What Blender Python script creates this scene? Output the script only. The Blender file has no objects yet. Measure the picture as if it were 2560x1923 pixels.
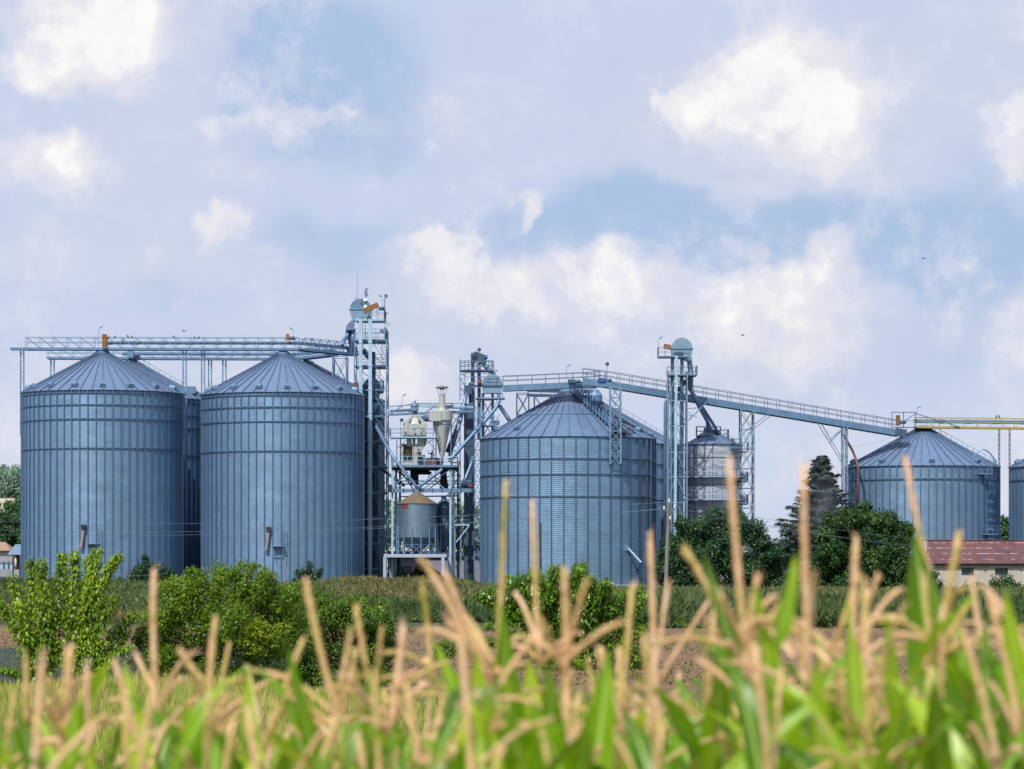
import bpy, math, random
import numpy as np
from mathutils import Vector, Matrix, noise as mnoise

random.seed(11)
rng = np.random.default_rng(11)
scene = bpy.context.scene
COL = scene.collection
PI = math.pi
FPX = 8000.0           # focal length of the lens in pixels of a 2560 wide frame
CX, HY = 1280.0, 1400.0
EYE = 2.6              # eye height over the field
K = 2560.0 / 2212.0

def at(px, py, Y):
    """surveyed point: sight line (px, py) at distance Y in metres"""
    return Vector(((px - CX) * Y / FPX, Y, EYE + (HY - py) * Y / FPX))
def X(px, Y): return (px - CX) * Y / FPX
def Z(py, Y): return EYE + (HY - py) * Y / FPX

# ------------------------------------------------------------------ materials
def new_mat(name):
    m = bpy.data.materials.new(name); m.use_nodes = True
    nt = m.node_tree; nt.nodes.clear()
    return m, nt
def nd(nt, typ, **kw):
    n = nt.nodes.new(typ)
    for k, v in kw.items():
        if k.startswith('i_'):
            key = k[2:]
            key = int(key) if key.isdigit() else key.replace('_', ' ')
            n.inputs[key].default_value = v
        else: setattr(n, k, v)
    return n
def ramp(nt, fac, stops):
    r = nt.nodes.new('ShaderNodeValToRGB')
    el = r.color_ramp.elements
    while len(el) < len(stops): el.new(0.5)
    for e, (p, c) in zip(el, stops):
        e.position = p; e.color = (c[0], c[1], c[2], 1)
    nt.links.new(fac, r.inputs['Fac'])
    return r.outputs['Color']
def mixc(nt, fac, a, b, blend='MIX'):
    n = nt.nodes.new('ShaderNodeMix'); n.data_type = 'RGBA'; n.blend_type = blend
    for s, v in ((n.inputs[0], fac), (n.inputs[6], a), (n.inputs[7], b)):
        if hasattr(v, 'is_linked'): nt.links.new(v, s)
        elif isinstance(v, (int, float)): s.default_value = v
        else: s.default_value = (v[0], v[1], v[2], 1)
    return n.outputs[2]
def mth(nt, op, a, b=None, c=None, clamp=False):
    n = nt.nodes.new('ShaderNodeMath'); n.operation = op; n.use_clamp = clamp
    for i, v in enumerate((a, b, c)):
        if v is None: continue
        if hasattr(v, 'is_linked'): nt.links.new(v, n.inputs[i])
        else: n.inputs[i].default_value = v
    return n.outputs[0]
def principled(nt, col, rough=0.5, metal=0.0, spec=0.5, normal=None):
    p = nd(nt, 'ShaderNodeBsdfPrincipled')
    out = nd(nt, 'ShaderNodeOutputMaterial')
    if hasattr(col, 'is_linked'): nt.links.new(col, p.inputs['Base Color'])
    else: p.inputs['Base Color'].default_value = (*col, 1)
    if hasattr(rough, 'is_linked'): nt.links.new(rough, p.inputs['Roughness'])
    else: p.inputs['Roughness'].default_value = rough
    p.inputs['Metallic'].default_value = metal
    p.inputs['Specular IOR Level'].default_value = spec
    if normal is not None: nt.links.new(normal, p.inputs['Normal'])
    nt.links.new(p.outputs[0], out.inputs[0])
    return p
def objco(nt):
    return nd(nt, 'ShaderNodeTexCoord').outputs['Object']
def noise_tex(nt, co, scale, detail=4, rough=0.55, stretch=None):
    if stretch:
        mp = nd(nt, 'ShaderNodeMapping'); mp.inputs['Scale'].default_value = stretch
        nt.links.new(co, mp.inputs['Vector']); co = mp.outputs[0]
    n = nd(nt, 'ShaderNodeTexNoise'); n.inputs['Scale'].default_value = scale
    n.inputs['Detail'].default_value = detail; n.inputs['Roughness'].default_value = rough
    nt.links.new(co, n.inputs['Vector'])
    return n.outputs['Fac']
def paint(name, col, rough=0.5, metal=0.0, var=0.25, scale=1.5, rust=0.0, rustcol=(0.22, 0.10, 0.05)):
    m, nt = new_mat(name); co = objco(nt)
    f = noise_tex(nt, co, scale, 5)
    c = ramp(nt, f, [(0.25, [x*(1-var) for x in col]), (0.75, [min(1, x*(1+var)) for x in col])])
    st = noise_tex(nt, co, 2.0, 3, stretch=(3, 3, 0.25))
    c = mixc(nt, ramp(nt, st, [(0.5, (0, 0, 0)), (0.75, (0.45,)*3)]), c, [x*0.6 for x in col])
    if rust:
        rf = noise_tex(nt, co, 0.9, 6, 0.7)
        c = mixc(nt, ramp(nt, rf, [(0.62-rust*0.3, (0, 0, 0)), (0.70-rust*0.3, (1, 1, 1))]), c, rustcol)
    principled(nt, c, rough, metal)
    return m
def silo_wall(name, col, period, depth, metal=0.55, rough=0.46, var=0.10):
    """corrugated galvanised sheets, each sheet (mesh island) a slightly different zinc tone"""
    m, nt = new_mat(name); co = objco(nt)
    ri = nd(nt, 'ShaderNodeNewGeometry').outputs['Random Per Island']
    c = ramp(nt, ri, [(0.0, [x*(1-var) for x in col]), (0.6, col), (1.0, [x*(1+var) for x in col])])
    sp = noise_tex(nt, co, 1.3, 6, 0.65)
    hz = noise_tex(nt, co, 1.0, 4, 0.7, stretch=(0.9, 0.9, 5.5))
    c = mixc(nt, 0.45, c, ramp(nt, hz, [(0.32, [x*0.66 for x in col]), (0.52, col), (0.70, [min(1, x*1.5) for x in col])]))
    c = mixc(nt, 0.40, c, ramp(nt, sp, [(0.3, [x*0.78 for x in col]), (0.7, [x*1.25 for x in col])]))
    big = noise_tex(nt, co, 0.28, 5, 0.6)
    c = mixc(nt, ramp(nt, big, [(0.45, (0, 0, 0)), (0.68, (0.5,)*3)]), c, [col[0]*0.95, col[1]*0.80, col[2]*0.70])
    st = noise_tex(nt, co, 1.0, 4, 0.6, stretch=(2.2, 2.2, 0.06))
    c = mixc(nt, ramp(nt, st, [(0.48, (0, 0, 0)), (0.72, (0.4,)*3)]), c, [x*0.62 for x in col])
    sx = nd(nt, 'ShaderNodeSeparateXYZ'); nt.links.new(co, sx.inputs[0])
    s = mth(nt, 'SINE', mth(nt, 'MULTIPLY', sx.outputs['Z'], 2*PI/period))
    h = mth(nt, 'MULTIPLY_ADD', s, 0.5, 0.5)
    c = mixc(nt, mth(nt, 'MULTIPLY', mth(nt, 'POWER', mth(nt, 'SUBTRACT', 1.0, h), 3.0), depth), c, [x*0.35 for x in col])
    b = nd(nt, 'ShaderNodeBump'); b.inputs['Strength'].default_value = 0.5; b.inputs['Distance'].default_value = 0.02
    nt.links.new(h, b.inputs['Height'])
    rr = mth(nt, 'MULTIPLY_ADD', sp, 0.3, rough-0.15)
    principled(nt, c, rr, metal, 0.5, b.outputs[0])
    return m
def roof_metal(name, col, var=0.12):
    m, nt = new_mat(name); co = objco(nt)
    ri = nd(nt, 'ShaderNodeNewGeometry').outputs['Random Per Island']
    c = ramp(nt, ri, [(0.0, [x*(1-var) for x in col]), (1.0, [x*(1+var) for x in col])])
    sp = noise_tex(nt, co, 0.7, 6, 0.65)
    c = mixc(nt, 0.5, c, ramp(nt, sp, [(0.3, [x*0.8 for x in col]), (0.7, [x*1.2 for x in col])]))
    principled(nt, c, 0.45, 0.25)
    return m
def leaf_mat(name, dark, mid, light, trans=0.35, rough=0.45, clump=0.35, spec=0.4):
    m, nt = new_mat(name)
    ri = nd(nt, 'ShaderNodeNewGeometry').outputs['Random Per Island']
    co = objco(nt)
    cl = noise_tex(nt, co, clump, 3)
    f = mth(nt, 'ADD', mth(nt, 'MULTIPLY', ri, 0.55), mth(nt, 'MULTIPLY_ADD', cl, 1.2, -0.38), clamp=True)
    c = ramp(nt, f, [(0.05, dark), (0.5, mid), (0.95, light)])
    p = nd(nt, 'ShaderNodeBsdfPrincipled'); p.inputs['Roughness'].default_value = rough
    p.inputs['Specular IOR Level'].default_value = spec
    nt.links.new(c, p.inputs['Base Color'])
    t = nd(nt, 'ShaderNodeBsdfTranslucent')
    tc = mixc(nt, 0.5, c, light)
    nt.links.new(tc, t.inputs['Color'])
    mx = nd(nt, 'ShaderNodeMixShader'); mx.inputs[0].default_value = trans
    nt.links.new(p.outputs[0], mx.inputs[1]); nt.links.new(t.outputs[0], mx.inputs[2])
    out = nd(nt, 'ShaderNodeOutputMaterial'); nt.links.new(mx.outputs[0], out.inputs[0])
    return m

M = {}
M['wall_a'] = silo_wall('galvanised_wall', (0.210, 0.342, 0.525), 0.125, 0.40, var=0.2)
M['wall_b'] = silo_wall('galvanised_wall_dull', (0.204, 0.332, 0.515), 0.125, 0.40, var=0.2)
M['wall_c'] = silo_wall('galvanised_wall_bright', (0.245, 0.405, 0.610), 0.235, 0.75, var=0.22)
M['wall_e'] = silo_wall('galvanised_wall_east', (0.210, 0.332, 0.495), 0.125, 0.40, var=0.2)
M['roof'] = roof_metal('roof_sheets', (0.135, 0.205, 0.340))
M['roof_rib'] = paint('roof_seam_metal', (0.085, 0.135, 0.23), 0.5, 0.2)
M['rib'] = paint('stiffener_zinc_shaded', (0.125, 0.215, 0.355), 0.34, 0.6, 0.15)  # darker than the wall: shadow along the ribs is put into this colour
M['ring'] = paint('wind_ring_zinc', (0.070, 0.130, 0.225), 0.5, 0.3, 0.2)
M['steel'] = paint('weathered_steel', (0.125, 0.225, 0.360), 0.5, 0.2, 0.25)
M['steel_dark'] = paint('dark_steel', (0.050, 0.095, 0.165), 0.55, 0.15, 0.3)
M['steel_light'] = paint('pale_blue_steel', (0.33, 0.50, 0.64), 0.45, 0.1, 0.12)
M['steel_grey'] = paint('grey_steel', (0.165, 0.255, 0.370), 0.5, 0.2, 0.2)
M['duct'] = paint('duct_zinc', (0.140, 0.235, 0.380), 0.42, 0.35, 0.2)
M['duct_dark'] = paint('duct_dark_zinc', (0.065, 0.110, 0.175), 0.5, 0.3, 0.25)  # darker zinc tone for ducts, spouts and the slim bin
M['dome'] = paint('elevator_head_paint', (0.21, 0.33, 0.43), 0.4, 0.2, 0.15)
M['cream'] = paint('cream_machine_paint', (0.40, 0.42, 0.40), 0.5, 0.0, 0.08, rust=0.05)
M['orange'] = paint('orange_motor_paint', (0.22, 0.088, 0.018), 0.5, 0.0, 0.2)
M['rust_red'] = paint('rusty_red_paint', (0.135, 0.048, 0.036), 0.6, 0.0, 0.3)
M['yellow'] = paint('yellow_paint', (0.36, 0.28, 0.06), 0.5, 0.0, 0.15)
M['blue'] = paint('blue_motor_paint', (0.03, 0.08, 0.28), 0.45, 0.0, 0.2)
M['rust_roof'] = paint('rusty_bin_roof', (0.165, 0.120, 0.075), 0.65, 0.1, 0.2, rust=0.25, rustcol=(0.13, 0.13, 0.15))
M['chute'] = paint('stained_chute_paint', (0.24, 0.21, 0.22), 0.7, 0.0, 0.25)
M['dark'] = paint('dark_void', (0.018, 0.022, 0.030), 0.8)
M['white'] = paint('white_dish', (0.72, 0.76, 0.76), 0.4, 0.0, 0.05)
M['lamp_glass'] = paint('lamp_glass', (0.35, 0.45, 0.55), 0.15, 0.0, 0.1)
M['concrete'] = paint('concrete', (0.30, 0.32, 0.36), 0.85, 0.0, 0.15)
M['whitewash'] = paint('whitewashed_concrete', (0.34, 0.41, 0.52), 0.8, 0.0, 0.12)
M['mauve'] = paint('mauve_plaster', (0.26, 0.24, 0.30), 0.9, 0.0, 0.1, scale=0.6)
M['plaster'] = paint('cream_plaster', (0.46, 0.42, 0.37), 0.9, 0.0, 0.14, scale=0.8)
M['wood'] = paint('dark_timber', (0.050, 0.038, 0.035), 0.8, 0.0, 0.3)
M['pole'] = paint('weathered_pole', (0.20, 0.18, 0.17), 0.85, 0.0, 0.2)
M['tile'] = paint('clay_tile', (0.32, 0.20, 0.15), 0.8, 0.0, 0.2, scale=4)
M['green_paint'] = paint('green_machine_paint', (0.020, 0.075, 0.050), 0.4, 0.0, 0.2)
M['glass'] = paint('dark_glass', (0.05, 0.09, 0.12), 0.1, 0.0, 0.3)
M['rubber'] = paint('rubber', (0.02, 0.02, 0.02), 0.8)
M['wire'] = paint('cable_alloy', (0.15, 0.21, 0.29), 0.5)
M['bird'] = paint('dark_feathers', (0.035, 0.040, 0.055), 0.7)
M['bird_far'] = paint('hazy_feathers', (0.25, 0.28, 0.36), 0.8)
M['skin'] = paint('skin', (0.42, 0.24, 0.16), 0.6, 0.0, 0.05)
M['shirt_orange'] = paint('orange_cloth', (0.62, 0.27, 0.03), 0.85, 0.0, 0.15, scale=6)
M['shirt_red'] = paint('dull_red_cloth', (0.20, 0.075, 0.07), 0.85, 0.0, 0.15, scale=6)
M['cloth_navy'] = paint('navy_cloth', (0.020, 0.032, 0.075), 0.85, 0.0, 0.2, scale=6)
M['cloth_teal'] = paint('teal_cloth', (0.025, 0.10, 0.17), 0.85, 0.0, 0.2, scale=6)
M['hair'] = paint('dark_hair', (0.02, 0.014, 0.012), 0.6)

def stainless():
    m, nt = new_mat('dented_stainless'); co = objco(nt)
    f = noise_tex(nt, co, 0.9, 3, 0.5, stretch=(1, 1, 1.6))
    n2 = noise_tex(nt, co, 2.2, 5)
    c = ramp(nt, n2, [(0.3, (0.40, 0.42, 0.48)), (0.7, (0.60, 0.65, 0.74))])
    b = nd(nt, 'ShaderNodeBump'); b.inputs['Strength'].default_value = 0.55; b.inputs['Distance'].default_value = 0.25
    nt.links.new(f, b.inputs['Height'])
    principled(nt, c, 0.36, 0.5, 0.5, b.outputs[0])
    return m
M['stainless'] = stainless()
M["wall_bin"] = silo_wall("bin_wall", (0.20, 0.29, 0.38), 0.11, 0.4, 0.55, 0.34)
M['stainless_dull'] = paint('brown_grey_sheet', (0.30, 0.31, 0.36), 0.38, 0.4, 0.15)

def red_roof():
    m, nt = new_mat('rusty_red_sheet_roof'); co = objco(nt)
    sx = nd(nt, 'ShaderNodeSeparateXYZ'); nt.links.new(co, sx.inputs[0])
    s = mth(nt, 'MULTIPLY_ADD', mth(nt, 'SINE', mth(nt, 'MULTIPLY', sx.outputs['X'], 2*PI/0.25)), 0.5, 0.5)
    n1 = noise_tex(nt, co, 0.8, 6, 0.7, stretch=(1, 1, 0.5))
    c = ramp(nt, n1, [(0.30, (0.075, 0.048, 0.060)), (0.52, (0.15, 0.062, 0.062)), (0.72, (0.22, 0.10, 0.085))])
    c = mixc(nt, mth(nt, 'MULTIPLY', s, 0.35), c, (0.07, 0.035, 0.045))
    # pale worn lap lines along the sheet ends
    w = mth(nt, 'ABSOLUTE', mth(nt, 'SUBTRACT', mth(nt, 'FRACT', mth(nt, 'MULTIPLY', sx.outputs['Z'], 1.75)), 0.5))
    n3 = noise_tex(nt, co, 1.4, 4, 0.6, stretch=(1, 1, 4))
    lap = mth(nt, 'MULTIPLY', mth(nt, 'GREATER_THAN', w, 0.455), mth(nt, 'GREATER_THAN', n3, 0.52))
    c = mixc(nt, lap, c, (0.42, 0.38, 0.42))
    b = nd(nt, 'ShaderNodeBump'); b.inputs['Strength'].default_value = 0.6; b.inputs['Distance'].default_value = 0.03
    nt.links.new(s, b.inputs['Height'])
    principled(nt, c, 0.65, 0.0, 0.3, b.outputs[0])
    return m
M['red_roof'] = red_roof()

M['leaf_bush'] = leaf_mat('bush_leaf', (0.018, 0.058, 0.006), (0.105, 0.215, 0.012), (0.30, 0.43, 0.024), 0.36, clump=1.5)
M['leaf_bush_dark'] = leaf_mat('bush_leaf_deep', (0.016, 0.054, 0.008), (0.084, 0.180, 0.014), (0.24, 0.36, 0.028), 0.25, clump=1.3)
M['leaf_gold'] = leaf_mat('yellowing_leaf', (0.08, 0.13, 0.008), (0.19, 0.27, 0.010), (0.36, 0.44, 0.02), 0.3, clump=1.5)
M['leaf_cherry'] = leaf_mat('young_tree_leaf', (0.024, 0.080, 0.006), (0.150, 0.290, 0.014), (0.46, 0.58, 0.045), 0.38, 0.35, clump=1.1, spec=0.6)
M['leaf_walnut'] = leaf_mat('walnut_leaf', (0.018, 0.068, 0.006), (0.095, 0.220, 0.014), (0.27, 0.42, 0.03), 0.36, 0.35, clump=1.0, spec=0.6)
M['leaf_tree'] = leaf_mat('tree_leaf', (0.008, 0.032, 0.014), (0.030, 0.088, 0.022), (0.105, 0.205, 0.036), 0.22, clump=0.45)
M['leaf_tree_b'] = leaf_mat('tree_leaf_cool', (0.008, 0.034, 0.018), (0.028, 0.086, 0.034), (0.080, 0.170, 0.050), 0.22, clump=0.45)
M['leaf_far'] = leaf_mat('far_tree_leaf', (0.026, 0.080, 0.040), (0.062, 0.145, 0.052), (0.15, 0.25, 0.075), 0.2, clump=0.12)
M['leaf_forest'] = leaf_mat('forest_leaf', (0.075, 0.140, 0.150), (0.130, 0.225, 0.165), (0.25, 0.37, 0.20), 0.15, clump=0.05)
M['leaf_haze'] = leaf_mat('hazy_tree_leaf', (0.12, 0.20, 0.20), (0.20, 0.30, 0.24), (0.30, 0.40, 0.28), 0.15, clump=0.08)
M['needle'] = leaf_mat('spruce_needle', (0.016, 0.034, 0.036), (0.036, 0.062, 0.060), (0.070, 0.105, 0.088), 0.1, clump=0.4)
M['bark'] = paint('bark', (0.085, 0.070, 0.055), 0.9, 0.0, 0.3, scale=5)
M['weed'] = leaf_mat('meadow_weed', (0.055, 0.085, 0.034), (0.125, 0.155, 0.058), (0.235, 0.235, 0.100), 0.2, 0.7, clump=0.22, spec=0.15)
M['weed_dark'] = leaf_mat('dark_weed', (0.028, 0.064, 0.026), (0.072, 0.124, 0.042), (0.155, 0.195, 0.070), 0.2, 0.7, clump=0.3, spec=0.15)
M['weed_dry'] = leaf_mat('dry_weed', (0.075, 0.100, 0.038), (0.150, 0.150, 0.062), (0.27, 0.22, 0.10), 0.2, 0.7, clump=0.12, spec=0.15)
M['straw_grass'] = leaf_mat('yellow_green_grass', (0.12, 0.17, 0.02), (0.36, 0.38, 0.07), (0.62, 0.58, 0.22), 0.3, 0.6, clump=0.5, spec=0.2)

def soil():
    m, nt = new_mat('field_ground')
    g = nd(nt, 'ShaderNodeNewGeometry').outputs['Position']
    sx = nd(nt, 'ShaderNodeSeparateXYZ'); nt.links.new(g, sx.inputs[0])
    wob = noise_tex(nt, g, 0.12, 4)
    y = mth(nt, 'ADD', sx.outputs['Y'], mth(nt, 'MULTIPLY_ADD', wob, 14, -7))
    fine = noise_tex(nt, g, 2.6, 7, 0.75, stretch=(1.0, 0.35, 1))
    grass = ramp(nt, fine, [(0.3, (0.035, 0.055, 0.022)), (0.7, (0.095, 0.115, 0.05))])
    shade = ramp(nt, fine, [(0.3, (0.030, 0.045, 0.045)), (0.7, (0.070, 0.090, 0.075))])  # shadowed ground near the left bushes, the shadow put into the colour
    brown = ramp(nt, fine, [(0.25, (0.10, 0.062, 0.036)), (0.5, (0.20, 0.128, 0.078)), (0.75, (0.32, 0.215, 0.14))])
    near = ramp(nt, fine, [(0.3, (0.05, 0.075, 0.012)), (0.7, (0.20, 0.20, 0.06))])
    def step(lo, hi):
        n = nd(nt, 'ShaderNodeMapRange'); n.interpolation_type = 'SMOOTHSTEP'
        n.inputs[1].default_value = lo; n.inputs[2].default_value = hi
        nt.links.new(y, n.inputs[0]); return n.outputs[0]
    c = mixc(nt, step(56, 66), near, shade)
    right = nd(nt, 'ShaderNodeMapRange'); right.inputs[1].default_value = -6.0; right.inputs[2].default_value = -2.0
    nt.links.new(sx.outputs['X'], right.inputs[0])
    c2 = mixc(nt, step(62, 70), near, brown)
    c = mixc(nt, right.outputs[0], c, c2)
    c = mixc(nt, step(93, 98), c, brown)
    c = mixc(nt, step(119, 127), c, grass)
    wheat = ramp(nt, noise_tex(nt, g, 0.02, 3), [(0.3, (0.40, 0.39, 0.29)), (0.7, (0.52, 0.49, 0.37))])
    c = mixc(nt, step(640, 700), c, wheat)
    b = nd(nt, 'ShaderNodeBump'); b.inputs['Strength'].default_value = 0.7; b.inputs['Distance'].default_value = 0.15
    nt.links.new(fine, b.inputs['Height'])
    principled(nt, c, 0.95, 0.0, 0.1, b.outputs[0])
    return m
M['soil'] = soil()

def corn_leaf(name, dark, mid, light, trans):
    m, nt = new_mat(name)
    ri = nd(nt, 'ShaderNodeObjectInfo').outputs['Random']
    uv = nd(nt, 'ShaderNodeTexCoord').outputs['Object']
    f = noise_tex(nt, uv, 6.0, 4, 0.6, stretch=(1, 1, 0.3))
    v = mth(nt, 'ADD', mth(nt, 'MULTIPLY', ri, 0.6), mth(nt, 'MULTIPLY_ADD', f, 0.8, -0.2), clamp=True)
    c = ramp(nt, v, [(0.1, dark), (0.5, mid), (0.92, light)])
    dry = noise_tex(nt, uv, 3.5, 5, 0.7)
    c = mixc(nt, ramp(nt, dry, [(0.60, (0, 0, 0)), (0.70, (0.85,)*3)]), c, (0.55, 0.38, 0.10))
    p = nd(nt, 'ShaderNodeBsdfPrincipled'); p.inputs['Roughness'].default_value = 0.36
    p.inputs['Specular IOR Level'].default_value = 0.55
    nt.links.new(c, p.inputs['Base Color'])
    t = nd(nt, 'ShaderNodeBsdfTranslucent'); nt.links.new(mixc(nt, 0.35, c, light), t.inputs['Color'])
    mx = nd(nt, 'ShaderNodeMixShader'); mx.inputs[0].default_value = trans
    nt.links.new(p.outputs[0], mx.inputs[1]); nt.links.new(t.outputs[0], mx.inputs[2])
    out = nd(nt, 'ShaderNodeOutputMaterial'); nt.links.new(mx.outputs[0], out.inputs[0])
    return m
M['corn_leaf'] = corn_leaf('maize_leaf', (0.022, 0.100, 0.004), (0.180, 0.390, 0.004), (0.58, 0.74, 0.035), 0.50)
M['corn_stalk'] = corn_leaf('maize_stalk', (0.16, 0.24, 0.02), (0.30, 0.38, 0.05), (0.50, 0.52, 0.12), 0.2)
def tassel_mat():
    m, nt = new_mat('maize_tassel'); co = objco(nt)
    ri = nd(nt, 'ShaderNodeObjectInfo').outputs['Random']
    f = noise_tex(nt, co, 13.0, 5, 0.65)
    v = mth(nt, 'ADD', mth(nt, 'MULTIPLY', ri, 0.5), mth(nt, 'MULTIPLY_ADD', f, 1.7, -0.62), clamp=True)
    c = ramp(nt, v, [(0.04, (0.40, 0.36, 0.08)), (0.26, (0.76, 0.59, 0.24)), (0.58, (0.90, 0.61, 0.37)), (0.95, (0.97, 0.75, 0.58))])
    p = nd(nt, 'ShaderNodeBsdfPrincipled'); p.inputs['Roughness'].default_value = 0.75
    p.inputs['Specular IOR Level'].default_value = 0.15
    nt.links.new(c, p.inputs['Base Color'])
    t = nd(nt, 'ShaderNodeBsdfTranslucent'); nt.links.new(c, t.inputs['Color'])
    mx = nd(nt, 'ShaderNodeMixShader'); mx.inputs[0].default_value = 0.3
    nt.links.new(p.outputs[0], mx.inputs[1]); nt.links.new(t.outputs[0], mx.inputs[2])
    out = nd(nt, 'ShaderNodeOutputMaterial'); nt.links.new(mx.outputs[0], out.inputs[0])
    return m
M['tassel'] = tassel_mat()

# ------------------------------------------------------------------ mesh kit
ORIGIN = {}
def origin_of(o):
    while o.parent: o = o.parent
    return ORIGIN[o.name]
class MB:
    def __init__(self): self.v = []; self.f = []
    def add(self, vs, fs):
        b = len(self.v); self.v += [tuple(p) for p in vs]
        self.f += [tuple(i + b for i in q) for q in fs]; return self
    def box(self, c, s, rz=0.0, ry=0.0):
        hx, hy, hz = s[0]/2, s[1]/2, s[2]/2
        R = Matrix.Rotation(rz, 3, 'Z') @ Matrix.Rotation(ry, 3, 'Y')
        vs = [Vector(c) + R @ Vector((x, y, z)) for z in (-hz, hz) for y in (-hy, hy) for x in (-hx, hx)]
        return self.add(vs, [(0, 2, 3, 1), (4, 5, 7, 6), (0, 1, 5, 4), (2, 6, 7, 3), (0, 4, 6, 2), (1, 3, 7, 5)])
    def beam(self, a, b, w, h=None, up=Vector((0, 0, 1))):
        a, b = Vector(a), Vector(b); h = w if h is None else h
        d = (b - a)
        if d.length < 1e-6: return self
        d.normalize(); u = Vector(up)
        if abs(d.dot(u)) > 0.98: u = Vector((0, 1, 0))
        s = d.cross(u).normalized(); u = s.cross(d).normalized()
        vs = []
        for p in (a, b):
            for i, j in ((-1, -1), (1, -1), (1, 1), (-1, 1)): vs.append(p + s*i*w/2 + u*j*h/2)
        return self.add(vs, [(0, 1, 2, 3), (7, 6, 5, 4), (0, 4, 5, 1), (1, 5, 6, 2), (2, 6, 7, 3), (3, 7, 4, 0)])
    def tube(self, pts, r, n=8):
        pts = [Vector(p) for p in pts]; m = len(pts)
        rs = r if isinstance(r, (list, tuple)) else [r]*m
        vs = []; fs = []; prev = None
        for i, p in enumerate(pts):
            d = (pts[min(i+1, m-1)] - pts[max(i-1, 0)])
            d = d.normalized() if d.length > 1e-9 else Vector((0, 0, 1))
            if prev is None:
                u = Vector((0, 0, 1)) if abs(d.z) < 0.9 else Vector((1, 0, 0))
                s = d.cross(u).normalized()
            else:
                s = (prev - d*prev.dot(d))
                s = s.normalized() if s.length > 1e-6 else d.orthogonal().normalized()
            prev = s; t = d.cross(s)
            for k in range(n):
                a = 2*PI*k/n
                vs.append(p + (s*math.cos(a) + t*math.sin(a))*rs[i])
        for i in range(m-1):
            for k in range(n):
                k2 = (k+1) % n
                fs.append((i*n+k, i*n+k2, (i+1)*n+k2, (i+1)*n+k))
        fs.append(tuple(range(n-1, -1, -1))); fs.append(tuple((m-1)*n+k for k in range(n)))
        return self.add(vs, fs)
    def lathe(self, c, prof, n=32, cap0=True, cap1=True):
        vs = []; fs = []
        for r, z in prof:
            for k in range(n):
                a = 2*PI*k/n
                vs.append((c[0] + r*math.cos(a), c[1] + r*math.sin(a), z))
        for i in range(len(prof)-1):
            for k in range(n):
                k2 = (k+1) % n
                fs.append((i*n+k, i*n+k2, (i+1)*n+k2, (i+1)*n+k))
        if cap0: fs.append(tuple(range(n-1, -1, -1)))
        if cap1: fs.append(tuple((len(prof)-1)*n+k for k in range(n)))
        return self.add(vs, fs)
    def prism(self, poly, y0, y1):
        """polygon in the x-z plane (counter-clockwise seen from -Y), pushed from y0 to y1"""
        n = len(poly)
        vs = [(x, y0, z) for x, z in poly] + [(x, y1, z) for x, z in poly]
        fs = [tuple(range(n)), tuple(range(2*n-1, n-1, -1))]
        for i in range(n):
            j = (i+1) % n
            fs.append((i, i+n, j+n, j))
        return self.add(vs, fs)
    def disc(self, c, nrm, r, th, n=14, dish=0.0):
        c = Vector(c); d = Vector(nrm).normalized(); s = d.orthogonal().normalized(); t = d.cross(s)
        vs = []; fs = []
        for off, rr in ((-th, r*0.6), (0, r)):
            for k in range(n):
                a = 2*PI*k/n
                vs.append(c + d*off + (s*math.cos(a) + t*math.sin(a))*rr)
        vs.append(c - d*dish); vs.append(c - d*th)
        for k in range(n):
            k2 = (k+1) % n
            fs += [(k, k2, n+k2, n+k), (n+k, n+k2, 2*n), (k2, k, 2*n+1)]
        return self.add(vs, fs)
    def build(self, name, mat, parent=None, smooth=False, loc=None):
        me = bpy.data.meshes.new(name)
        org = origin_of(parent) if parent else Vector(loc if loc is not None else (0, 0, 0))
        vs = [(p[0]-org.x, p[1]-org.y, p[2]-org.z) for p in self.v]
        me.from_pydata(vs, [], self.f)
        if smooth: me.polygons.foreach_set('use_smooth', [True]*len(me.polygons))
        me.materials.append(M[mat] if isinstance(mat, str) else mat)
        o = bpy.data.objects.new(name, me); COL.objects.link(o)
        if parent: o.parent = parent
        else: o.location = org; ORIGIN[o.name] = org.copy()
        return o
def np_mesh(name, verts, faces, mat, parent=None, loc=None, smooth=False):
    """verts (n,3) array in world space, faces (m,k) array"""
    me = bpy.data.meshes.new(name)
    org = origin_of(parent) if parent else Vector(loc if loc is not None else (0, 0, 0))
    v = np.asarray(verts, dtype=np.float32) - np.array(org, dtype=np.float32)
    f = np.asarray(faces, dtype=np.int32); k = f.shape[1]
    me.vertices.add(len(v)); me.vertices.foreach_set('co', v.ravel())
    me.loops.add(f.size); me.loops.foreach_set('vertex_index', f.ravel())
    me.polygons.add(len(f)); me.polygons.foreach_set('loop_start', np.arange(0, f.size, k, dtype=np.int32))
    if smooth: me.polygons.foreach_set('use_smooth', np.ones(len(f), dtype=bool))
    me.update(calc_edges=True); me.validate()
    me.materials.append(M[mat] if isinstance(mat, str) else mat)
    o = bpy.data.objects.new(name, me); COL.objects.link(o)
    if parent: o.parent = parent
    else: o.location = org; ORIGIN[o.name] = org.copy()
    return o
def tag(o, label, cat, group=None):
    o['label'] = label; o['category'] = cat
    if group: o['group'] = group
    return o
def thing(name, label, cat, loc, group=None):
    o = bpy.data.objects.new(name, None); COL.objects.link(o); o.location = loc
    o.empty_display_size = 0.3
    ORIGIN[o.name] = Vector(loc)
    return tag(o, label, cat, group)
def structure(o): o['kind'] = 'structure'; return o
def stuff(o, label=None):
    o['kind'] = 'stuff'
    if label: o['label'] = label
    return o

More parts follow.
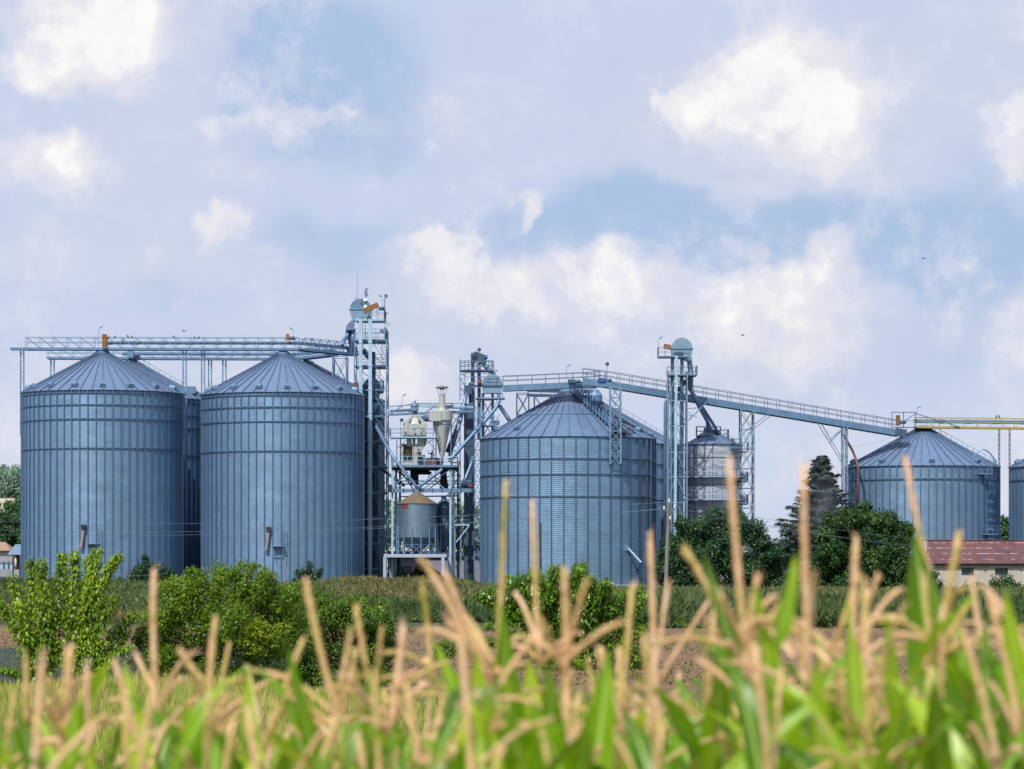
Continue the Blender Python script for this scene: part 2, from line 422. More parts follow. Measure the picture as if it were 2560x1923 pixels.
def railing(mb, pts, h=1.0, step=1.2, w=0.035):
    pts = [Vector(p) for p in pts]
    for a, b in zip(pts[:-1], pts[1:]):
        L = (b-a).length; n = max(1, round(L/step))
        for i in range(n+1):
            p = a.lerp(b, i/n); mb.beam(p, p + Vector((0, 0, h)), w)
        for k in (1.0, 0.52):
            mb.beam(a + Vector((0, 0, h*k)), b + Vector((0, 0, h*k)), w*1.1)
    return mb
def ladder(mb, a, b, w=0.5, step=0.3, axis=Vector((1, 0, 0)), t=0.035):
    a, b = Vector(a), Vector(b); s = axis*(w/2)
    mb.beam(a-s, b-s, t*1.4); mb.beam(a+s, b+s, t*1.4)
    n = int((b-a).length/step)
    for i in range(1, n):
        p = a.lerp(b, i/n); mb.beam(p-s, p+s, t)
    return mb
def xbrace(mb, a0, a1, b0, b1, n, w=0.05, cross=True):
    """lattice between chords a0-a1 and b0-b1"""
    a0, a1, b0, b1 = map(Vector, (a0, a1, b0, b1))
    for i in range(n):
        p, q = a0.lerp(a1, i/n), a0.lerp(a1, (i+1)/n)
        r, s = b0.lerp(b1, i/n), b0.lerp(b1, (i+1)/n)
        if cross or i % 2 == 0: mb.beam(p, s, w)
        if cross or i % 2 == 1: mb.beam(r, q, w)
        mb.beam(q, s, w)
    return mb
def trestle(parent, x0, x1, y0, y1, z0, z1, n, leg=0.14, br=0.06, mat='steel', cross=False):
    cs = [(x0, y0), (x1, y0), (x1, y1), (x0, y1)]
    for x, y in cs:
        MB().beam((x, y, z0), (x, y, z1), leg).build('leg', mat, parent)
    b = MB()
    for i in range(4):
        (xa, ya), (xb, yb) = cs[i], cs[(i+1) % 4]
        xbrace(b, (xa, ya, z0), (xa, ya, z1), (xb, yb, z0), (xb, yb, z1), n, br, cross)
    b.build('bracing', mat, parent)
# ------------------------------------------------------------------ silos
Y1, Y2 = 388.0, 408.0       # front and rear row
GZ = -0.6                   # yard level
def silo(label, cx, Y, rpx, eave_py, apex_py, n_st, rings, wall, group, sheets=3, seams=44, vents=(), vent_r=0.93,
         mid_seam=False, base_py=None):
    R = rpx*Y/FPX; c = Vector((X(cx, Y), Y, GZ))
    ze = Z(eave_py, Y); za = Z(apex_py, Y)
    t = thing('grain_silo', label, 'silo', c, group)
    # wall of separate curved sheets
    w = MB(); nsh = max(10, n_st//sheets); row = 1.12; nr = max(4, round((ze-GZ)/row)); sub = 6
    for r in range(nr):
        z0 = GZ + (ze-GZ)*r/nr; z1 = GZ + (ze-GZ)*(r+1)/nr
        for s in range(nsh):
            a0 = 2*PI*(s + 0.5*(r % 2))/nsh
            vs = []
            for k in range(sub+1):
                a = a0 + 2*PI/nsh*k/sub
                vs += [(c.x + R*math.sin(a), Y - R*math.cos(a), z0), (c.x + R*math.sin(a), Y - R*math.cos(a), z1)]
            w.add(vs, [(2*k, 2*k+2, 2*k+3, 2*k+1) for k in range(sub)])
    w.build('wall', wall, t, smooth=True)
    # vertical stiffeners
    prof = 0.16
    st = MB().add([(c.x-0.06, Y-R, GZ), (c.x-0.05, Y-R-prof, GZ), (c.x+0.05, Y-R-prof, GZ), (c.x+0.06, Y-R, GZ),
                   (c.x-0.06, Y-R, ze-0.05), (c.x-0.05, Y-R-prof, ze-0.05), (c.x+0.05, Y-R-prof, ze-0.05), (c.x+0.06, Y-R, ze-0.05)],
                  [(0, 1, 5, 4), (1, 2, 6, 5), (2, 3, 7, 6), (4, 5, 6, 7)]).build('stiffener', 'ring' if n_st < 50 else 'rib', t)
    first = True
    for i in range(n_st):
        a = -PI + 2*PI*(i+0.5)/n_st
        if abs(a) > 1.85: continue
        if first: st.rotation_euler.z = a; first = False
        else:
            o = st.copy(); COL.objects.link(o); o.rotation_euler.z = a
    for py in rings:
        z = Z(py, Y)
        MB().lathe(c, [(R+0.02, z-0.07), (R+0.15, z-0.07), (R+0.15, z+0.07), (R+0.02, z+0.07)], 96, False, False).build('wind_ring', 'ring', t)
    MB().lathe(c, [(R+0.10, ze-0.16), (R+0.12, ze-0.02), (R+0.10, ze+0.02), (R-0.1, ze+0.02)], 96, False, False).build('eave_ring', 'ring', t)
    # roof of radial sheets with raised seams
    rc = 0.085*R; ro = R + 0.22; rf = MB(); sm = MB()
    for i in range(seams):
        a0, a1 = 2*PI*i/seams, 2*PI*(i+1)/seams
        def pt(a, r): return Vector((c.x + r*math.sin(a), Y - r*math.cos(a), ze - 0.06 + (za-ze)*(ro-r)/(ro-rc)))
        am = (a0+a1)/2
        rf.add([pt(a0, ro), pt(am, ro), pt(a1, ro), pt(a1, rc), pt(am, rc), pt(a0, rc)], [(0, 1, 4, 5), (1, 2, 3, 4)])
        up = Vector((0, 0, 0.05))
        sm.beam(pt(a0, ro)+up, pt(a0, rc)+up, 0.075, 0.13)
    rof = rf.build('roof', 'roof', t)
    sm.build('seam', 'roof_rib', rof)
    if mid_seam:
        rm = R*0.56; zm = ze + (za-ze)*(ro-rm)/(ro-rc)
        MB().lathe(c, [(rm+0.1, zm-0.06), (rm+0.1, zm+0.10), (rm-0.06, zm+0.13)], 72, False, False).build('roof_band', 'steel', rof)
    MB().lathe(c, [(rc+0.08, za-0.22), (rc+0.08, za+0.12), (rc*0.8, za+0.30), (rc*0.35, za+0.38)], 28, False, True).build('roof_cap', 'steel', t)
    # roof vents near the eave
    if vents:
        vr = R*vent_r; vz = ze + (za-ze)*(ro-vr)/(ro-rc)
        v = MB()
        v.add([(c.x-0.34, Y-vr-0.30, vz-0.10), (c.x+0.34, Y-vr-0.30, vz-0.10), (c.x+0.34, Y-vr+0.36, vz+0.16), (c.x-0.34, Y-vr+0.36, vz+0.16),
               (c.x-0.30, Y-vr-0.42, vz+0.22), (c.x+0.30, Y-vr-0.42, vz+0.22), (c.x+0.24, Y-vr-0.05, vz+0.52), (c.x-0.24, Y-vr-0.05, vz+0.52),
               (c.x+0.22, Y-vr+0.30, vz+0.40), (c.x-0.22, Y-vr+0.30, vz+0.40)],
              [(0, 1, 5, 4), (4, 5, 6, 7), (7, 6, 8, 9), (9, 8, 2, 3), (1, 2, 8, 6, 5), (0, 4, 7, 9, 3)])
        vo = v.build('roof_vent', 'steel', t)
        for j, a in enumerate(vents):
            if j == 0: vo.rotation_euler.z = a
            else:
                o = vo.copy(); COL.objects.link(o); o.rotation_euler.z = a
    MB().lathe(c, [(R+0.35, GZ-0.5), (R+0.35, GZ+0.22), (R+0.0, GZ+0.25)], 72, False, False).build('foundation', 'concrete', t)
    return t, c, R, ze, za, rc

VA = [-1.45, -1.02, -0.62, -0.24, 0.13, 0.50, 0.90, 1.35]
gA = 'tall grain silos of the western row'
sA, cA, RA, zeA, zaA, rcA = silo('tall leftmost galvanised silo, rusty chute low on its front', 256, Y1, 199, 984, 883, 62,
      [992, 1021, 1056, 1127], 'wall_a', gA, vents=VA)
sA2, cA2, RA2, zeA2, zaA2, rcA2 = silo('shadowed silo mostly hidden behind the leftmost silo', 329, Y2, 189, 1001, 906, 62,
      [1013, 1044, 1076, 1142], 'wall_b', gA, vents=[0.9, 1.3, 1.7])
sB, cB, RB, zeB, zaB, rcB = silo('tall galvanised silo left of the antenna-topped elevator tower', 707, Y1, 201, 989, 886, 62,
      [998, 1027, 1062, 1134], 'wall_b', gA, vents=VA)
sB2, cB2, RB2, zeB2, zaB2, rcB2 = silo('silo hidden behind the second tall silo, only its roof slope showing', 768, Y2, 191, 1003, 908, 62,
      [1013, 1044, 1076, 1142], 'wall_b', gA)
gC = 'wide grain silos of the middle row'
sC, cC, RC, zeC, zaC, rcC = silo('wide bright silo in the middle with a stepped stair on its roof', 1420, Y1, 217, 1098, 980, 46,
      [1153, 1191, 1245], 'wall_c', gC, seams=40, vents=[-1.25, -0.75, 0.12+0.55, 1.2], vent_r=0.86, mid_seam=True)
sC2, cC2, RC2, zeC2, zaC2, rcC2 = silo('wide silo tucked behind the middle silo with the roof stair', 1490, Y2, 206, 1113, 1007, 46,
      [1165, 1201, 1252], 'wall_c', gC, seams=40, vents=[0.8], vent_r=0.86)
gE = 'short grain silos of the eastern row'
sE, cE, RE, zeE, zaE, rcE = silo('short silo with side ladder rising behind the red-roofed shed', 2306, 392, 190, 1168, 1072, 62,
      [1202], 'wall_e', gE, vents=[-1.45, -0.72, 0.0, 0.72, 1.45])
sE2, cE2, RE2, zeE2, zaE2, rcE2 = silo('silo cut off by the right edge of the view', 2717, 392, 190, 1168, 1072, 62,
      [1202], 'wall_e', gE, vents=[-1.45, -0.9])

# discharge chutes, hatches, ladders on the walls
def wall_pt(c, R, Y, px, py, out=0.1):
    dx = X(px, Y) - c.x; dx = max(-R, min(R, dx))
    a = math.asin(dx/R); r = R + out
    yy = Y - r*math.cos(a)
    return Vector((c.x + r*math.sin(a), yy, Z(py, yy)))
for s, c, R, x0, y0 in ((sA, cA, RA, 236, 1322), (sB, cB, RB, 687, 1328)):
    a = wall_pt(c, R, Y1, x0, y0, 0.30); b = wall_pt(c, R, Y1, x0-5, y0+48, 0.45)
    ch = MB().beam(a, b, 0.34, 0.30).build('discharge_chute', 'chute', s)
    MB().box(a + Vector((0.05, 0, 0.22)), (0.55, 0.6, 0.50)).build('chute_gate', 'dark', ch)
    p = wall_pt(c, R, Y1, x0+24, y0+38, 0.45)
    hatch = MB().box(p, (1.35, 0.9, 0.08)).beam(p + Vector((-.6, -.3, 0)), p + Vector((-.6, -.3, -1.3)), .05).beam(p + Vector((.6, -.3, 0)), p + Vector((.6, -.3, -1.3)), .05)
    hatch.build('hatch_platform', 'steel', s)
    MB().box(p + Vector((0.0, 0.38, -0.75)), (1.1, 0.12, 1.25)).build('hatch', 'steel', s)
    lad = MB(); q = wall_pt(c, R, Y1, x0+38, y0+52, 0.28)
    ladder(lad, q, q + Vector((0, 0, 2.6)), 0.45); lad.build('ladder', 'steel', s)
a = wall_pt(cC, RC, Y1, 1562, 1372, 0.2); b = a + Vector((1.5, -1.2, -1.7))
MB().tube([a + Vector((-.3, .4, .25)), a, b], 0.19, 10).build('discharge_chute', 'duct', sC)
MB().box(a + Vector((-.4, .1, .1)), (0.6, 0.35, 0.7)).build('chute_gate', 'steel', sC)
dc = wall_pt(cC, RC, Y1, 1505, 1462, 0.08)
MB().box(dc, (0.55, 0.2, 0.9), rz=0.4).build('hatch', 'concrete', sC)
# stepped stair down the roof of the middle silo
ang = 0.62
def roof_pt(c, R, Y, ze, za, rc, a, r, up=0.0):
    ro = R + .22
    return Vector((c.x + r*math.sin(a), Y - r*math.cos(a), ze - .06 + (za-ze)*(ro-r)/(ro-rc) + up))
stair = MB(); nst = 15
for i in range(nst):
    r0 = rcC*1.1 + (RC*0.95 - rcC*1.1)*i/nst; r1 = rcC*1.1 + (RC*0.95 - rcC*1.1)*(i+1)/nst
    off = 0.55
    tdir = Vector((math.cos(ang), math.sin(ang), 0))
    p0 = roof_pt(cC, RC, Y1, zeC, zaC, rcC, ang, r0, .12); p1 = roof_pt(cC, RC, Y1, zeC, zaC, rcC, ang, r1, .12)
    stair.add([p0 - tdir*off, p0 + tdir*off, Vector((p1.x, p1.y, p0.z)) + tdir*off, Vector((p1.x, p1.y, p0.z)) - tdir*off,
               p1 - tdir*off, p1 + tdir*off], [(0, 1, 2, 3), (3, 2, 5, 4), ])
    for s_ in (-1, 1):
        e = p0 + tdir*off*s_; g = Vector((p1.x, p1.y, p0.z)) + tdir*off*s_
        stair.beam(g + Vector((0, 0, -0.3)), g + Vector((0, 0, 0.85)), 0.11)
        stair.beam(e + Vector((0, 0, 0.1)), g + Vector((0, 0, .85)), 0.07)
        stair.beam(e + Vector((0, 0, 0.45)), p1 + tdir*off*s_ + Vector((0, 0, .45)), 0.06)
stair.build('roof_stair', 'steel', sC)
pf = roof_pt(cC, RC, Y1, zeC, zaC, rcC, ang, RC*0.96, 0.25)
MB().box(pf, (2.6, 1.2, 0.16), rz=ang).build('stair_landing', 'steel', sC)
lb = roof_pt(cA2, RA2, Y2, zeA2, zaA2, rcA2, 0.98, RA2*0.8, 0.0)
# roof ladders on the rear left silo and the eastern silo
for s, c, R, Y, ze, za, rc, an in ((sA2, cA2, RA2, Y2, zeA2, zaA2, rcA2, 1.25), (sE, cE, RE, 392, zeE, zaE, rcE, 1.05), (sC2, cC2, RC2, Y2, zeC2, zaC2, rcC2, 1.15)):
    l = MB(); p0 = roof_pt(c, R, Y, ze, za, rc, an, R*1.0, .14); p1 = roof_pt(c, R, Y, ze, za, rc, an, rc, .14)
    td = Vector((math.cos(an), math.sin(an), 0))
    ladder(l, p0, p1, 0.7, 0.55, td, 0.06)
    for k in range(12):
        q = p0.lerp(p1, k/12); l.beam(q + td*0.4, q + td*0.4 + Vector((0, 0, .5)), .05)
    l.beam(p0 + td*.4 + Vector((0, 0, .5)), p1 + td*.4 + Vector((0, 0, .5)), .05)
    l.build('roof_ladder', 'steel_grey', s)
hp = roof_pt(cA2, RA2, Y2, zeA2, zaA2, rcA2, 1.2, RA2*0.86, 0.35)
MB().box(hp, (1.5, 0.9, 0.9)).build('roof_hatch', 'steel', sA2)
# ladder with landings on the eastern silo
pE = wall_pt(cE, RE, 392, 2448, 1186, 0.35)
l = MB(); ladder(l, (pE.x, pE.y, GZ), (pE.x, pE.y, zeE+.5), 0.55, 0.35)
for zz in np.arange(GZ+2.5, zeE, 1.1):
    l.box((pE.x+.1, pE.y-.35, zz), (0.75, 0.6, 0.06))
l.build('side_ladder', 'steel', sE)
for px, py, wd in ((2432, 1185, 1.8), (2446, 1336, 2.0)):
    q = wall_pt(cE, RE, 392, px, py, 0.5)
    pl = MB().box(q, (wd, 1.0, 0.10)).build('landing', 'steel', sE)
    railing(MB(), [q + Vector((-wd/2, -.5, 0)), q + Vector((wd/2, -.5, 0))], 1.0, 0.6).build('railing', 'steel', pl)
hp = [roof_pt(cE, RE, 392, zeE, zaE, rcE, 0.80, RE*0.98, .2)]
arc = [hp[0] + Vector((x*1.6, 0, 1.5*math.sin(PI*(x+1)/2)+.1)) for x in np.linspace(-1, 1, 9)]
MB().tube(arc, .05, 6).tube([p + Vector((0, 0.7, 0)) for p in arc], .05, 6).build('ladder_hoop', 'steel', sE)
rp = [at(2108, 1086, 391), at(2132, 1128, 387), at(2141, 1152, 385), at(2146, 1174, 384.6), at(2145, 1215, 384.6), at(2143, 1275, 384.6)]
tag(MB().tube(rp, .16, 8).build('drain_pipe', 'rust_red', None, True, rp[-1]), 'rusty red pipe bent down the left side of the short silo', 'pipe')

# ------------------------------------------------------------------ conveyor galleries
def gallery(name, label, pts, body, rail, beam_t, mat, body_from=0.0, post=1.6, group=None, rail_mat=None, drop=0.0, width=1.6, diag=True, body_mat=None, body_r=None, beam_mat=None):
    """walkway beam with a conveyor box over it, railing and diagonals; pts = top of the walkway"""
    t = thing(name, label, 'conveyor', pts[0], group); pts = [Vector(p) for p in pts]
    b = MB()
    for a, c in zip(pts[:-1], pts[1:]):
        d = (c-a); side = Vector((-d.y, d.x, 0)).normalized()*width/2
        for s in (-1, 1):
            b.beam(a + side*s - Vector((0, 0, beam_t/2)), c + side*s - Vector((0, 0, beam_t/2)), 0.14, beam_t)
        n = max(2, int(d.length/1.5))
        for i in range(n+1):
            p = a.lerp(c, i/n) - Vector((0, 0, beam_t*.6)); b.beam(p - side, p + side, .1)
        b.beam(a - Vector((0, 0, .05)), c - Vector((0, 0, .05)), width*0.96, 0.04)
    b.build('walkway', beam_mat or mat, t)
    r = MB(); g = MB()
    for a, c in zip(pts[:-1], pts[1:]):
        d = (c-a); side = Vector((-d.y, d.x, 0)).normalized()*width/2
        for s in (-1, 1):
            railing(r, [a + side*s, c + side*s], rail, post, 0.055)
            if diag:
                n = max(1, round(d.length/post))
                for i in range(n):
                    if i % 1 == 0:
                        p = a.lerp(c, i/n) + side*s + Vector((0, 0, rail)); q = a.lerp(c, (i+1)/n) + side*s
                        g.beam(p, q, .06)
    r.build('railing', rail_mat or mat, t)
    if diag: g.build('bracing', rail_mat or mat, t)
    if body:
        bb = MB()
        A, C = pts[0].lerp(pts[1], body_from), pts[1]
        seq = [A, C] + pts[2:]
        for a, c in zip(seq[:-1], seq[1:]):
            up = Vector((0, 0, body[0])); bb.beam(a + up, c + up, 0.55, body[1])
            n = max(1, int((c-a).length/3))
            for i in range(1, n):
                p = a.lerp(c, i/n) + up; bb.beam(p - Vector((0, 0, body[1]*.62)), p + Vector((0, 0, body[1]*.62)), .66, .10)
        bb.build('conveyor_trough', body_mat or mat, t)
    return t
g1 = gallery('conveyor_gallery', 'long overhead conveyor walkway resting on the two front left silos',
        [at(66, 870, Y1), at(748, 871, Y1), at(886, 884, 396.5)], (0.62, 0.36), 1.25, 0.30, 'steel', body_from=0.30, post=1.62)
xw = MB()
for s_ in (-.62, .62): xw.beam(at(27, 873, Y1) + Vector((0, s_, 0)), at(67, 873, Y1) + Vector((0, s_, 0)), .14, .30)
xw.beam(at(30, 872, Y1) - Vector((0, .6, 0)), at(30, 872, Y1) + Vector((0, .6, 0)), .1).beam(at(48, 872, Y1) - Vector((0, .6, 0)), at(48, 872, Y1) + Vector((0, .6, 0)), .1)
xw.build('beam_end', 'steel', g1)
g2 = gallery('conveyor_gallery', 'lower rear conveyor walkway behind the long front one',
        [at(119, 893, Y2), at(745, 895, Y2), at(830, 885, 400)], (0.46, 0.36), 1.0, 0.30, 'steel', body_from=0.30, post=1.7)
# orange motors on gallery
def motor_box(label, c, s, ry=0.0, mat='orange', fan=True):
    t = thing('drive_motor', label, 'motor', c)
    MB().box(c, s, ry=ry).build('belt_guard', mat, t)
    if fan:
        e = Vector(c) + Vector((s[0]*.5+.22, -.05, -s[2]*.18))
        MB().tube([e + Vector((-.25, 0, 0)), e + Vector((.45, 0, 0))], .21, 12).build('motor_body', 'steel_dark', t, True)
        MB().tube([e + Vector((.45, 0, 0)), e + Vector((.55, 0, 0))], .15, 12).build('fan_cover', 'steel', t, True)
    return t
motor_box('tall orange motor guard standing over the leftmost silo', at(261.5, 852, Y1-1.0), (0.56, 0.45, 1.55))
motor_box('small orange motor guard over the second tall silo', at(719, 843, Y1-1.0), (0.34, 0.4, 0.75))
motor_box('grey motor over the roof of the hidden rear left silo', at(327, 885, Y2-1.0), (0.75, 0.6, 1.0), mat='steel')
# wiry legs of the galleries
def twin_post(label, px0, px1, py0, py1, Y, group, foot=False, mat='steel'):
    t = thing('gallery_support', label, 'support', at((px0+px1)/2, py1, Y), group)
    for px in (px0, px1):
        MB().beam(at(px, py0, Y), at(px, py1, Y), 0.15).build('leg', mat, t)
    b = MB(); n = max(2, int((py1-py0)/26))
    for i in range(n+1):
        py = py0 + (py1-py0)*i/n; b.beam(at(px0, py, Y), at(px1, py, Y), .07)
        if i < n and i % 2 == 0: b.beam(at(px0, py, Y), at(px1, py0 + (py1-py0)*(i+1)/n, Y), .05)
    b.build('bracing', mat, t)
gs = 'twin-legged supports under the conveyor walkways'
twin_post('twin post clamped to the left side of the leftmost silo', 51.5, 59.5, 876, 1088, Y1-0.2, gs)
twin_post('twin post clamped to the right side of the leftmost silo', 457.5, 465.5, 876, 1090, Y1-0.4, gs)
twin_post('twin post clamped to the left side of the second silo', 504, 511.5, 876, 1090, Y1-0.2, gs)
twin_post('twin post of the rear walkway, seen above the leftmost roof slope', 127, 135.5, 898, 1090, Y2-0.2, gs)
twin_post('twin post of the rear walkway, in the sky gap nearer the leftmost silo', 521.5, 529, 898, 1090, Y2-0.2, gs)
twin_post('twin post of the rear walkway, rising from the second silo roof slope', 557, 565, 898, 1090, Y2-0.2, gs)
t = thing('lattice_trestle', 'lattice trestle behind the second silo roof, beside the antenna tower', 'trestle', (X(852, 401), 401, GZ))
trestle(t, X(832, 399), X(866, 399), 399, 402.5, GZ, Z(893, 400), 9, .16, .07, 'steel', True)

# middle inclined bridge
t = gallery('conveyor_gallery', 'inclined conveyor bridge with railing from white elevator head over the middle silo',
        [at(1257, 964, 384.5), at(1330, 961, 384.5), at(1500, 953, 384.5)], None, 1.1, 0.72, 'steel', post=1.5, diag=False, rail_mat='steel_dark', beam_mat='steel')
t = gallery('conveyor_gallery', 'long conveyor bridge sloping down to the short right silo',
        [at(1457, 946, 382), at(1515, 953, 382), at(2248, 1076, 388)], None, 1.15, 0.80, 'steel', post=1.55, diag=False, rail_mat='steel_dark', beam_mat='steel')
MB().add([at(1515, 954, 380.9), at(2248, 1077, 386.9), at(2248, 1090, 386.9), at(1515, 968, 380.9)], [(0, 3, 2, 1)]).build('side_panel', 'steel', t)
MB().box(at(2252, 1082, 387), (1.3, 1.2, 0.9), ry=0.16).build('tail_box', 'steel_dark', t)
motor_box('blue motor on top of the middle conveyor bridge', at(1504, 950, 381.2), (0.9, 0.5, 0.45), mat='blue')
motor_box('dark motor on the bridge above the middle silo top', at(1428, 953, 383.2), (0.8, 0.5, 0.4), mat='steel_dark')
t = gallery('conveyor_gallery', 'dark conveyor seen behind the top of the middle silo',
        [at(1318, 985, Y2-1), at(1490, 989, Y2-1)], (0.5, 0.5), 0.9, 0.3, 'steel_dark', post=1.6, diag=False)
hd = MB(); p = at(1488, 985, Y2-1.2)
hd.lathe(p, [(.55, p.z-1.3), (.9, p.z-.9), (.95, p.z-.2), (.5, p.z+.5)], 16).build('discharge_head', 'steel', t)
for label, x0, x1, y0, y1, ya, z0, z1, n in (
    ('braced trestle in the gap left of the middle silo roof', 1292, 1322, 398, 401.5, 0, GZ, Z(985, 400), 9),
    ('slim trestle between middle silo roof and the white elevator head', 1336, 1378, 400, 404, 0, GZ, Z(990, 402), 8)):
    t = thing('lattice_trestle', label, 'trestle', (X((x0+x1)/2, y0), y0, z0), 'lattice trestles under the bridges')
    trestle(t, X(x0, y0), X(x1, y0), y0, y1, z0, z1, n, .16, .08, 'steel_dark', True)
t = thing('lattice_trestle', 'lattice bracket hung on the front wall of the middle silo', 'trestle', at(1540, 1160, 378.6), 'lattice trestles under the bridges')
trestle(t, X(1526, 378.2), X(1552, 378.2), 378.2, 380.2, Z(1160, 378.6), Z(968, 380), 7, .18, .08, 'steel_grey', True)
t = thing('lattice_trestle', 'tall lattice trestle standing right of the dented steel tank', 'trestle', (X(1869, 384), 384, GZ), 'lattice trestles under the bridges')
trestle(t, X(1853, 383), X(1885, 383), 383, 386, GZ, Z(1025, 384.5), 9, .15, .07, 'steel_grey', True)
MB().beam(at(1854, 1086, 383), at(1920, 1036, 383), .12).beam(at(1868, 1086, 383), at(1926, 1040, 383), .10).build('strut', 'steel_grey', t)
t = thing('lattice_trestle', 'thin trestle with splayed struts beside the short silo', 'trestle', (X(2113, 386), 386, GZ), 'lattice trestles under the bridges')
trestle(t, X(2108, 385), X(2119, 385), 385, 387, GZ, Z(1062, 386), 12, .10, .05, 'steel_grey', True)
s = MB()
s.beam(at(2107, 1161, 385), at(2044, 1058, 385), .11).beam(at(2107, 1150, 386.5), at(2054, 1060, 386.5), .09)
s.beam(at(2074, 1107, 385), at(2110, 1070, 385), .11).beam(at(2076, 1098, 386.5), at(2112, 1068, 386.5), .09)
s.beam(at(2060, 1085, 385), at(2086, 1112, 385), .05).build('strut', 'steel_grey', t)

# yellow gallery on the right
t = gallery('conveyor_gallery', 'yellow-railed conveyor walkway crossing the short right silos',
        [at(2286, 1066, 391), at(2760, 1071, 391)], (0.62, 0.42), 1.05, 0.24, 'yellow', post=1.5, diag=False, body_mat='steel', beam_mat='yellow')
c = MB()
for px in (2230, 2259, 2289):
    for yy in (390, 392):
        c.beam(at(px, 1031, yy), at(px, 1070, yy), .09)
for yy in (390, 392):
    c.beam(at(2230, 1031, yy), at(2290, 1031, yy), .09); c.beam(at(2230, 1052, yy), at(2290, 1052, yy), .06)
    c.beam(at(2254, 1057, yy), at(2290, 1034, yy), .08); c.beam(at(2289, 1034, yy), at(2400, 1068, yy), .09)
    c.beam(at(2230, 1069, yy), at(2290, 1069, yy), .1)
c.beam(at(2230, 1031, 390), at(2230, 1031, 392), .08)
c.build('drive_cage', 'steel_dark', t)
motor_box('orange motor guard in the cage above the short right silo', at(2245, 1051, 389.6), (0.5, 0.4, 1.25))
gy = 'thin posts under the yellow walkway'
for label, px in (('thin post along the right edge of the short silo', 2498), ('thin post along the left edge of the cut-off silo', 2524)):
    t = thing('gallery_support', label, 'support', at(px, 1220, 392), gy)
    for d in (-1.5, 1.5):
        MB().beam(at(px+d, 1071, 392), at(px+d, 1220, 392), .07).build('leg', 'wood', t)
    b = MB()
    for py in range(1085, 1220, 12): b.beam(at(px-1.5, py, 392), at(px+1.5, py+6, 392), .05)
    b.build('bracing', 'wood', t)

# ------------------------------------------------------------------ lamps on thin masts
def lamp(label, px, py_base, py_top, Y, side, ball=False, mat='steel_grey'):
    t = thing('mast_lamp', label, 'lamp', at(px, py_base, Y), 'floodlights on thin masts')
    top = at(px, py_top+3, Y); L = (py_base-py_top)*Y/FPX
    pts = [at(px, py_base, Y), top - Vector((0, 0, L*.1)), top, top + Vector((side*.16, 0, .14))]
    MB().tube(pts, .032, 6).build('mast', mat, t)
    h = pts[-1]
    if ball:
        MB().disc(h + Vector((0, -.1, .1)), (0.1, -1, .1), .24, .16, 12, .05).build('lamp_head', 'steel_dark', t, True)
    else:
        MB().tube([h + Vector((-side*.05, 0, -.03)), h + Vector((side*.12, 0, .10)), h + Vector((side*.34, -.05, .28))], [.05, .13, .10], 8).build('lamp_head', 'lamp_glass', t, True)
    return t
lamp('bent floodlight mast beside the tall orange motor guard', 246, 868, 820, Y1-.8, 1)
lamp('bent floodlight mast beside the small orange motor guard', 733, 852, 822, Y1-.8, -1)
lamp('small floodlight on the walkway near the antenna tower', 785, 860, 849, 391, -1)
lamp('floodlight on the railing of the antenna tower top platform', 956, 774, 741, 395, -1)
lamp('floodlight mast over the short bridge right of the antenna tower', 1005, 1030, 989, 391, 1)
lamp('lower floodlight mast by the cream machine platform', 1001, 1093, 1052, 389, 1, True)
lamp('round floodlight atop the dark gabled elevator head', 1198, 884, 876, 392, 0, True)
lamp('bent floodlight mast on the bridge over the middle silo', 1416, 942, 915, 383.6, 1)
lamp('round floodlight on leaning mast at the bridge peak', 1518, 935, 912, 381, 0, True)
lamp('floodlight on the corner of the tall domed elevator platform', 1645.5, 872, 846, 378, 1)
lamp('small bent floodlight above the yellow walkway', 2293, 1032, 1018, 390, 1)
# ------------------------------------------------------------------ elevator towers
def platform(parent, x0, x1, y0, y1, z, mat='steel', rail=1.0, th=0.22, sides='fblr', step=1.0, rail_mat=None):
    o = MB().box(((x0+x1)/2, (y0+y1)/2, z-th/2), (x1-x0, y1-y0, th)).build('platform', mat, parent)
    if rail:
        r = MB()
        P = {'f': ((x0, y0), (x1, y0)), 'b': ((x0, y1), (x1, y1)), 'l': ((x0, y0), (x0, y1)), 'r': ((x1, y0), (x1, y1))}
        for s in sides:
            (a, b), (c, d) = P[s]; railing(r, [(a, b, z), (c, d, z)], rail, step, .05)
        r.build('railing', rail_mat or mat, o)
    return o
def duct(parent, px0, px1, py0, py1, Y, mat, depth=None, name='elevator_trunk', collars=6):
    x0, x1, z0, z1 = X(px0, Y), X(px1, Y), Z(py1, Y), Z(py0, Y)
    d = depth or (x1-x0); m = MB().box(((x0+x1)/2, Y, (z0+z1)/2), (x1-x0, d, z1-z0))
    o = m.build(name, mat, parent)
    if collars:
        for i in range(1, collars+1):
            MB().box(((x0+x1)/2, Y, z0 + (z1-z0)*i/(collars+1)), (x1-x0+.12, d+.12, .12)).build('flange', mat, o)
    return o
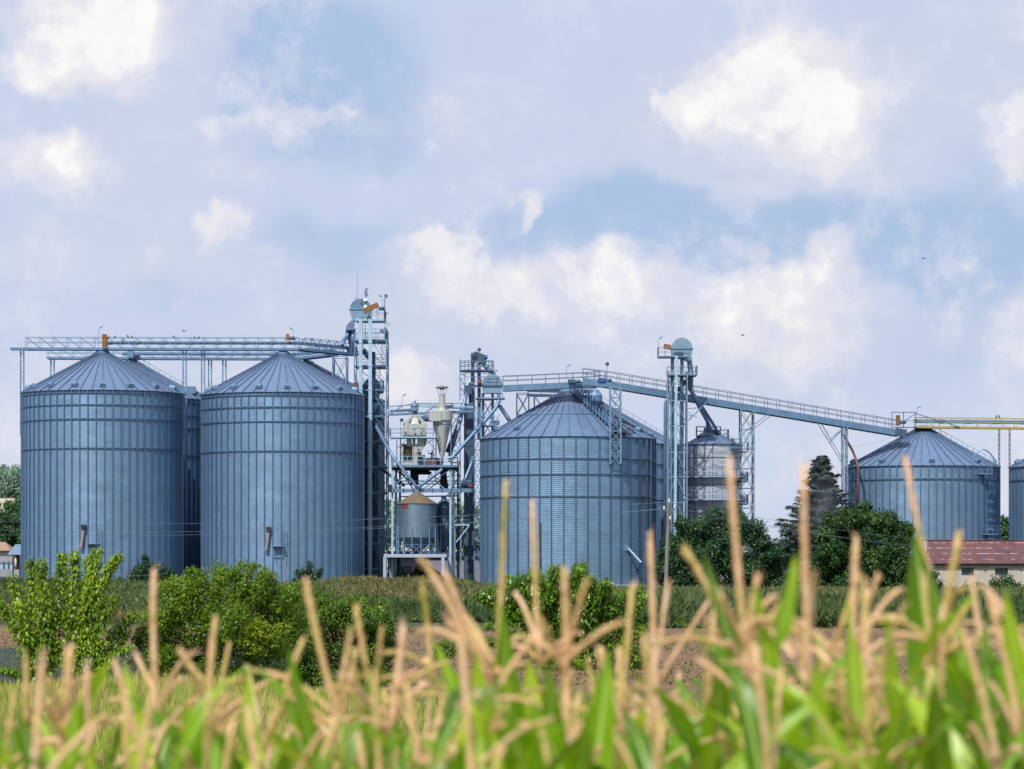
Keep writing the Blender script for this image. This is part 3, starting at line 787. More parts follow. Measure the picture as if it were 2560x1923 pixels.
def dome_head(parent, px0, px1, py_top, py_mid, py_bot, Y, mat, d=1.6, spout=None, mat2=None):
    """elevator head: half-round hood over a box body, optional funnel foot on one side"""
    x0, x1 = X(px0, Y), X(px1, Y); zt, zm, zb = Z(py_top, Y), Z(py_mid, Y), Z(py_bot, Y)
    n = 16; poly = [((x0+x1)/2 + (x1-x0)/2*math.cos(a), zm + (zt-zm)*math.sin(a)) for a in np.linspace(0, PI, n)]
    h = MB().prism(poly, Y-d/2, Y+d/2).build('hood', mat, parent)
    f = MB()
    for xx in (0.0, 0.5, -0.5):
        a = math.acos(xx); f.box(((x0+x1)/2 + (x1-x0)/2*xx, Y-d/2-.02, zm + (zt-zm)*math.sin(a)/2), (.07, .06, (zt-zm)*math.sin(a)))
    f.box(((x0+x1)/2, Y, zm), (x1-x0+.25, d+.2, .14)); f.build('flange', mat2 or mat, h)
    if spout == 'l': poly = [(x0, zm-.08), (x0, zb+.6), (x0+(x1-x0)*.12, zb-.35), (x0+(x1-x0)*.3, zb-.35), (x0+(x1-x0)*.42, zb), (x1, zb), (x1, zm-.08)]
    elif spout == 'r': poly = [(x0, zm-.08), (x0, zb), (x1-(x1-x0)*.42, zb), (x1-(x1-x0)*.3, zb-.3), (x1-(x1-x0)*.1, zb-.3), (x1, zb+.6), (x1, zm-.08)]
    elif spout == 'h': poly = [(x0, zm-.08), (x0+(x1-x0)*.05, zb+.7), (x0+(x1-x0)*.3, zb), (x0+(x1-x0)*.85, zb), (x1, zb+1.1), (x1, zm-.08)]
    else: poly = [(x0, zm-.08), (x0, zb), (x1, zb), (x1, zm-.08)]
    MB().prism(poly, Y-d/2+.03, Y+d/2-.03).build('head_body', mat2 or mat, parent)
# --- T1, the tall one with the antennas
Yf, Yb = 394.0, 400.0; Ym = 397.0
T1 = thing('elevator_tower', 'tallest elevator tower with antennas and pale blue twin trunks', 'elevator tower', (X(928, Ym), Ym, GZ))
xa, xb = X(886, Yf), X(966, Yf)
for x, y in ((xa, Yf), (xb, Yf), (xb, Yb), (xa, Yb)):
    MB().beam((x, y, GZ), (x, y, Z(848, Yf)), 0.14).build('leg', 'steel', T1)
lv = [848, 912, 973, 1039, 1102, 1166, 1230, 1293, 1357, 1421]
br = MB()
for i, py in enumerate(lv):
    z = Z(py, Yf); zn = Z(lv[i+1], Yf) if i+1 < len(lv) else GZ
    br.beam((xb, Yf, z), (X(938, Yf), Yf, z-.1), .1)
    br.beam((X(930, Yf), Yf, z-.2), (xb, Yf, zn), .09); br.beam((X(938, Yf), Yf, z-.2), (xb, Yf, zn+.9), .07)
    br.beam((X(912, Yf), Yf, z), (X(893, Yf), Yf, zn), .07); br.beam((xa, Yf, z), (xa, Yb, zn), .08); br.beam((xb, Yf, zn), (xb, Yb, z), .10)
    br.beam((xa, Yb, z), (xb, Yb, zn), .09)
br.build('bracing', 'steel', T1)
for i, py in enumerate(lv):
    xr = xb if i < 2 else (X(955, Yf) if i in (2, 3) else xb)
    platform(T1, xa, xr, Yf, Yb, Z(py, Yf), 'steel', 1.25 if i < 3 else 0.0, .22, 'fbr', 1.3)
platform(T1, X(888, Yf), X(959.5, Yf), 394.8, 399, Z(795, Yf), 'steel_light', 1.25, .28, 'fbr', 1.0, 'steel_grey')
duct(T1, 897.5, 906, 798, 1500, 393.45, 'steel_light', .8, collars=11)
duct(T1, 921.5, 930, 798, 1500, 393.45, 'steel_light', .8, collars=11)
dome_head(T1, 876, 929, 748, 774, 796, 396.8, 'duct', 1.9, 'l', 'dome')
MB().box(at(903, 757, 395.7), (0.30, .06, .22)).build('rust_patch', 'orange', T1)
l = MB(); ladder(l, at(910, 846, 395.6), at(910, 792, 395.6), .38, .35); l.build('ladder', 'steel', T1)
for pxl, p0, p1 in ((960, 912, 848), (944, 973, 910), (960, 1040, 972), (960, 1104, 1038), (960, 1167, 1100), (944, 1232, 1164), (950, 1294, 1228), (940, 1358, 1291), (946, 1440, 1355)):
    l = MB(); ladder(l, at(pxl, p0, 395.3), at(pxl+1, p1, 395.3), .58, .33, t=.045); l.build('ladder', 'steel', T1)
# two-way valve and its pipes on the left
v = MB().prism([(X(871, 395.9), Z(826, 395.9)), (X(884, 395.9), Z(826, 395.9)), (X(887, 395.9), Z(806, 395.9)), (X(880, 395.9), Z(801, 395.9)), (X(868, 395.9), Z(812, 395.9)), (X(864, 395.9), Z(826, 395.9))], 395.5, 396.4).build('diverter', 'duct', T1)
MB().tube([at(869, 824, 396), at(868, 840, 396), at(858, 852, 394.5), at(856, 862, 393)], .26, 10).build('spout', 'duct', T1, True)
MB().tube([at(872, 824, 396.4), at(873, 845, 396.4), at(877, 860, 396.6), at(878, 868, 396.8)], .24, 10).build('spout', 'duct_dark', T1, True)
MB().tube([at(883, 822, 396.2), at(882, 872, 396.2)], .32, 10).build('spout', 'duct', T1, True)
MB().beam(at(906, 876, 396.6), at(931, 902, 397.5), .5, .45).build('spout', 'duct_dark', T1)
MB().tube([at(933, 880, 398), at(933, 1012, 398)], .28, 10).build('dust_pipe', 'duct_dark', T1, True)
bx = MB(); bx.box(at(881, 880, 396.4), (1.2, 2.4, .9)).build('inlet_box', 'steel_dark', T1)
# shorter elevator standing inside the tower
T1b = thing('bucket_elevator', 'shorter elevator with rounded grey head inside the antenna tower', 'elevator tower', (X(930, 399), 399, GZ))
dome_head(T1b, 908, 953, 945, 973, 1000, 398.6, 'steel_grey', 2.0, 'h', 'dome')
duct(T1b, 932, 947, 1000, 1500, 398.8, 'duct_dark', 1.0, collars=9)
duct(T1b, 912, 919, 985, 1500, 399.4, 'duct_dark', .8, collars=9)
MB().box(at(918, 968, 397.2), (1.5, .5, .45), ry=.15).build('belt_guard', 'rust_red', T1b)
MB().tube([at(918, 963, 396.9), at(918, 963, 396.4)], .36, 12).build('pulley', 'steel_dark', T1b)
l = MB(); ladder(l, at(943, 972, 397.3), at(943, 948, 397.3), .9, .28, t=.05); l.build('ladder', 'steel_light', T1b)
MB().tube([at(940, 1006, 397), at(930, 1030, 397)], .4, 10).build('spout', 'dome', T1b, True)
motor_box('rusty motor guard at the left edge of the antenna tower', at(890, 962, 393.6), (0.6, .5, .6), -.3, 'rust_red', False)
motor_box('tilted orange motor guard by the antenna tower head', at(927.5, 769.5, 394.4), (1.95, .55, .58), -.42)
# antennas
an = 'antennas on the tallest elevator tower'
tag(MB().tube([at(893, 750, 397), at(894, 672, 397)], [.03, .012], 6).build('whip_antenna', 'steel_dark', None, False, at(893, 750, 397)), 'tall thin whip antenna above the tower hood', 'antenna', an)
tag(MB().tube([at(888, 752, 396.5), at(888, 742, 396.5)], .03, 6).beam(at(887, 743.5, 396.5), at(889, 743.5, 396.5), .03).build('stub_antenna', 'steel_dark', None, False, at(888, 752, 396.5)), 'short stub antenna on the left of the tower hood', 'antenna', an)
t = thing('grid_antenna', 'curved wire grid antenna on a short mast over the hood', 'antenna', at(913, 746, 396.5), an)
MB().tube([at(913, 748, 396.5), at(913, 728, 396.5)], .05, 6).build('mast', 'steel_dark', t)
g = MB()
for j in range(7):
    q = [at(914 + 6*(1-(k/4-1)**2)*-0.4 + j*1.15, 721 + k*2.5, 396.5 - .02*j*j) for k in range(9)]
    g.tube(q, .018, 4)
for k in range(9):
    g.tube([at(914 + 6*(1-(k/4-1)**2)*-0.4 + j*1.15, 721 + k*2.5, 396.5 - .02*j*j) for j in range(7)], .018, 4)
g.build('grid_reflector', 'steel_grey', t)
def dish(label, px, py, Y, nrm, r, mast=None, mat='white', dh=.05, th=.14):
    t = thing('dish_antenna', label, 'antenna', at(px, py, Y), an)
    MB().disc(at(px, py, Y), nrm, r, th, 18, dh).build('dish', mat, t, False)
    b = at(px, py, Y) - Vector(nrm).normalized()*th
    MB().beam(b, mast if mast else b - Vector(nrm).normalized()*.3, .06).build('bracket', 'steel_dark', t)
dish('white dish on top of the tower hood', 912.5, 749, 395.6, (0, -1, .1), .20)
dish('white dish low on the tower hood, left of the tilted orange guard', 913.5, 767, 394.9, (-.1, -1, .05), .24)
t = thing('antenna_mast', 'slender antenna mast at the right of the antenna tower', 'mast', at(962, 848, 395), an)
MB().tube([at(962.5, 848, 395), at(962.2, 735, 395)], .055, 6).build('pole', 'steel_dark', t)
MB().box(at(962, 764, 394.9), (.14, .14, .65)).build('sector_panel', 'steel_grey', t)
MB().tube([at(964.5, 848, 395), at(964.5, 780, 395)], .05, 6).build('pole', 'steel_dark', t)
dish('grey dish at the top of the antenna mast', 966, 741, 395, (.75, -.7, 0), .24, at(962.5, 742, 395), 'steel_grey')
dish('small side-on dish just below the top platform', 968.5, 783, 395, (1, -.3, 0), .24, at(964.5, 783, 395), 'white', .02)
dish('big white drum dish on the right of the antenna mast', 970.5, 814, 394.8, (.7, -.7, 0), .5, at(965, 814, 395), 'white', .02, .35)
dish('pale dish leaning behind the second platform railing', 960.5, 828.5, 394.4, (-.35, -.9, 0), .36, at(964, 828, 395), 'steel_grey', .02, .2)
dish('pale panel antenna left of the leaning dish', 952, 828, 394.4, (-.8, -.55, 0), .28, at(949, 830, 395), 'steel_grey', .02, .1)

# --- T2 dark gabled elevator
T2 = thing('bucket_elevator', 'dark elevator with gabled head and caged platform', 'elevator tower', (X(1185, 396), 396, GZ))
YY = 396.0
hp = [(X(1177, YY), Z(909, YY)), (X(1186, YY), Z(909, YY)), (X(1192, YY), Z(902, YY)), (X(1202, YY), Z(909, YY)), (X(1210, YY), Z(913, YY)), (X(1216, YY), Z(907, YY)),
      (X(1216, YY), Z(890, YY)), (X(1207, YY), Z(886, YY)), (X(1191, YY), Z(879.5, YY)), (X(1177, YY), Z(885, YY))]
MB().prism(hp, YY-.8, YY+.8).build('head', 'steel_dark', T2)
MB().disc(at(1187, 895, YY-.82), (0, -1, 0), .35, .1, 12).build('bearing', 'dark', T2)
MB().tube([at(1213, 893, YY-.9), at(1219, 893, YY-.9)], .28, 10).build('motor_body', 'blue', T2)
duct(T2, 1177, 1186, 908, 1180, YY, 'steel', .8, collars=4)
duct(T2, 1193.5, 1202, 908, 1100, YY, 'steel', .8, collars=3)
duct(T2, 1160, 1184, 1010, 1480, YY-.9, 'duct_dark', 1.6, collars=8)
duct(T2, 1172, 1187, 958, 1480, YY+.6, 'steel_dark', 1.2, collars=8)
MB().box(at(1170, 975, YY-.9), (.95, 1.0, 1.1)).build('head_box', 'steel_dark', T2)
cg = MB()
for (px, yy, p0) in ((1150, YY-1.5, 898), (1162, YY-1.2, 902), (1229, YY+1, 900), (1234, YY-1, 901), (1222, YY+1.5, 899)):
    cg.beam(at(px, p0, yy), at(px, 1000 if px < 1170 else 960, yy), .12 if px == 1150 else .08)
for py in (902, 912, 924, 932, 942, 955, 968, 982):
    if py < 950: cg.beam(at(1162, py, YY-1.2), at(1234, py+2, YY-1), .07)
    cg.beam(at(1150, py+6, YY-1.5), at(1166, py+4, YY-1.0), .07)
for py in (925, 946, 968):
    cg.beam(at(1150, py, YY-1.5), at(1163, py+18, YY-1), .06)
cg.build('cage', 'steel', T2)
platform(T2, X(1151, YY), X(1232, YY), YY-1.4, YY+1.6, Z(926, YY), 'steel_dark', 1.1, .16, 'fbr', .9)
MB().tube([at(1207, 910, YY-.4), at(1222, 924, YY-.6), at(1237, 936, YY-.8)], .26, 10).build('spout', 'steel', T2)
MB().tube([at(1168, 984, 394.6), at(1162, 1002, 394.2), at(1148, 1064, 393), at(1124, 1140, 392)], .22, 10).build('spout', 'duct', T2, True)
MB().tube([at(1159, 1010, 395.6), at(1142, 1072, 395), at(1118, 1130, 394)], .26, 10).build('spout', 'duct_dark', T2, True)
t = thing('lattice_mast', 'narrow lattice mast at the left edge of the middle silo', 'mast', (X(1193, 391), 391, GZ))
trestle(t, X(1186, 390.5), X(1201, 390.5), 390.5, 392, GZ, Z(1020, 391), 17, .14, .07, 'steel', False)
t = thing('lattice_mast', 'tall thin lattice mast behind the cyclone', 'mast', (X(1139, 399), 399, GZ))
trestle(t, X(1128, 398), X(1150, 398), 398, 400, GZ, Z(1035, 399), 14, .11, .06, 'steel', True)
t = thing('lattice_mast', 'lattice ladder mast below the white elevator head', 'mast', (X(1218, 398), 398, GZ))
trestle(t, X(1206, 397), X(1232, 397), 397, 399.5, GZ, Z(1000, 398), 10, .11, .06, 'steel', True)
# --- T2b white dome
T2b = thing('bucket_elevator', 'elevator with pale domed head beside the dark gabled one', 'elevator tower', (X(1230, 394), 394, GZ))
dome_head(T2b, 1206, 1255, 936.5, 961.5, 984, 393.6, 'dome', 2.2, None, 'dome')
for a, b in ((1204, 1211), (1228, 1235)):
    duct(T2b, a, b, 985, 1450, 393.6, 'steel', .8, collars=7)
platform(T2b, X(1189, 393), X(1262, 393), 392.2, 395.2, Z(995, 393), 'steel', 0, .16)
platform(T2b, X(1186, 393), X(1258, 393), 392.3, 395.4, Z(963, 393), 'steel', 1.0, .10, 'fl', 1.0)
MB().tube([at(1195, 956, 392.4), at(1203, 956, 392.4)], .42, 12).build('pulley_guard', 'rust_red', T2b, True)
MB().tube([at(1247, 986, 392.8), at(1246, 1004, 392.4), at(1240, 1020, 392), at(1200, 1066, 391.0), at(1133, 1141, 389.0), at(1122, 1152, 388.7)], .23, 12).build('spout', 'duct', T2b, True)
MB().tube([at(1250, 1016, 392.6), at(1278, 1058, 390.5)], .26, 10).build('spout', 'duct_dark', T2b, True)
fx = MB()
for px in (1194, 1256):
    fx.beam(at(px, 985, 392.2), at(px, 997, 392.2), .12)
fx.beam(at(1258, 995, 392.2), at(1246, 1015, 392.2), .1).box(at(1240, 1057, 392.2), (.9, .5, .6)).beam(at(1238, 1058, 392.2), at(1250, 1035, 392.2), .06)
fx.build('bracket', 'steel', T2b)
platform(T2b, X(1196, 392), X(1242, 392), 391.5, 394.5, Z(1064, 392), 'steel', 1.0, .10, 'f', .9)

# --- T3 domed elevator right of the middle silos
Y3 = 378.5
T3 = thing('elevator_tower', 'domed elevator tower with bright front post, right of the middle silo', 'elevator tower', (X(1692, Y3), Y3, GZ))
dome_head(T3, 1678, 1730, 846, 872, 897, Y3, 'dome', 1.9, 'r', 'dome')
duct(T3, 1677, 1685, 896, 1500, Y3, 'steel_grey', .75, collars=10)
duct(T3, 1700.5, 1709, 896, 1500, Y3, 'steel_grey', .75, collars=10)
platform(T3, X(1645, Y3), X(1717, Y3), Y3-1.5, Y3+1.5, Z(891.5, Y3), 'steel_grey', 1.05, .16, 'fbl', .8)
platform(T3, X(1668, Y3), X(1741, Y3), Y3-1.9, Y3+1.9, Z(938, Y3), 'steel_grey', 1.0, .14, 'fbr', .8)
MB().beam(at(1691, 889, Y3-2.2), at(1686, 1480, Y3-2.2), .30, .24).build('front_post', 'steel_light', T3)
for px, yy in ((1669, Y3-2), (1718, Y3-2), (1715, Y3+2), (1671, Y3+2)):
    MB().beam(at(px, 930, yy), (X(px-1.5, yy), yy, GZ), .16).build('leg', 'steel_grey', T3)
b = MB(); ys = [938, 1002, 1065, 1131, 1192, 1256, 1320, 1400]
for y0, y1 in zip(ys[:-1], ys[1:]):
    b.beam(at(1669, y1, Y3-2), at(1718, y1, Y3-2), .14); b.beam(at(1671, y1, Y3+2), at(1715, y1, Y3+2), .12)
    b.beam(at(1669, y1, Y3-2), at(1689, y0, Y3-2.1), .09); b.beam(at(1691, y0, Y3-2.1), at(1718, y1, Y3-2), .09)
    b.beam(at(1671, y0, Y3+2), at(1715, y1, Y3+2), .08)
    b.beam(at(1718, y0, Y3-2), at(1715, y1, Y3+2), .08)
b.build('bracing', 'steel_grey', T3)
l = MB(); ladder(l, at(1697, 938, Y3-1), at(1697, 892, Y3-1), .42, .33); ladder(l, at(1695, 1460, Y3+.2), at(1695, 940, Y3+.2), .42, .33); ladder(l, at(1673, 1200, Y3-1.6), at(1673, 940, Y3-1.6), .3, .3); l.build('ladder', 'steel_grey', T3)
MB().tube([at(1663.5, 1360, Y3), at(1663.5, 1012, Y3), at(1666, 1000, Y3), at(1672, 997, Y3)], .22, 10).build('dust_pipe', 'duct', T3, True)
MB().tube([at(1722, 893, Y3), at(1724, 906, Y3), at(1727, 930, Y3), at(1725, 975, Y3)], [.34, .30, .34, .34], 12).build('spout', 'steel_grey', T3, True)
MB().tube([at(1725, 970, Y3), at(1733, 990, Y3), at(1768, 1053, Y3+4), at(1772, 1066, Y3+5), at(1772, 1082, Y3+5)], [.28, .21, .21, .32, .28], 12).build('spout', 'duct', T3, True)
MB().tube([at(1726, 975, Y3+1), at(1752, 1012, Y3+3), at(1788, 1068, Y3+5), at(1793, 1086, Y3+6)], [.24, .19, .19, .30], 12).build('spout', 'duct', T3, True)
MB().beam(at(1722, 945, Y3+.5), at(1694, 978, Y3+.5), .45, .4).build('spout', 'duct_dark', T3)
MB().beam(at(1721, 1052, Y3-1), at(1772, 1000, Y3), .10).beam(at(1713, 1040, Y3-1), at(1734, 1040, Y3), .08).beam(at(1716, 1022, Y3+1), at(1748, 1020, Y3+1), .08).beam(at(1718, 1030, Y3+1), at(1742, 1044, Y3+1), .07).build('strut', 'steel_grey', T3)
motor_box('orange motor guard left of the tall domed elevator head', at(1668, 867, Y3-.9), (0.85, .5, .55), .18, 'orange', False)
MB().box(at(1697, 884, Y3-1.05), (.9, .3, .36)).build('gear_box', 'steel_dark', T3)
# --- D dented stainless tank
YD = 385.0; RD = 69.5*YD/FPX; cD = Vector((X(1781, YD), YD, GZ)); zeD = Z(1113, YD)
D = thing('dented_tank', 'dented shiny steel tank with ring walkways, above the dark trees', 'tank', cD)
bands = [1113, 1146, 1170, 1192, 1214, 1250, 1284, 1330, 1400, 1480]
for i, (a, b) in enumerate(zip(bands[:-1], bands[1:])):
    m = MB(); za_, zb_ = Z(a, YD), Z(b, YD)
    m.lathe(cD, [(RD, zb_), (RD+.015, zb_+.1), (RD, za_)], 56, False, False)
    m.build('wall_band', 'stainless' if i in (0, 2, 4) else ('stainless_dull' if i in (3, 5, 6, 7, 8) else 'stainless'), D, True)
sb = MB()
for py in bands[1:-1]: sb.lathe(cD, [(RD, Z(py, YD)-.05), (RD+.06, Z(py, YD)-.05), (RD+.06, Z(py, YD)+.05), (RD, Z(py, YD)+.05)], 56, False, False)
for a in (-.75, -.05, .7): sb.beam((cD.x+(RD+.03)*math.sin(a), YD-(RD+.03)*math.cos(a), GZ), (cD.x+(RD+.03)*math.sin(a), YD-(RD+.03)*math.cos(a), zeD), .07)
sb.build('seam', 'steel_dark', D)
r1 = 29*YD/FPX; zr = Z(1090, YD)
rf = MB()
for i in range(20):
    a0, a1 = 2*PI*i/20, 2*PI*(i+1)/20
    p = lambda a, r, z: (cD.x + r*math.sin(a), YD - r*math.cos(a), z)
    rf.add([p(a0, RD+.1, zeD), p(a1, RD+.1, zeD), p(a1, r1, zr), p(a0, r1, zr)], [(0, 1, 2, 3)])
    rf.beam(p(a0, RD+.1, zeD+.03), p(a0, r1, zr+.03), .06, .08)
rf.build('roof', 'roof', D)
MB().lathe(cD, [(RD+.12, zeD-.12), (RD+.14, zeD+.03), (RD-.1, zeD+.03)], 56, False, False).build('eave_ring', 'steel_dark', D)
MB().lathe((X(1771, YD), YD, 0), [(1.4, Z(1090, YD)), (.9, Z(1083, YD)), (.55, Z(1079, YD)), (.5, Z(1070, YD))], 16).build('inlet_cone', 'steel_grey', D)
MB().lathe((X(1791, YD), YD, 0), [(.6, Z(1090, YD)), (.55, Z(1075, YD))], 14).build('inlet_neck', 'steel_grey', D)
platform(D, X(1741, YD), X(1801, YD), YD-.9, YD+.9, Z(1090, YD), 'steel_dark', 1.1, .14, 'fblr', .9)
platform(D, X(1800, YD), X(1820, YD), YD-1.4, YD+1.2, Z(1098, YD), 'steel_dark', 1.1, .12, 'fbr', .7)
for py, px1 in ((1123, 1867), (1128, 1867)):
    pass
platform(D, X(1822, YD), X(1850, YD), YD-3.0, YD-.6, Z(1121, YD), 'steel', 1.05, .12, 'fbr', .6)
platform(D, X(1848, YD), X(1867, YD), YD-2.6, YD-.2, Z(1130, YD), 'steel', 1.05, .12, 'fr', .6)
st = MB(); ladder(st, at(1822, 1120, YD-1.5), at(1806, 1090, YD-1.5), .9, .3, Vector((0, 1, 0))); st.beam(at(1820, 1100, YD-2), at(1838, 1118, YD-2), .06).beam(at(1808, 1078, YD-2), at(1838, 1100, YD-2), .06); st.build('stair', 'steel', D)
for py in (1193, 1250):
    z = Z(py, YD); pr = RD+.95; o = MB()
    seg = 14; a0, a1 = -1.45, 1.2
    for i in range(seg):
        p0, p1 = a0+(a1-a0)*i/seg, a0+(a1-a0)*(i+1)/seg
        q = [(cD.x+r*math.sin(a), YD-r*math.cos(a), zz) for zz in (z-.1, z) for r, a in ((RD+.02, p0), (pr, p0), (pr, p1), (RD+.02, p1))]
        o.add(q, [(0, 1, 2, 3), (7, 6, 5, 4), (1, 5, 6, 2), (0, 4, 5, 1), (3, 2, 6, 7), (0, 3, 7, 4)])
    o = o.build('ring_walkway', 'steel_light', D)
    rr = MB(); pts = [Vector((cD.x+pr*math.sin(a), YD-pr*math.cos(a), z)) for a in np.linspace(-.85, .75, 10)]
    railing(rr, pts, 1.05, 2.2, .05); rr.build('railing', 'steel_light', o)
    platform(D, X(1846, YD), X(1866, YD), YD-2.4, YD, Z(py+9, YD), 'steel_dark', 1.0, .2, 'fr', .6)
    MB().box(at(1859, py+1-3, YD-1.8), (.5, .5, .8)).build('control_box', 'steel_grey', D)
    MB().box(at(1854, py-2-3, YD-2.2), (.18, .2, .7)).build('valve', 'rust_red', D)
    platform(D, X(1688, YD), X(1716, YD), YD-2.2, YD-.4, Z(py+1, YD), 'steel_dark', 1.1, .14, 'f', .6)
motor_box('small rusty motor on the side platform of the dented tank', at(1832, 1103, YD-2.4), (.3, .3, .6), 0, 'rust_red', False)

# ------------------------------------------------------------------ cleaning plant between the towers
YP = 391.0
P = thing('steel_frame', 'open steel frame with working platform between the elevators', 'steel frame', (X(1060, YP), YP, GZ))
for px, yy, m in ((981, YP-2, 'steel_light'), (990, YP+3, 'steel_dark'), (1000, YP+4, 'steel_dark'), (1126, YP-2, 'steel_light'), (1134, YP-1, 'steel_light'), (1145, YP+4, 'steel_dark')):
    MB().beam(at(px, 1166, yy), (X(px, yy), yy, GZ), .26).build('leg', m, P)
platform(P, X(980, YP), X(1144, YP), YP-2.6, YP+4.5, Z(1164, YP), 'steel', 1.05, .28, 'fblr', 1.9, 'steel_light')
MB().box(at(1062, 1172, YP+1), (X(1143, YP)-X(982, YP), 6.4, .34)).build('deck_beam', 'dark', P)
b = MB()
b.beam(at(1005, 1210, YP-2), at(982, 1232, YP-2), .16).beam(at(1020, 1180, YP-2), at(978, 1224, YP-2), .14)
b.beam(at(1085, 1200, YP-2), at(1122, 1232, YP-2), .18).beam(at(1062, 1178, YP+4), at(1142, 1226, YP+4), .12).beam(at(1142, 1178, YP+4), at(1062, 1228, YP+4), .12)
b.beam(at(992, 1178, YP+4), at(1060, 1228, YP+4), .14).beam(at(1124, 1174, YP-2), at(1052, 1228, YP-2), .13).beam(at(1000, 1176, YP+2), at(1034, 1224, YP+2), .16)
b.beam(at(978, 1203, YP), at(1180, 1203, YP), .14).beam(at(978, 1210, YP+3), at(1180, 1210, YP+3), .14).beam(at(1000, 1242, YP+4), at(1145, 1240, YP+4), .16)
for px in (1072, 1088): b.beam(at(px, 1176, YP+3), at(px, 1206, YP+3), .10)
b.build('bracing', 'steel', P)
gearm = MB().tube([at(1107, 1172, YP), at(1109, 1190, YP), at(1110, 1222, YP)], [.5, .38, .55], 12)
gearm.build('flex_pipe', 'dark', P, True)
MB().box(at(1036, 1190, YP+1.5), (1.0, 1.2, 2.2)).build('surge_hopper', 'dark', P)
MB().lathe(at(1058, 1182, YP+1), [(.9, Z(1186, YP)), (1.1, Z(1180, YP)), (.3, Z(1174, YP))], 14).build('fan_housing', 'dark', P)
# horizontal conveyor below the platform
t = thing('screw_conveyor', 'horizontal enclosed conveyor above the rusty roofed bin', 'conveyor', at(1078, 1227, YP-2.3))
MB().beam(at(975, 1227, YP-2.3), at(1181, 1226, YP-2.3), .62, .46).build('conveyor_trough', 'steel', t)
for px in range(985, 1180, 24): MB().box(at(px, 1226.6, YP-2.3), (.12, .74, .60)).build('flange', 'steel_dark', t)
MB().box(at(974, 1221, YP-2.4), (.5, .6, .9)).build('drive_box', 'dark', t)
MB().box(at(1176, 1213, YP-2.4), (.5, .5, .5)).build('motor_body', 'rust_red', t)
# bridge between towers
YB = 392.0
t = thing('conveyor_bridge', 'short pale truss bridge between antenna tower and gabled elevator', 'conveyor', at(1075, 1030, YB))
c = MB().beam(at(970, 1017, YB), at(1040, 1011, YB), .12).beam(at(1040, 1009, YB), at(1184, 1009, YB), .10)
c.beam(at(970, 1037, YB), at(1184, 1028, YB), .26)
c.beam(at(970, 1038, YB+1.5), at(1184, 1029, YB+1.5), .2)
for i in range(5):
    p = 975+42*i; c.beam(at(p, 1036-.4*i, YB), at(p+32, 1014-1.2*i, YB), .13); c.beam(at(p+21, 1035, YB), at(p+21, 1014, YB), .07)
c.build('truss', 'steel', t)
MB().beam(at(970, 1027, YB+.7), at(1028, 1026, YB+.7), .5, .38).beam(at(1042, 1014, YB+.7), at(1184, 1020, YB+.7), .5, .40).build('conveyor_trough', 'steel_light', t)
MB().lathe(at(1036, 1020, YB), [(.35, Z(1031, YB)), (.5, Z(1027, YB)), (.48, Z(1021, YB)), (.36, Z(1019, YB)), (.5, Z(1016, YB)), (.42, Z(1009, YB)), (.2, Z(1007, YB))], 14).build('drive_drum', 'steel_grey', t)
# seed cleaner
C = thing('grain_cleaner', 'cream grain cleaning machine with arched hood on upper platform', 'machine', at(1037, 1092, YP-.5))
f = YP-1.6
MB().box(at(1037, 1075.5, f+.6), (58*f/FPX, 1.6, 31*f/FPX)).build('housing', 'cream', C)
hood = [(X(1008, f), Z(1060, f)), (X(1012, f), Z(1055, f)), (X(1031, f), Z(1039, f)), (X(1044, f), Z(1038, f)), (X(1062, f), Z(1053, f)), (X(1066, f), Z(1060, f)),
        (X(1057, f), Z(1060, f)), (X(1043, f), Z(1043, f)), (X(1032, f), Z(1044, f)), (X(1020, f), Z(1058, f)), (X(1020, f), Z(1060, f))]
MB().prism(hood, f-.1, f+1.2).build('arched_hood', 'cream', C)
MB().lathe(at(1038, 1052, f+.6), [(.70, Z(1060, f)), (.72, Z(1046, f)), (.60, Z(1043, f))], 20).build('drum', 'white', C)
MB().box(at(1050, 1053, f+.1), (.26, .3, .5)).build('hood_door', 'dark', C)
mk = MB()
for px, py in ((1014, 1082), (1038, 1086), (1054, 1082)): mk.box(at(px, py, f-.22), (.24, .06, .28))
mk.build('warning_plate', 'orange', C)
mk = MB()
for px, py in ((1035, 1073), (1053, 1073), (1058, 1071), (1059, 1077)): mk.box(at(px, py, f-.22), (.2, .05, .09))
mk.build('vent_slot', 'dark', C)
s = MB(); s.box(at(1037, 1075, f-.215), (.04, .03, 1.5)); s.box(at(1020, 1075, f-.215), (.05, .03, 1.5)); s.box(at(1037, 1089, f-.215), (2.7, .05, .06)); s.build('seam', 'steel_grey', C)
h = MB().prism([(X(1043, f), Z(1138, f)), (X(1060, f), Z(1118, f)), (X(1064, f), Z(1092, f)), (X(1043, f), Z(1092, f))], f, f+1.0)
h.build('outlet_hopper', 'cream', C)
MB().prism([(X(1060, f), Z(1116, f)), (X(1063.5, f), Z(1112, f)), (X(1068, f), Z(1092, f)), (X(1064.2, f), Z(1092, f))], f+.1, f+1.2).build('hopper_side', 'steel_dark', C)
MB().box(at(1023, 1104, f+.5), (.6, .6, 1.2)).build('outlet_neck', 'cream', C)
MB().box(at(1035, 1104, f+.5), (.35, .5, 1.2)).build('outlet_neck', 'steel_grey', C)
MB().tube([at(1052, 1138, f+.5), at(1056, 1168, f+.5)], .5, 12).build('outlet_pipe', 'steel_grey', C)
cb = MB(); x0, x1, z0, z1 = X(1003, f), X(1044, f), Z(1163, f), Z(1112, f)
cb.box(((x0+x1)/2, f+1.7, (z0+z1)/2), (x1-x0, .08, z1-z0)); cb.box((x0+.1, f+.9, (z0+z1)/2), (.2, 1.6, z1-z0)); cb.box((x1-.22, f+.85, (z0+z1)/2), (.44, 1.7, z1-z0))
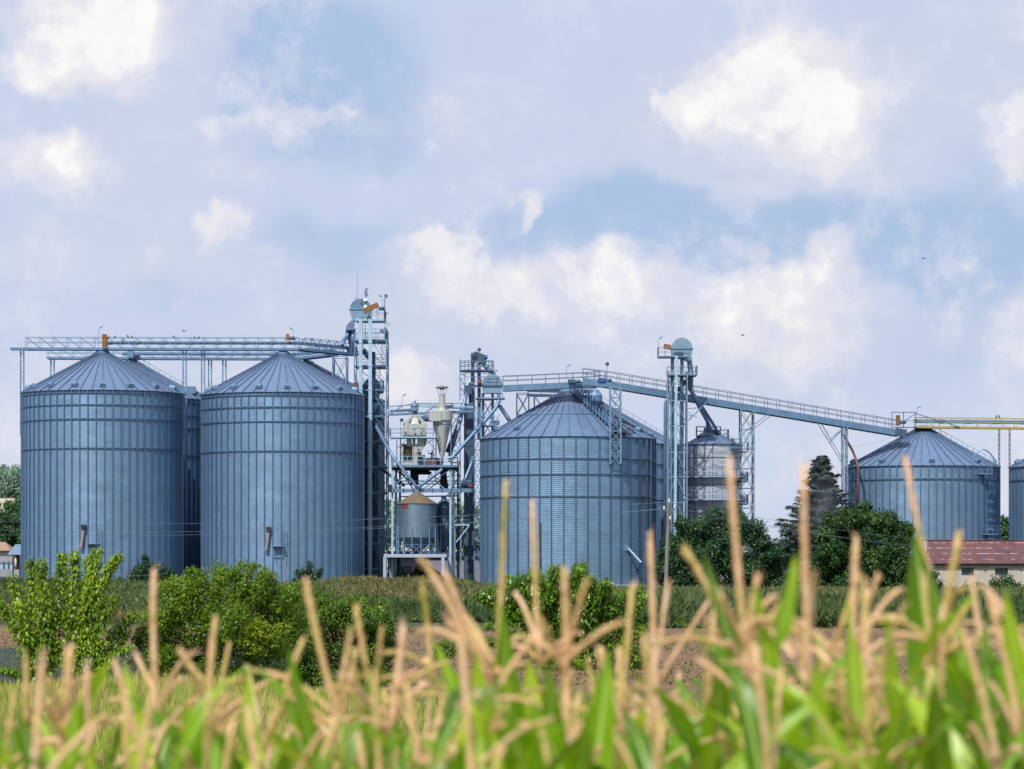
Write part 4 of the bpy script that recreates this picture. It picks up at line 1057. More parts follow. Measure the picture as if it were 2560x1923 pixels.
cb.box(((x0+x1)/2, f+.85, z1+.06), (x1-x0+.1, 1.8, .14)); cb.box(((x0+x1)/2-.1, f+.05, z0+.2), (x1-x0-.5, .06, .40)); cb.box((X(1007, f), f+.02, (z0+z1)/2), (.12, .1, z1-z0)); cb.box((X(1032.5, f), f+.02, (z0+z1)/2), (.12, .1, z1-z0))
cab = thing('control_booth', 'open grey booth with a person in orange inside', 'booth', at(1023, 1163, f))
cb.build('shell', 'cream', cab)
MB().box(((x0+x1)/2, f+.85, z0+.42), (x1-x0-.5, 1.6, .06)).build('floor_plate', 'steel', cab)
U = thing('upper_platform', 'upper pale platform holding the cream cleaning machine', 'platform', at(1033, 1094, YP))
platform(U, X(976, YP), X(1092, YP), YP-2.4, YP+1.5, Z(1093.5, YP), 'steel_light', 1.0, .16, 'fblr', 1.5, 'steel_grey')
lg = MB()
for px, yy in ((992, YP-2.3), (1083, YP-2.3), (1001, YP+1.3), (1090, YP+1.3)):
    MB().beam(at(px, 1096, yy), at(px, 1163, yy), .13).build('leg', 'steel', U)
lg.beam(at(992, 1122, YP-2.3), at(1016, 1100, YP-2.3), .10).beam(at(1068, 1100, YP-2.3), at(1092, 1130, YP-2.3), .12).beam(at(1001, 1150, YP+1.3), at(1084, 1098, YP+1.3), .08)
lg.build('bracing', 'steel', U)
# cyclone
cy = at(1105, 1160, YP-.8); yc = YP-.8
CYC = thing('dust_cyclone', 'pale dust cyclone with brown hat-shaped rain cap', 'cyclone', cy)
MB().lathe(cy, [(.10, Z(1149, yc)), (.30, Z(1138, yc)), (22*yc/FPX, Z(1060, yc)), (24*yc/FPX, Z(1052, yc)), (26.5*yc/FPX, Z(1051, yc)), (26.5*yc/FPX, Z(1028, yc)), (26*yc/FPX, Z(1027, yc)), (11*yc/FPX, Z(1026, yc)), (9*yc/FPX, Z(1020, yc)), (8*yc/FPX, Z(1019.5, yc)), (8*yc/FPX, Z(988, yc)), (8.8*yc/FPX, Z(987.5, yc)), (8.8*yc/FPX, Z(986, yc))], 32).build('body', 'cream', CYC, False)
s = MB()
for a in np.linspace(0, 2*PI, 7)[:-1]:
    s.beam((cy.x+23*yc/FPX*math.cos(a), yc+23*yc/FPX*math.sin(a), Z(1062, yc)), (cy.x+10*yc/FPX*math.cos(a), yc+10*yc/FPX*math.sin(a), Z(1110, yc)), .05)
s.lathe(cy, [(22.3*yc/FPX, Z(1062, yc)), (22.8*yc/FPX, Z(1061, yc)), (22*yc/FPX, Z(1060, yc))], 28, False, False).lathe(cy, [(11.9*yc/FPX, Z(1103, yc)), (12.4*yc/FPX, Z(1102, yc)), (11.9*yc/FPX, Z(1101, yc))], 28, False, False)
s.build('stiffening', 'steel_grey', CYC)
MB().prism([(X(1073, yc), Z(1052, yc)), (X(1080, yc), Z(1054, yc)), (X(1104, yc), Z(1054, yc)), (X(1104, yc), Z(1029, yc)), (X(1074, yc), Z(1028, yc))], yc-1.4, yc-.5).build('spiral_inlet', 'cream', CYC)
MB().tube([at(1052, 1046, yc+.2), at(1066, 1046, yc-.3), at(1078, 1046, yc-.9)], .42, 10).build('inlet_pipe', 'steel_dark', CYC, True)
MB().box(at(1058, 1044, yc+.1), (.7, .8, .65)).build('inlet_box', 'steel_light', CYC)
cp = MB().lathe(cy, [(.06, Z(975, yc)), (.55, Z(971, yc)), (17*yc/FPX, Z(969.5, yc)), (.75, Z(967, yc)), (.18, Z(964.5, yc)), (.02, Z(963.5, yc))], 24).build('rain_cap', 'pole', CYC)
s = MB()
for a in (0.3, 1.87, 3.44, 5.0): s.beam((cy.x+.42*math.cos(a), yc+.42*math.sin(a), Z(987, yc)), (cy.x+.62*math.cos(a), yc+.62*math.sin(a), Z(970, yc)), .045)
s.build('cap_strut', 'steel_dark', CYC)
MB().tube([at(1104, 1148, yc), at(1100, 1162, yc+.2)], .32, 10).build('outlet', 'steel_dark', CYC, True)
for px, yy in ((1083, yc-1.2), (1127, yc-1.2), (1128, yc+1.2)):
    MB().beam(at(px, 1062, yy), at(px, 1164, yy), .09).build('leg', 'steel', CYC)
# long slanting grain pipes
gp = 'round grain pipes slanting between the elevators'
def pipe(label, pts, r, mat):
    return tag(MB().tube(pts, r, 12).build('grain_pipe', mat, None, True, pts[-1]), label, 'pipe', gp)
pipe('long grain pipe slanting from the antenna tower down to the rusty roofed bin', [at(938, 1048, 395), at(941, 1068, 394), at(962, 1108, 390), at(985, 1146, 388.2), at(1039, 1214, 388.2), at(1043, 1222, 388.2)], .20, 'duct')
pipe('grain pipe slanting leftward under the platform onto the rusty roofed bin', [at(1106, 1172, 388.3), at(1098, 1180, 388.3), at(1052, 1214, 388.2), at(1047, 1222, 388.2)], .20, 'duct')
pipe('grain pipe crossing in front of the dark elevator duct', [at(1184, 1142, 393.5), at(1175, 1170, 393.2), at(1160, 1205, 392.6), at(1155, 1222, 392)], .24, 'duct')
pipe('dark grain pipe from the antenna tower to the left of the frame', [at(951, 1170, 393), at(985, 1196, 392), at(1010, 1214, 391)], .2, 'duct_dark')
# bins on the whitewashed deck
def bin_(label, px0, px1, py_apex, py_e, py_h, py_b, Y, roof_mat, wall_mat, nleg, group):
    cx = (px0+px1)/2; c = Vector((X(cx, Y), Y, Z(py_b, Y))); R = (px1-px0)/2*Y/FPX
    t = thing('hopper_bin', label, 'bin', c, group)
    MB().lathe(c, [(R, Z(py_h, Y)), (R, Z(py_e, Y))], 40, False, False).build('wall', wall_mat, t, True)
    rf = MB()
    for i in range(14):
        a0, a1 = 2*PI*i/14, 2*PI*(i+1)/14
        p = lambda a, r, z: (c.x+r*math.sin(a), Y-r*math.cos(a), z)
        am = (a0+a1)/2
        rf.add([p(a0, R+.12, Z(py_e, Y)-.03), p(am, R+.12, Z(py_e, Y)-.03), p(a1, R+.12, Z(py_e, Y)-.03), p(a1, .3, Z(py_apex, Y)), p(a0, .3, Z(py_apex, Y))], [(0, 1, 2, 3, 4)])
    rf.build('roof', roof_mat, t)
    MB().lathe(c, [(.32, Z(py_apex, Y)-.05), (.32, Z(py_apex, Y)+.35)], 14).build('roof_cap', 'steel_grey', t)
    MB().lathe(c, [(.3, Z(py_b, Y)+.15), (R-.03, Z(py_h, Y)-.02)], 32, True, False).build('hopper', 'duct_dark', t, True)
    top = Z(py_h-27, Y); cr = MB()
    for i in range(nleg):
        a = 2*PI*(i+.5)/nleg; b = 2*PI*(i+1.5)/nleg
        p = Vector((c.x+(R+.08)*math.sin(a), Y-(R+.08)*math.cos(a), 0)); q = Vector((c.x+(R+.08)*math.sin(b), Y-(R+.08)*math.cos(b), 0))
        MB().beam((p.x, p.y, Z(py_b, Y)), (p.x, p.y, top), .12).build('leg', 'steel', t)
        zb, zm = Z(py_b, Y)+.05, Z(py_h+18, Y)
        cr.beam((p.x, p.y, zb), (q.x, q.y, zm), .06).beam((p.x, p.y, zm), (q.x, q.y, zb), .06).beam((p.x, p.y, zm), (q.x, q.y, zm), .05)
    cr.build('bracing', 'steel', t)
    return t, c, R
gb = 'hopper bins on the whitewashed deck'
tb, cb_, Rb = bin_('shiny hopper bin with rusty brown cone roof', 993, 1092, 1231, 1259, 1344, 1386, 388.3, 'rust_roof', 'wall_bin', 14, gb)
MB().add([(cb_.x+(Rb+.012)*math.sin(a), 388.3-(Rb+.012)*math.cos(a), z) for a in (-.85, -.72, -.59, -.46) for z in (Z(1273, 388.3), Z(1260, 388.3))], [(0, 2, 3, 1), (2, 4, 5, 3), (4, 6, 7, 5)]).build('rust_stain', 'rust_red', tb)
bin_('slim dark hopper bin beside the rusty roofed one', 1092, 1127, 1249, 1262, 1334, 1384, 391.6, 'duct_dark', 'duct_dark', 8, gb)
t = thing('loading_deck', 'whitewashed deck on square posts carrying the bins', 'deck', (X(1040, 388), 388, GZ))
zt = Z(1385.5, 388)
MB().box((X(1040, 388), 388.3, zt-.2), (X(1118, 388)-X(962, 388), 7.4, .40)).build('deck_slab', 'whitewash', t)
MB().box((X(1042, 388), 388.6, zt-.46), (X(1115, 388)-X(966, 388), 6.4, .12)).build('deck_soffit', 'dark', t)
for px, yy, mm in ((962, 384.8, 'whitewash'), (1107.5, 384.8, 'whitewash'), (1123, 386.5, 'whitewash'), (978, 391.6, 'concrete'), (995, 391.8, 'wood')):
    MB().beam((X(px, yy), yy, GZ), (X(px, yy), yy, zt-.40), .38).build('post', mm, t)
# side landing by the duct
S = thing('side_landing', 'small landing with railing between the bins and middle silo', 'platform', at(1160, 1311, 389.5))
platform(S, X(1136, 389.5), X(1174, 389.5), 388.5, 391, Z(1311, 389.5), 'steel_light', 1.0, .16, 'fr', .8, 'steel')
MB().beam(at(1173, 1314, 388.5), at(1140, 1356, 388.5), .14).build('strut', 'steel_light', S)
for px in (1137, 1152): MB().beam(at(px, 1314, 389.5), (X(px, 389.5), 389.5, GZ), .16).build('leg', 'steel_grey', S)
# buildings behind the deck
YH = 430.0
t = thing('plaster_hall', 'mauve plastered hall wall seen under the deck', 'building', (X(1060, YH), YH, GZ))
MB().box((X(1085, YH), YH+3, (Z(1392, YH)+GZ)/2), (X(1200, YH)-X(970, YH), 6, Z(1392, YH)-GZ)).build('wall', 'mauve', t)
MB().prism([(X(965, YH), Z(1392, YH)), (X(1205, YH), Z(1392, YH)), (X(1200, YH), Z(1378, YH)), (X(970, YH), Z(1378, YH))], YH-.4, YH+6.4).build('roof', 'steel_dark', t)
YS = 405.0
t = thing('timber_shed', 'dark gabled shed under the bin deck', 'building', (X(1068, YS), YS, GZ))
MB().box((X(1068, YS), YS+2, (Z(1434, YS)+GZ)/2), (X(1100, YS)-X(1036, YS), 4, Z(1434, YS)-GZ)).build('wall', 'mauve', t)
MB().prism([(X(1030, YS), Z(1436, YS)), (X(1106, YS), Z(1436, YS)), (X(1062, YS), Z(1406, YS)), (X(1044, YS), Z(1408, YS))], YS-.5, YS+4.6).build('roof', 'wood', t)
MB().box((X(1066, YS), YS-.03, Z(1452, YS)), (1.0, .08, 1.2)).build('door', 'dark', t)
# green tractor under the deck
YT = 398.0
T = thing('green_tractor', 'dark green tractor parked in the shade under the deck', 'tractor', (X(1013, YT), YT, GZ))
k = YT/FPX; bx0 = X(1013, YT)
MB().box((bx0, YT, GZ+1.15), (1.05, 2.6, .75)).build('hood', 'green_paint', T)
MB().box((bx0, YT+1.5, GZ+1.75), (1.5, 1.4, 1.1)).build('cab', 'glass', T)
MB().box((bx0, YT+1.5, GZ+2.36), (1.75, 1.7, .14)).build('cab_roof', 'green_paint', T)
for sx in (-1, 1):
    w = MB().tube([(bx0+sx*.62, YT+1.4, GZ+.80), (bx0+sx*.98, YT+1.4, GZ+.80)], .80, 20).build('wheel', 'rubber', T)
    MB().tube([(bx0+sx*.99, YT+1.4, GZ+.80), (bx0+sx*1.0, YT+1.4, GZ+.80)], .42, 14).build('rim', 'yellow', w)
    w = MB().tube([(bx0+sx*.50, YT-1.0, GZ+.50), (bx0+sx*.80, YT-1.0, GZ+.50)], .50, 18).build('wheel', 'rubber', T)
    MB().tube([(bx0+sx*.81, YT-1.0, GZ+.5), (bx0+sx*.82, YT-1.0, GZ+.5)], .25, 12).build('rim', 'yellow', w)
    MB().box((bx0+sx*.36, YT-1.32, GZ+1.22), (.22, .06, .16)).build('headlight', 'white', T)
    MB().box((bx0+sx*.82, YT+1.4, GZ+1.68), (.44, 1.3, .10)).build('fender', 'green_paint', T)
MB().box((bx0, YT-1.33, GZ+1.0), (.6, .05, .4)).build('grille', 'dark', T)
# rusty machine on the platform
t = thing('rusty_machine', 'dark rusty machine box behind the platform railing', 'machine', at(1081, 1163, YP-.8))
MB().box(at(1081, 1154, YP-.6), (1.5, .9, .86)).build('housing', 'rust_red', t)
MB().box(at(1081, 1147.5, YP-.6), (1.6, 1.0, .12)).build('cover', 'steel_dark', t)
MB().tube([at(1096, 1160, YP-.8), at(1104, 1159, YP-.8)], .2, 10).build('motor_body', 'rust_red', t)

# ------------------------------------------------------------------ people
def skin_mesh(name, joints, edges, mat, parent, sub=1):
    """joints: list of (vec, radius); one continuous skinned surface"""
    me = bpy.data.meshes.new(name)
    org = origin_of(parent)
    me.from_pydata([tuple(Vector(j[0]) - org) for j in joints], edges, [])
    o = bpy.data.objects.new(name, me); COL.objects.link(o); o.parent = parent
    sk = o.modifiers.new('skin', 'SKIN'); sk.use_smooth_shade = True
    for v, j in zip(me.skin_vertices[0].data, joints): v.radius = (j[1], j[1]*(j[2] if len(j) > 2 else 1)); v.use_root = False
    me.skin_vertices[0].data[0].use_root = True
    s = o.modifiers.new('sub', 'SUBSURF'); s.levels = sub; s.render_levels = sub
    me.materials.append(M[mat]); return o
def person(label, foot, H, lean, arms, shirt, trousers, face=(0, -1)):
    """arms: for each side (elbow offset, hand offset) from the shoulder, in metres"""
    t = thing('person', label, 'person', foot); s = H/1.75; F = Vector(foot)
    fd = Vector((face[0], face[1], 0)).normalized(); sd = Vector((-fd.y, fd.x, 0))
    L = Vector(lean)
    def p(side, fwd, up, k=0.0): return F + sd*side*s + fd*fwd*s + Vector((0, 0, up*s)) + L*(up/1.75)
    J = [(p(0, 0, .95), .135*s, .8), (p(0, .01, 1.15), .125*s, .8), (p(0, .0, 1.36), .155*s, .7), (p(0, 0, 1.48), .06*s), (p(0, .01, 1.55), .058*s), (p(0, .02, 1.64), .098*s), (p(0, .01, 1.72), .06*s), (p(0, .125, 1.625), .014*s)]
    E = [(0, 1), (1, 2), (2, 3), (3, 4), (4, 5), (5, 6), (5, 7)]
    hand_ends = []
    for si, side in enumerate((-1, 1)):
        b = len(J); sh = p(side*.19, 0, 1.41); el = sh + Vector(arms[si][0])*s; ha = sh + Vector(arms[si][1])*s
        d = (ha-el).normalized()
        J += [(sh, .062*s), (el, .044*s), (ha, .030*s), (ha + d*.075*s, .036*s)]
        E += [(2, b), (b, b+1), (b+1, b+2), (b+2, b+3)]
        u = d.orthogonal().normalized()
        for q, (off, ln) in enumerate(((-.03, .07), (-.01, .085), (.01, .08), (.03, .062))):
            i = len(J); v = d.cross(u)
            J += [(ha + d*(.085+ln*.5)*s + u*off*s + v*.008*s, .010*s), (ha + d*(.085+ln)*s + u*off*s + v*.025*s, .008*s)]
            E += [(b+3, i), (i, i+1)]
        i = len(J); J += [(ha + d*.06*s + u*.05*s, .011*s), (ha + d*.09*s + u*.068*s, .009*s)]; E += [(b+2, i), (i, i+1)]
        hand_ends.append((sh, el))
        l = len(J)
        J += [(p(side*.10, 0, .88), .098*s), (p(side*.11, .03, .50), .062*s), (p(side*.12, 0, .09), .042*s), (p(side*.13, .14, .04), .036*s)]
        E += [(0, l), (l, l+1), (l+1, l+2), (l+2, l+3)]
    skin_mesh('body', J, E, 'skin', t)
    g = .022*s
    sj = [(p(0, 0, .93), .15*s, .8), (p(0, .01, 1.15), .147*s, .8), (p(0, 0, 1.36), .175*s, .72), (p(0, 0, 1.46), .09*s)]
    se = [(0, 1), (1, 2), (2, 3)]
    for sh, el in hand_ends:
        b = len(sj); sj += [(sh, .085*s), (sh.lerp(el, .85), .068*s)]; se += [(2, b), (b, b+1)]
    skin_mesh('shirt', sj, se, shirt, t)
    tj = [(p(0, 0, .95), .155*s, .8)]; te = []
    for side in (-1, 1):
        b = len(tj); tj += [(p(side*.10, 0, .86), .118*s), (p(side*.11, .03, .50), .085*s), (p(side*.12, 0, .12), .072*s)]; te += [(0, b), (b, b+1), (b+1, b+2)]
    skin_mesh('trousers', tj, te, trousers, t)
    for side in (-1, 1):
        MB().tube([p(side*.12, -.06, .06), p(side*.125, .08, .06), p(side*.13, .20, .04)], [.055*s, .058*s, .04*s], 10).build('shoe', 'dark', t, True)
        MB().tube([p(side*.035, .098, 1.648), p(side*.035, .106, 1.648)], .012*s, 8).build('eye', 'dark', t)
    hc = p(0, -.02, 1.70); m = MB().lathe(hc, [(.105*s, hc.z-.05*s), (.11*s, hc.z), (.085*s, hc.z+.055*s), (.03*s, hc.z+.08*s)], 14); m.build('hair', 'hair', t, True)
    return t
zb = Z(1163, f)+.46
person('person in orange top and teal trousers standing in the booth', Vector((X(1019.5, f+.8), f+.8, zb)), 1.72, (.0, 0, 0),
       (((-.10, -.03, -.27), (-.06, -.12, -.50)), ((.10, -.03, -.27), (.08, -.14, -.48))), 'shirt_orange', 'cloth_teal')
person('person in dark overalls leaning beside the booth', Vector((X(1053.5, f-.5), f-.5, Z(1163.5, f))), 1.92, (-.32, 0, 0),
       (((-.14, -.12, -.24), (-.30, -.26, -.16)), ((.06, -.08, -.28), (-.05, -.26, -.36))), 'cloth_navy', 'cloth_navy', (-.5, -.8))
person('person with one forearm raised behind the rusty machine box', Vector((X(1080, YP+.4), YP+.4, Z(1163.5, YP+.4)+.1)), 1.72, (.02, 0, 0),
       (((-.27, -.04, -.07), (-.30, -.06, .20)), ((.08, .05, -.28), (.10, -.08, -.52))), 'shirt_red', 'cloth_navy')
# ------------------------------------------------------------------ terrain
def sstep(a, b, x):
    t = min(1.0, max(0.0, (x-a)/(b-a))); return t*t*(3-2*t)
def lerp_tab(tab, x):
    if x <= tab[0][0]: return tab[0][1]
    for (a, va), (b, vb) in zip(tab[:-1], tab[1:]):
        if x <= b: return va + (vb-va)*(x-a)/(b-a)
    return tab[-1][1]
CREST = [(-400, .10), (230, .15), (520, .02), (700, .02), (840, .42), (1130, .46), (1230, .0), (1500, -.35), (2600, -.45)]
def ground_z(x, y):
    z = -0.6*sstep(240, 330, y)
    if 150 < y < 345:
        px = CX + x*FPX/max(y, 1)
        c = lerp_tab(CREST, px) + 0.6*sstep(240, 330, 300)
        z += c*sstep(150, 292, y)*(1-sstep(305, 345, y))
    if y > 20: z += 0.12*mnoise.noise(Vector((x*.07, y*.05, 0)))*min(1, (y-20)/40)
    return z
ys = [-200, -60, 0, 10, 20, 30, 40, 48, 56, 62, 70, 80, 90, 100, 110, 120, 130, 145, 160, 175, 190, 205, 220, 235, 250, 262, 274, 284, 292, 300, 308, 316, 324, 332, 340, 350, 370, 400, 450, 520, 600, 700, 900, 1300, 2000, 3500, 6500]
nx = 121; vs = []; fs = []
for y in ys:
    W = 90 + abs(y)*0.55
    for i in range(nx):
        x = (i/(nx-1)*2-1)*W; vs.append((x, y, ground_z(x, y)))
for j in range(len(ys)-1):
    for i in range(nx-1): fs.append((j*nx+i, j*nx+i+1, (j+1)*nx+i+1, (j+1)*nx+i))
structure(np_mesh('ground', vs, fs, 'soil', smooth=True))
RIDGE = [(-900, 1235), (0, 1244), (60, 1244), (400, 1262), (950, 1300), (1180, 1315), (1640, 1360), (2000, 1368), (2560, 1375), (3400, 1370)]
hv = []; hf = []; hy = [640, 760, 900, 1050, 1200, 1300, 1420, 1600, 1900]
hp_ = [-1.0, .10, .32, .60, .86, 1.0, 1.03, .8, -.1]; n = 70
for y, h in zip(hy, hp_):
    for i in range(n):
        px = -900 + 4300*i/(n-1); top = Z(lerp_tab(RIDGE, px), 1300)
        hv.append((X(px, y), y, top*h if h > 0 else h*1.2))
for j in range(len(hy)-1):
    for i in range(n-1): hf.append((j*n+i, j*n+i+1, (j+1)*n+i+1, (j+1)*n+i))
structure(np_mesh('hills', hv, hf, 'soil', smooth=True))

# ------------------------------------------------------------------ foliage kit
def rand_dirs(n):
    v = rng.normal(size=(n, 3)); return v/np.linalg.norm(v, axis=1)[:, None]
def leaf_quads(p, d, nrm, L, W, fold=0.18):
    """p base points, d direction, nrm facing; diamond leaves folded along the rib: two triangles sharing the rib -> quads"""
    n = len(p)
    s = np.cross(d, nrm); s /= (np.linalg.norm(s, axis=1)[:, None]+1e-9)
    u = np.cross(s, d)
    L = np.broadcast_to(np.asarray(L, float), (n,))[:, None]; W = np.broadcast_to(np.asarray(W, float), (n,))[:, None]
    a = p; b = p + d*L*.45 + s*W*.5 + u*W*fold; c = p + d*L - u*L*.12; e = p + d*L*.45 - s*W*.5 + u*W*fold
    v = np.stack([a, b, c, e], 1).reshape(-1, 3)
    f = np.arange(n*4).reshape(n, 4)
    return v, f
def crown_mesh(name, clusters, n, L, W, mat, parent=None, droop=0.3, fill=0.33, ragged=0.35, loc=None, flat=1.0, clump=9):
    c = np.array([[q[0][0], q[0][1], q[0][2]] for q in clusters]); r = np.array([q[1] for q in clusters])
    if clump:
        sd = rand_dirs(len(c)*clump); kk = np.repeat(np.arange(len(c)), clump)
        sr = r[kk]*rng.uniform(.22, .48, len(kk))
        sc = c[kk] + sd*(r[kk]*rng.uniform(.55, .95, len(kk)))[:, None]*np.array([1, 1, flat])
        c = np.concatenate([c, sc]); r = np.concatenate([r*.75, sr])
    pr = r**2/np.sum(r**2); k = rng.choice(len(c), n, p=pr)
    dr = rand_dirs(n); rad = rng.random(n)**fill
    lump = 1 + ragged*np.sin(dr[:, 0]*7+k)*np.sin(dr[:, 2]*6+2*k)*np.cos(dr[:, 1]*5+k) + rng.normal(size=n)*.07
    p = c[k] + dr*(r[k]*rad*lump)[:, None]*np.array([1, 1, flat])
    d = dr*.55 + rand_dirs(n)*.75 + np.array([0, 0, -droop]); d /= np.linalg.norm(d, axis=1)[:, None]
    nn = dr*1.0 + rand_dirs(n)*.45 + np.array([0, 0, .55])
    v, f = leaf_quads(p, d, nn, L*(.7+.6*rng.random(n)), W*(.7+.6*rng.random(n)))
    return np_mesh(name, v, f, mat, parent, loc)
def px_cluster(px, py, rpx, Y, dy=0.0):
    return (at(px, py, Y) + Vector((0, dy, 0)), rpx*Y/FPX)
def limb(mb, a, b, r0, r1, bend=0.15, n=6):
    a, b = Vector(a), Vector(b); L = (b-a).length
    off = Vector((random.uniform(-1, 1), random.uniform(-1, 1), random.uniform(-.3, .3)))*L*bend
    pts = [a.lerp(b, i/(n-1)) + off*math.sin(PI*i/(n-1)) for i in range(n)]
    mb.tube(pts, [r0 + (r1-r0)*i/(n-1) for i in range(n)], 7); return pts
def tree(name, label, cat, base, clusters, n, L, W, mat, trunk_r, group=None, droop=.3, ragged=.35, stems=1, fill=.33):
    t = thing(name, label, cat, base, group); mb = MB(); B = Vector(base)
    cc = sum((Vector(c[0]) for c in clusters), Vector())/len(clusters)
    for s in range(stems):
        o = Vector((random.uniform(-.2, .2)*(s > 0), random.uniform(-.2, .2)*(s > 0), 0))
        fork = B + o + (cc-B)*.55
        limb(mb, B + o - Vector((0, 0, .2)), fork, trunk_r, trunk_r*.6, .04)
        for c in clusters: limb(mb, fork, Vector(c[0]), trunk_r*.45, trunk_r*.1, .1)
    mb.build('trunk', 'bark', t, True)
    crown_mesh('crown', clusters, n, L, W, mat, t, droop, fill, ragged)
    return t
def base_at(px, Y): 
    x = X(px, Y); return Vector((x, Y, ground_z(x, Y)))

# big dark tree in front of the tank, walnut by the shed, spruce
Yt = 325.0
cl = [px_cluster(px, py, r, Yt, random.uniform(-1.5, 1.5)) for px, py, r in
      ((1712, 1350, 52), (1765, 1318, 44), (1820, 1312, 38), (1868, 1330, 46), (1905, 1375, 42), (1690, 1400, 48), (1740, 1420, 60), (1805, 1385, 70), (1870, 1430, 60), (1925, 1425, 36), (1660, 1430, 30), (1680, 1460, 40), (1760, 1470, 50), (1840, 1475, 50), (1915, 1470, 40), (1700, 1310, 22), (1850, 1290, 20), (1788, 1288, 20), (1943, 1390, 16))]
tree('broadleaf_tree', 'wide dark tree in front of the dented steel tank', 'tree', base_at(1790, Yt), cl, 56000, .27, .16, 'leaf_tree_b', .35, 'trees on the silo yard')
Yt = 318.0
cl = [px_cluster(px, py, r, Yt, random.uniform(-1.8, 1.8)) for px, py, r in
      ((2085, 1330, 44), (2120, 1300, 36), (2165, 1288, 32), (2210, 1305, 42), (2240, 1345, 40), (2265, 1330, 22), (2280, 1325, 14), (2075, 1375, 44), (2130, 1360, 64), (2190, 1370, 66), (2240, 1400, 48), (2070, 1430, 44), (2130, 1440, 62), (2200, 1440, 60), (2255, 1450, 40), (2055, 1340, 20), (2150, 1490, 50), (2215, 1490, 46), (2080, 1485, 44), (2285, 1420, 22), (2050, 1400, 22), (2300, 1470, 26))]
tree('broadleaf_tree', 'dense dark green tree left of the red-roofed shed', 'tree', base_at(2160, Yt), cl, 66000, .27, .17, 'leaf_tree', .35, 'trees on the silo yard')
# spruce
YS_ = 350.0
sp = thing('spruce_tree', 'tall dark spruce standing left of the short silo', 'tree', base_at(2053, YS_))
b0 = base_at(2053, YS_); top = at(2053, 1136, YS_); Hs = top.z - b0.z
MB().tube([b0, b0.lerp(top, .6), top], [.28, .14, .03], 8).build('trunk', 'bark', sp, True)
P_, D_, N_ = [], [], []
bm_ = MB()
for i in range(44):
    h = .06 + .92*(i/43)**.95 + random.uniform(-.006, .006); zc_ = b0.z + Hs*h
    h = min(.985, max(.05, h + random.uniform(-.02, .02))); zc_ = b0.z + Hs*h; Lb = min(7.6*(1-h), 2.6+3.0*(1-h)) + .2
    nb = 14 if h < .7 else 10
    h0 = h
    for k in range(nb):
        h = min(.99, h0 + random.uniform(-.015, .015)); zc_ = b0.z + Hs*h
        a = 2*PI*(k + random.random()*.8)/nb + i
        dirv = np.array([math.cos(a), math.sin(a), 0]); ln = Lb*random.uniform(.5, 1.15)
        rise = .02 + .50*h
        nn = int(16 + 20*ln)
        tt = rng.random(nn)**.7
        pts = np.array([b0.x, b0.y, zc_]) + dirv*(tt*ln)[:, None] + np.array([0, 0, 1])*((rise*tt - .22*tt**2 + .10*tt**4)*ln)[:, None]
        side = np.array([-dirv[1], dirv[0], 0])
        sd = rng.choice([-1, 1], nn)*rng.random(nn)
        pts = pts + side*(sd*.28*ln*(1-tt*.8))[:, None]
        d = dirv*.8 + side*sd[:, None]*.6 + np.array([0, 0, -.45]) + rand_dirs(nn)*.25
        d /= np.linalg.norm(d, axis=1)[:, None]
        P_.append(pts); D_.append(d); N_.append(np.tile(np.array([0, 0, 1.]), (nn, 1)) + rand_dirs(nn)*.4)
        e = Vector((b0.x, b0.y, zc_)); bm_.beam(e, e + Vector(dirv)*ln*.8 - Vector((0, 0, .05*ln)), .05)
P_, D_, N_ = map(np.concatenate, (P_, D_, N_))
v, f = leaf_quads(P_, D_, N_, .55*(.6+.8*rng.random(len(P_))), .17, .05)
np_mesh('crown', v, f, 'needle', sp)
bm_.build('branches', 'bark', sp)

# bushes of the middle ground
Yb_ = 62.0
cl = [px_cluster(px, py, r, Yb_, random.uniform(-.3, .3)) for px, py, r in
      ((430, 1500, 60), (480, 1465, 40), (545, 1470, 60), (610, 1455, 46), (655, 1470, 50), (700, 1510, 60), (400, 1580, 70), (480, 1560, 90), (580, 1550, 100), (680, 1580, 80), (390, 1660, 60), (460, 1660, 90), (570, 1650, 100), (670, 1660, 80), (420, 1720, 60), (520, 1730, 70), (640, 1730, 60), (365, 1610, 34), (740, 1560, 40), (735, 1480, 34),
       (478, 1428, 16), (500, 1445, 22), (560, 1440, 16), (618, 1425, 18), (600, 1412, 12), (585, 1430, 18), (655, 1432, 14), (680, 1450, 18), (470, 1445, 20), (640, 1412, 10), (445, 1455, 16), (350, 1575, 14), (345, 1650, 16))]
tree('leafy_bush', 'big bright green bush below the second tall silo', 'bush', base_at(540, Yb_), cl, 60000, .060, .034, 'leaf_bush', .05, 'roadside bushes', ragged=.45, stems=3, fill=.28)
cl = [px_cluster(650, 1578, 34, Yb_-.9), px_cluster(625, 1600, 26, Yb_-.9), px_cluster(675, 1592, 26, Yb_-.9), px_cluster(640, 1625, 24, Yb_-.9), px_cluster(618, 1575, 14, Yb_-.9), px_cluster(690, 1570, 14, Yb_-.9)]
tree('yellow_sapling', 'yellowing sapling spray in front of the big bush', 'bush', base_at(652, Yb_-.9), cl, 2600, .06, .034, 'leaf_gold', .02, None, fill=.5)
Yd_ = 66.0
cl = [px_cluster(px, py, r, Yd_, random.uniform(-.3, .3)) for px, py, r in
      ((770, 1530, 50), (820, 1530, 50), (870, 1540, 50), (930, 1550, 50), (965, 1575, 36), (780, 1600, 70), (860, 1610, 80), (940, 1620, 60), (800, 1690, 70), (880, 1700, 70), (950, 1690, 50), (760, 1680, 50), (840, 1745, 50), (920, 1740, 40), (800, 1490, 22), (895, 1505, 20), (975, 1620, 24))]
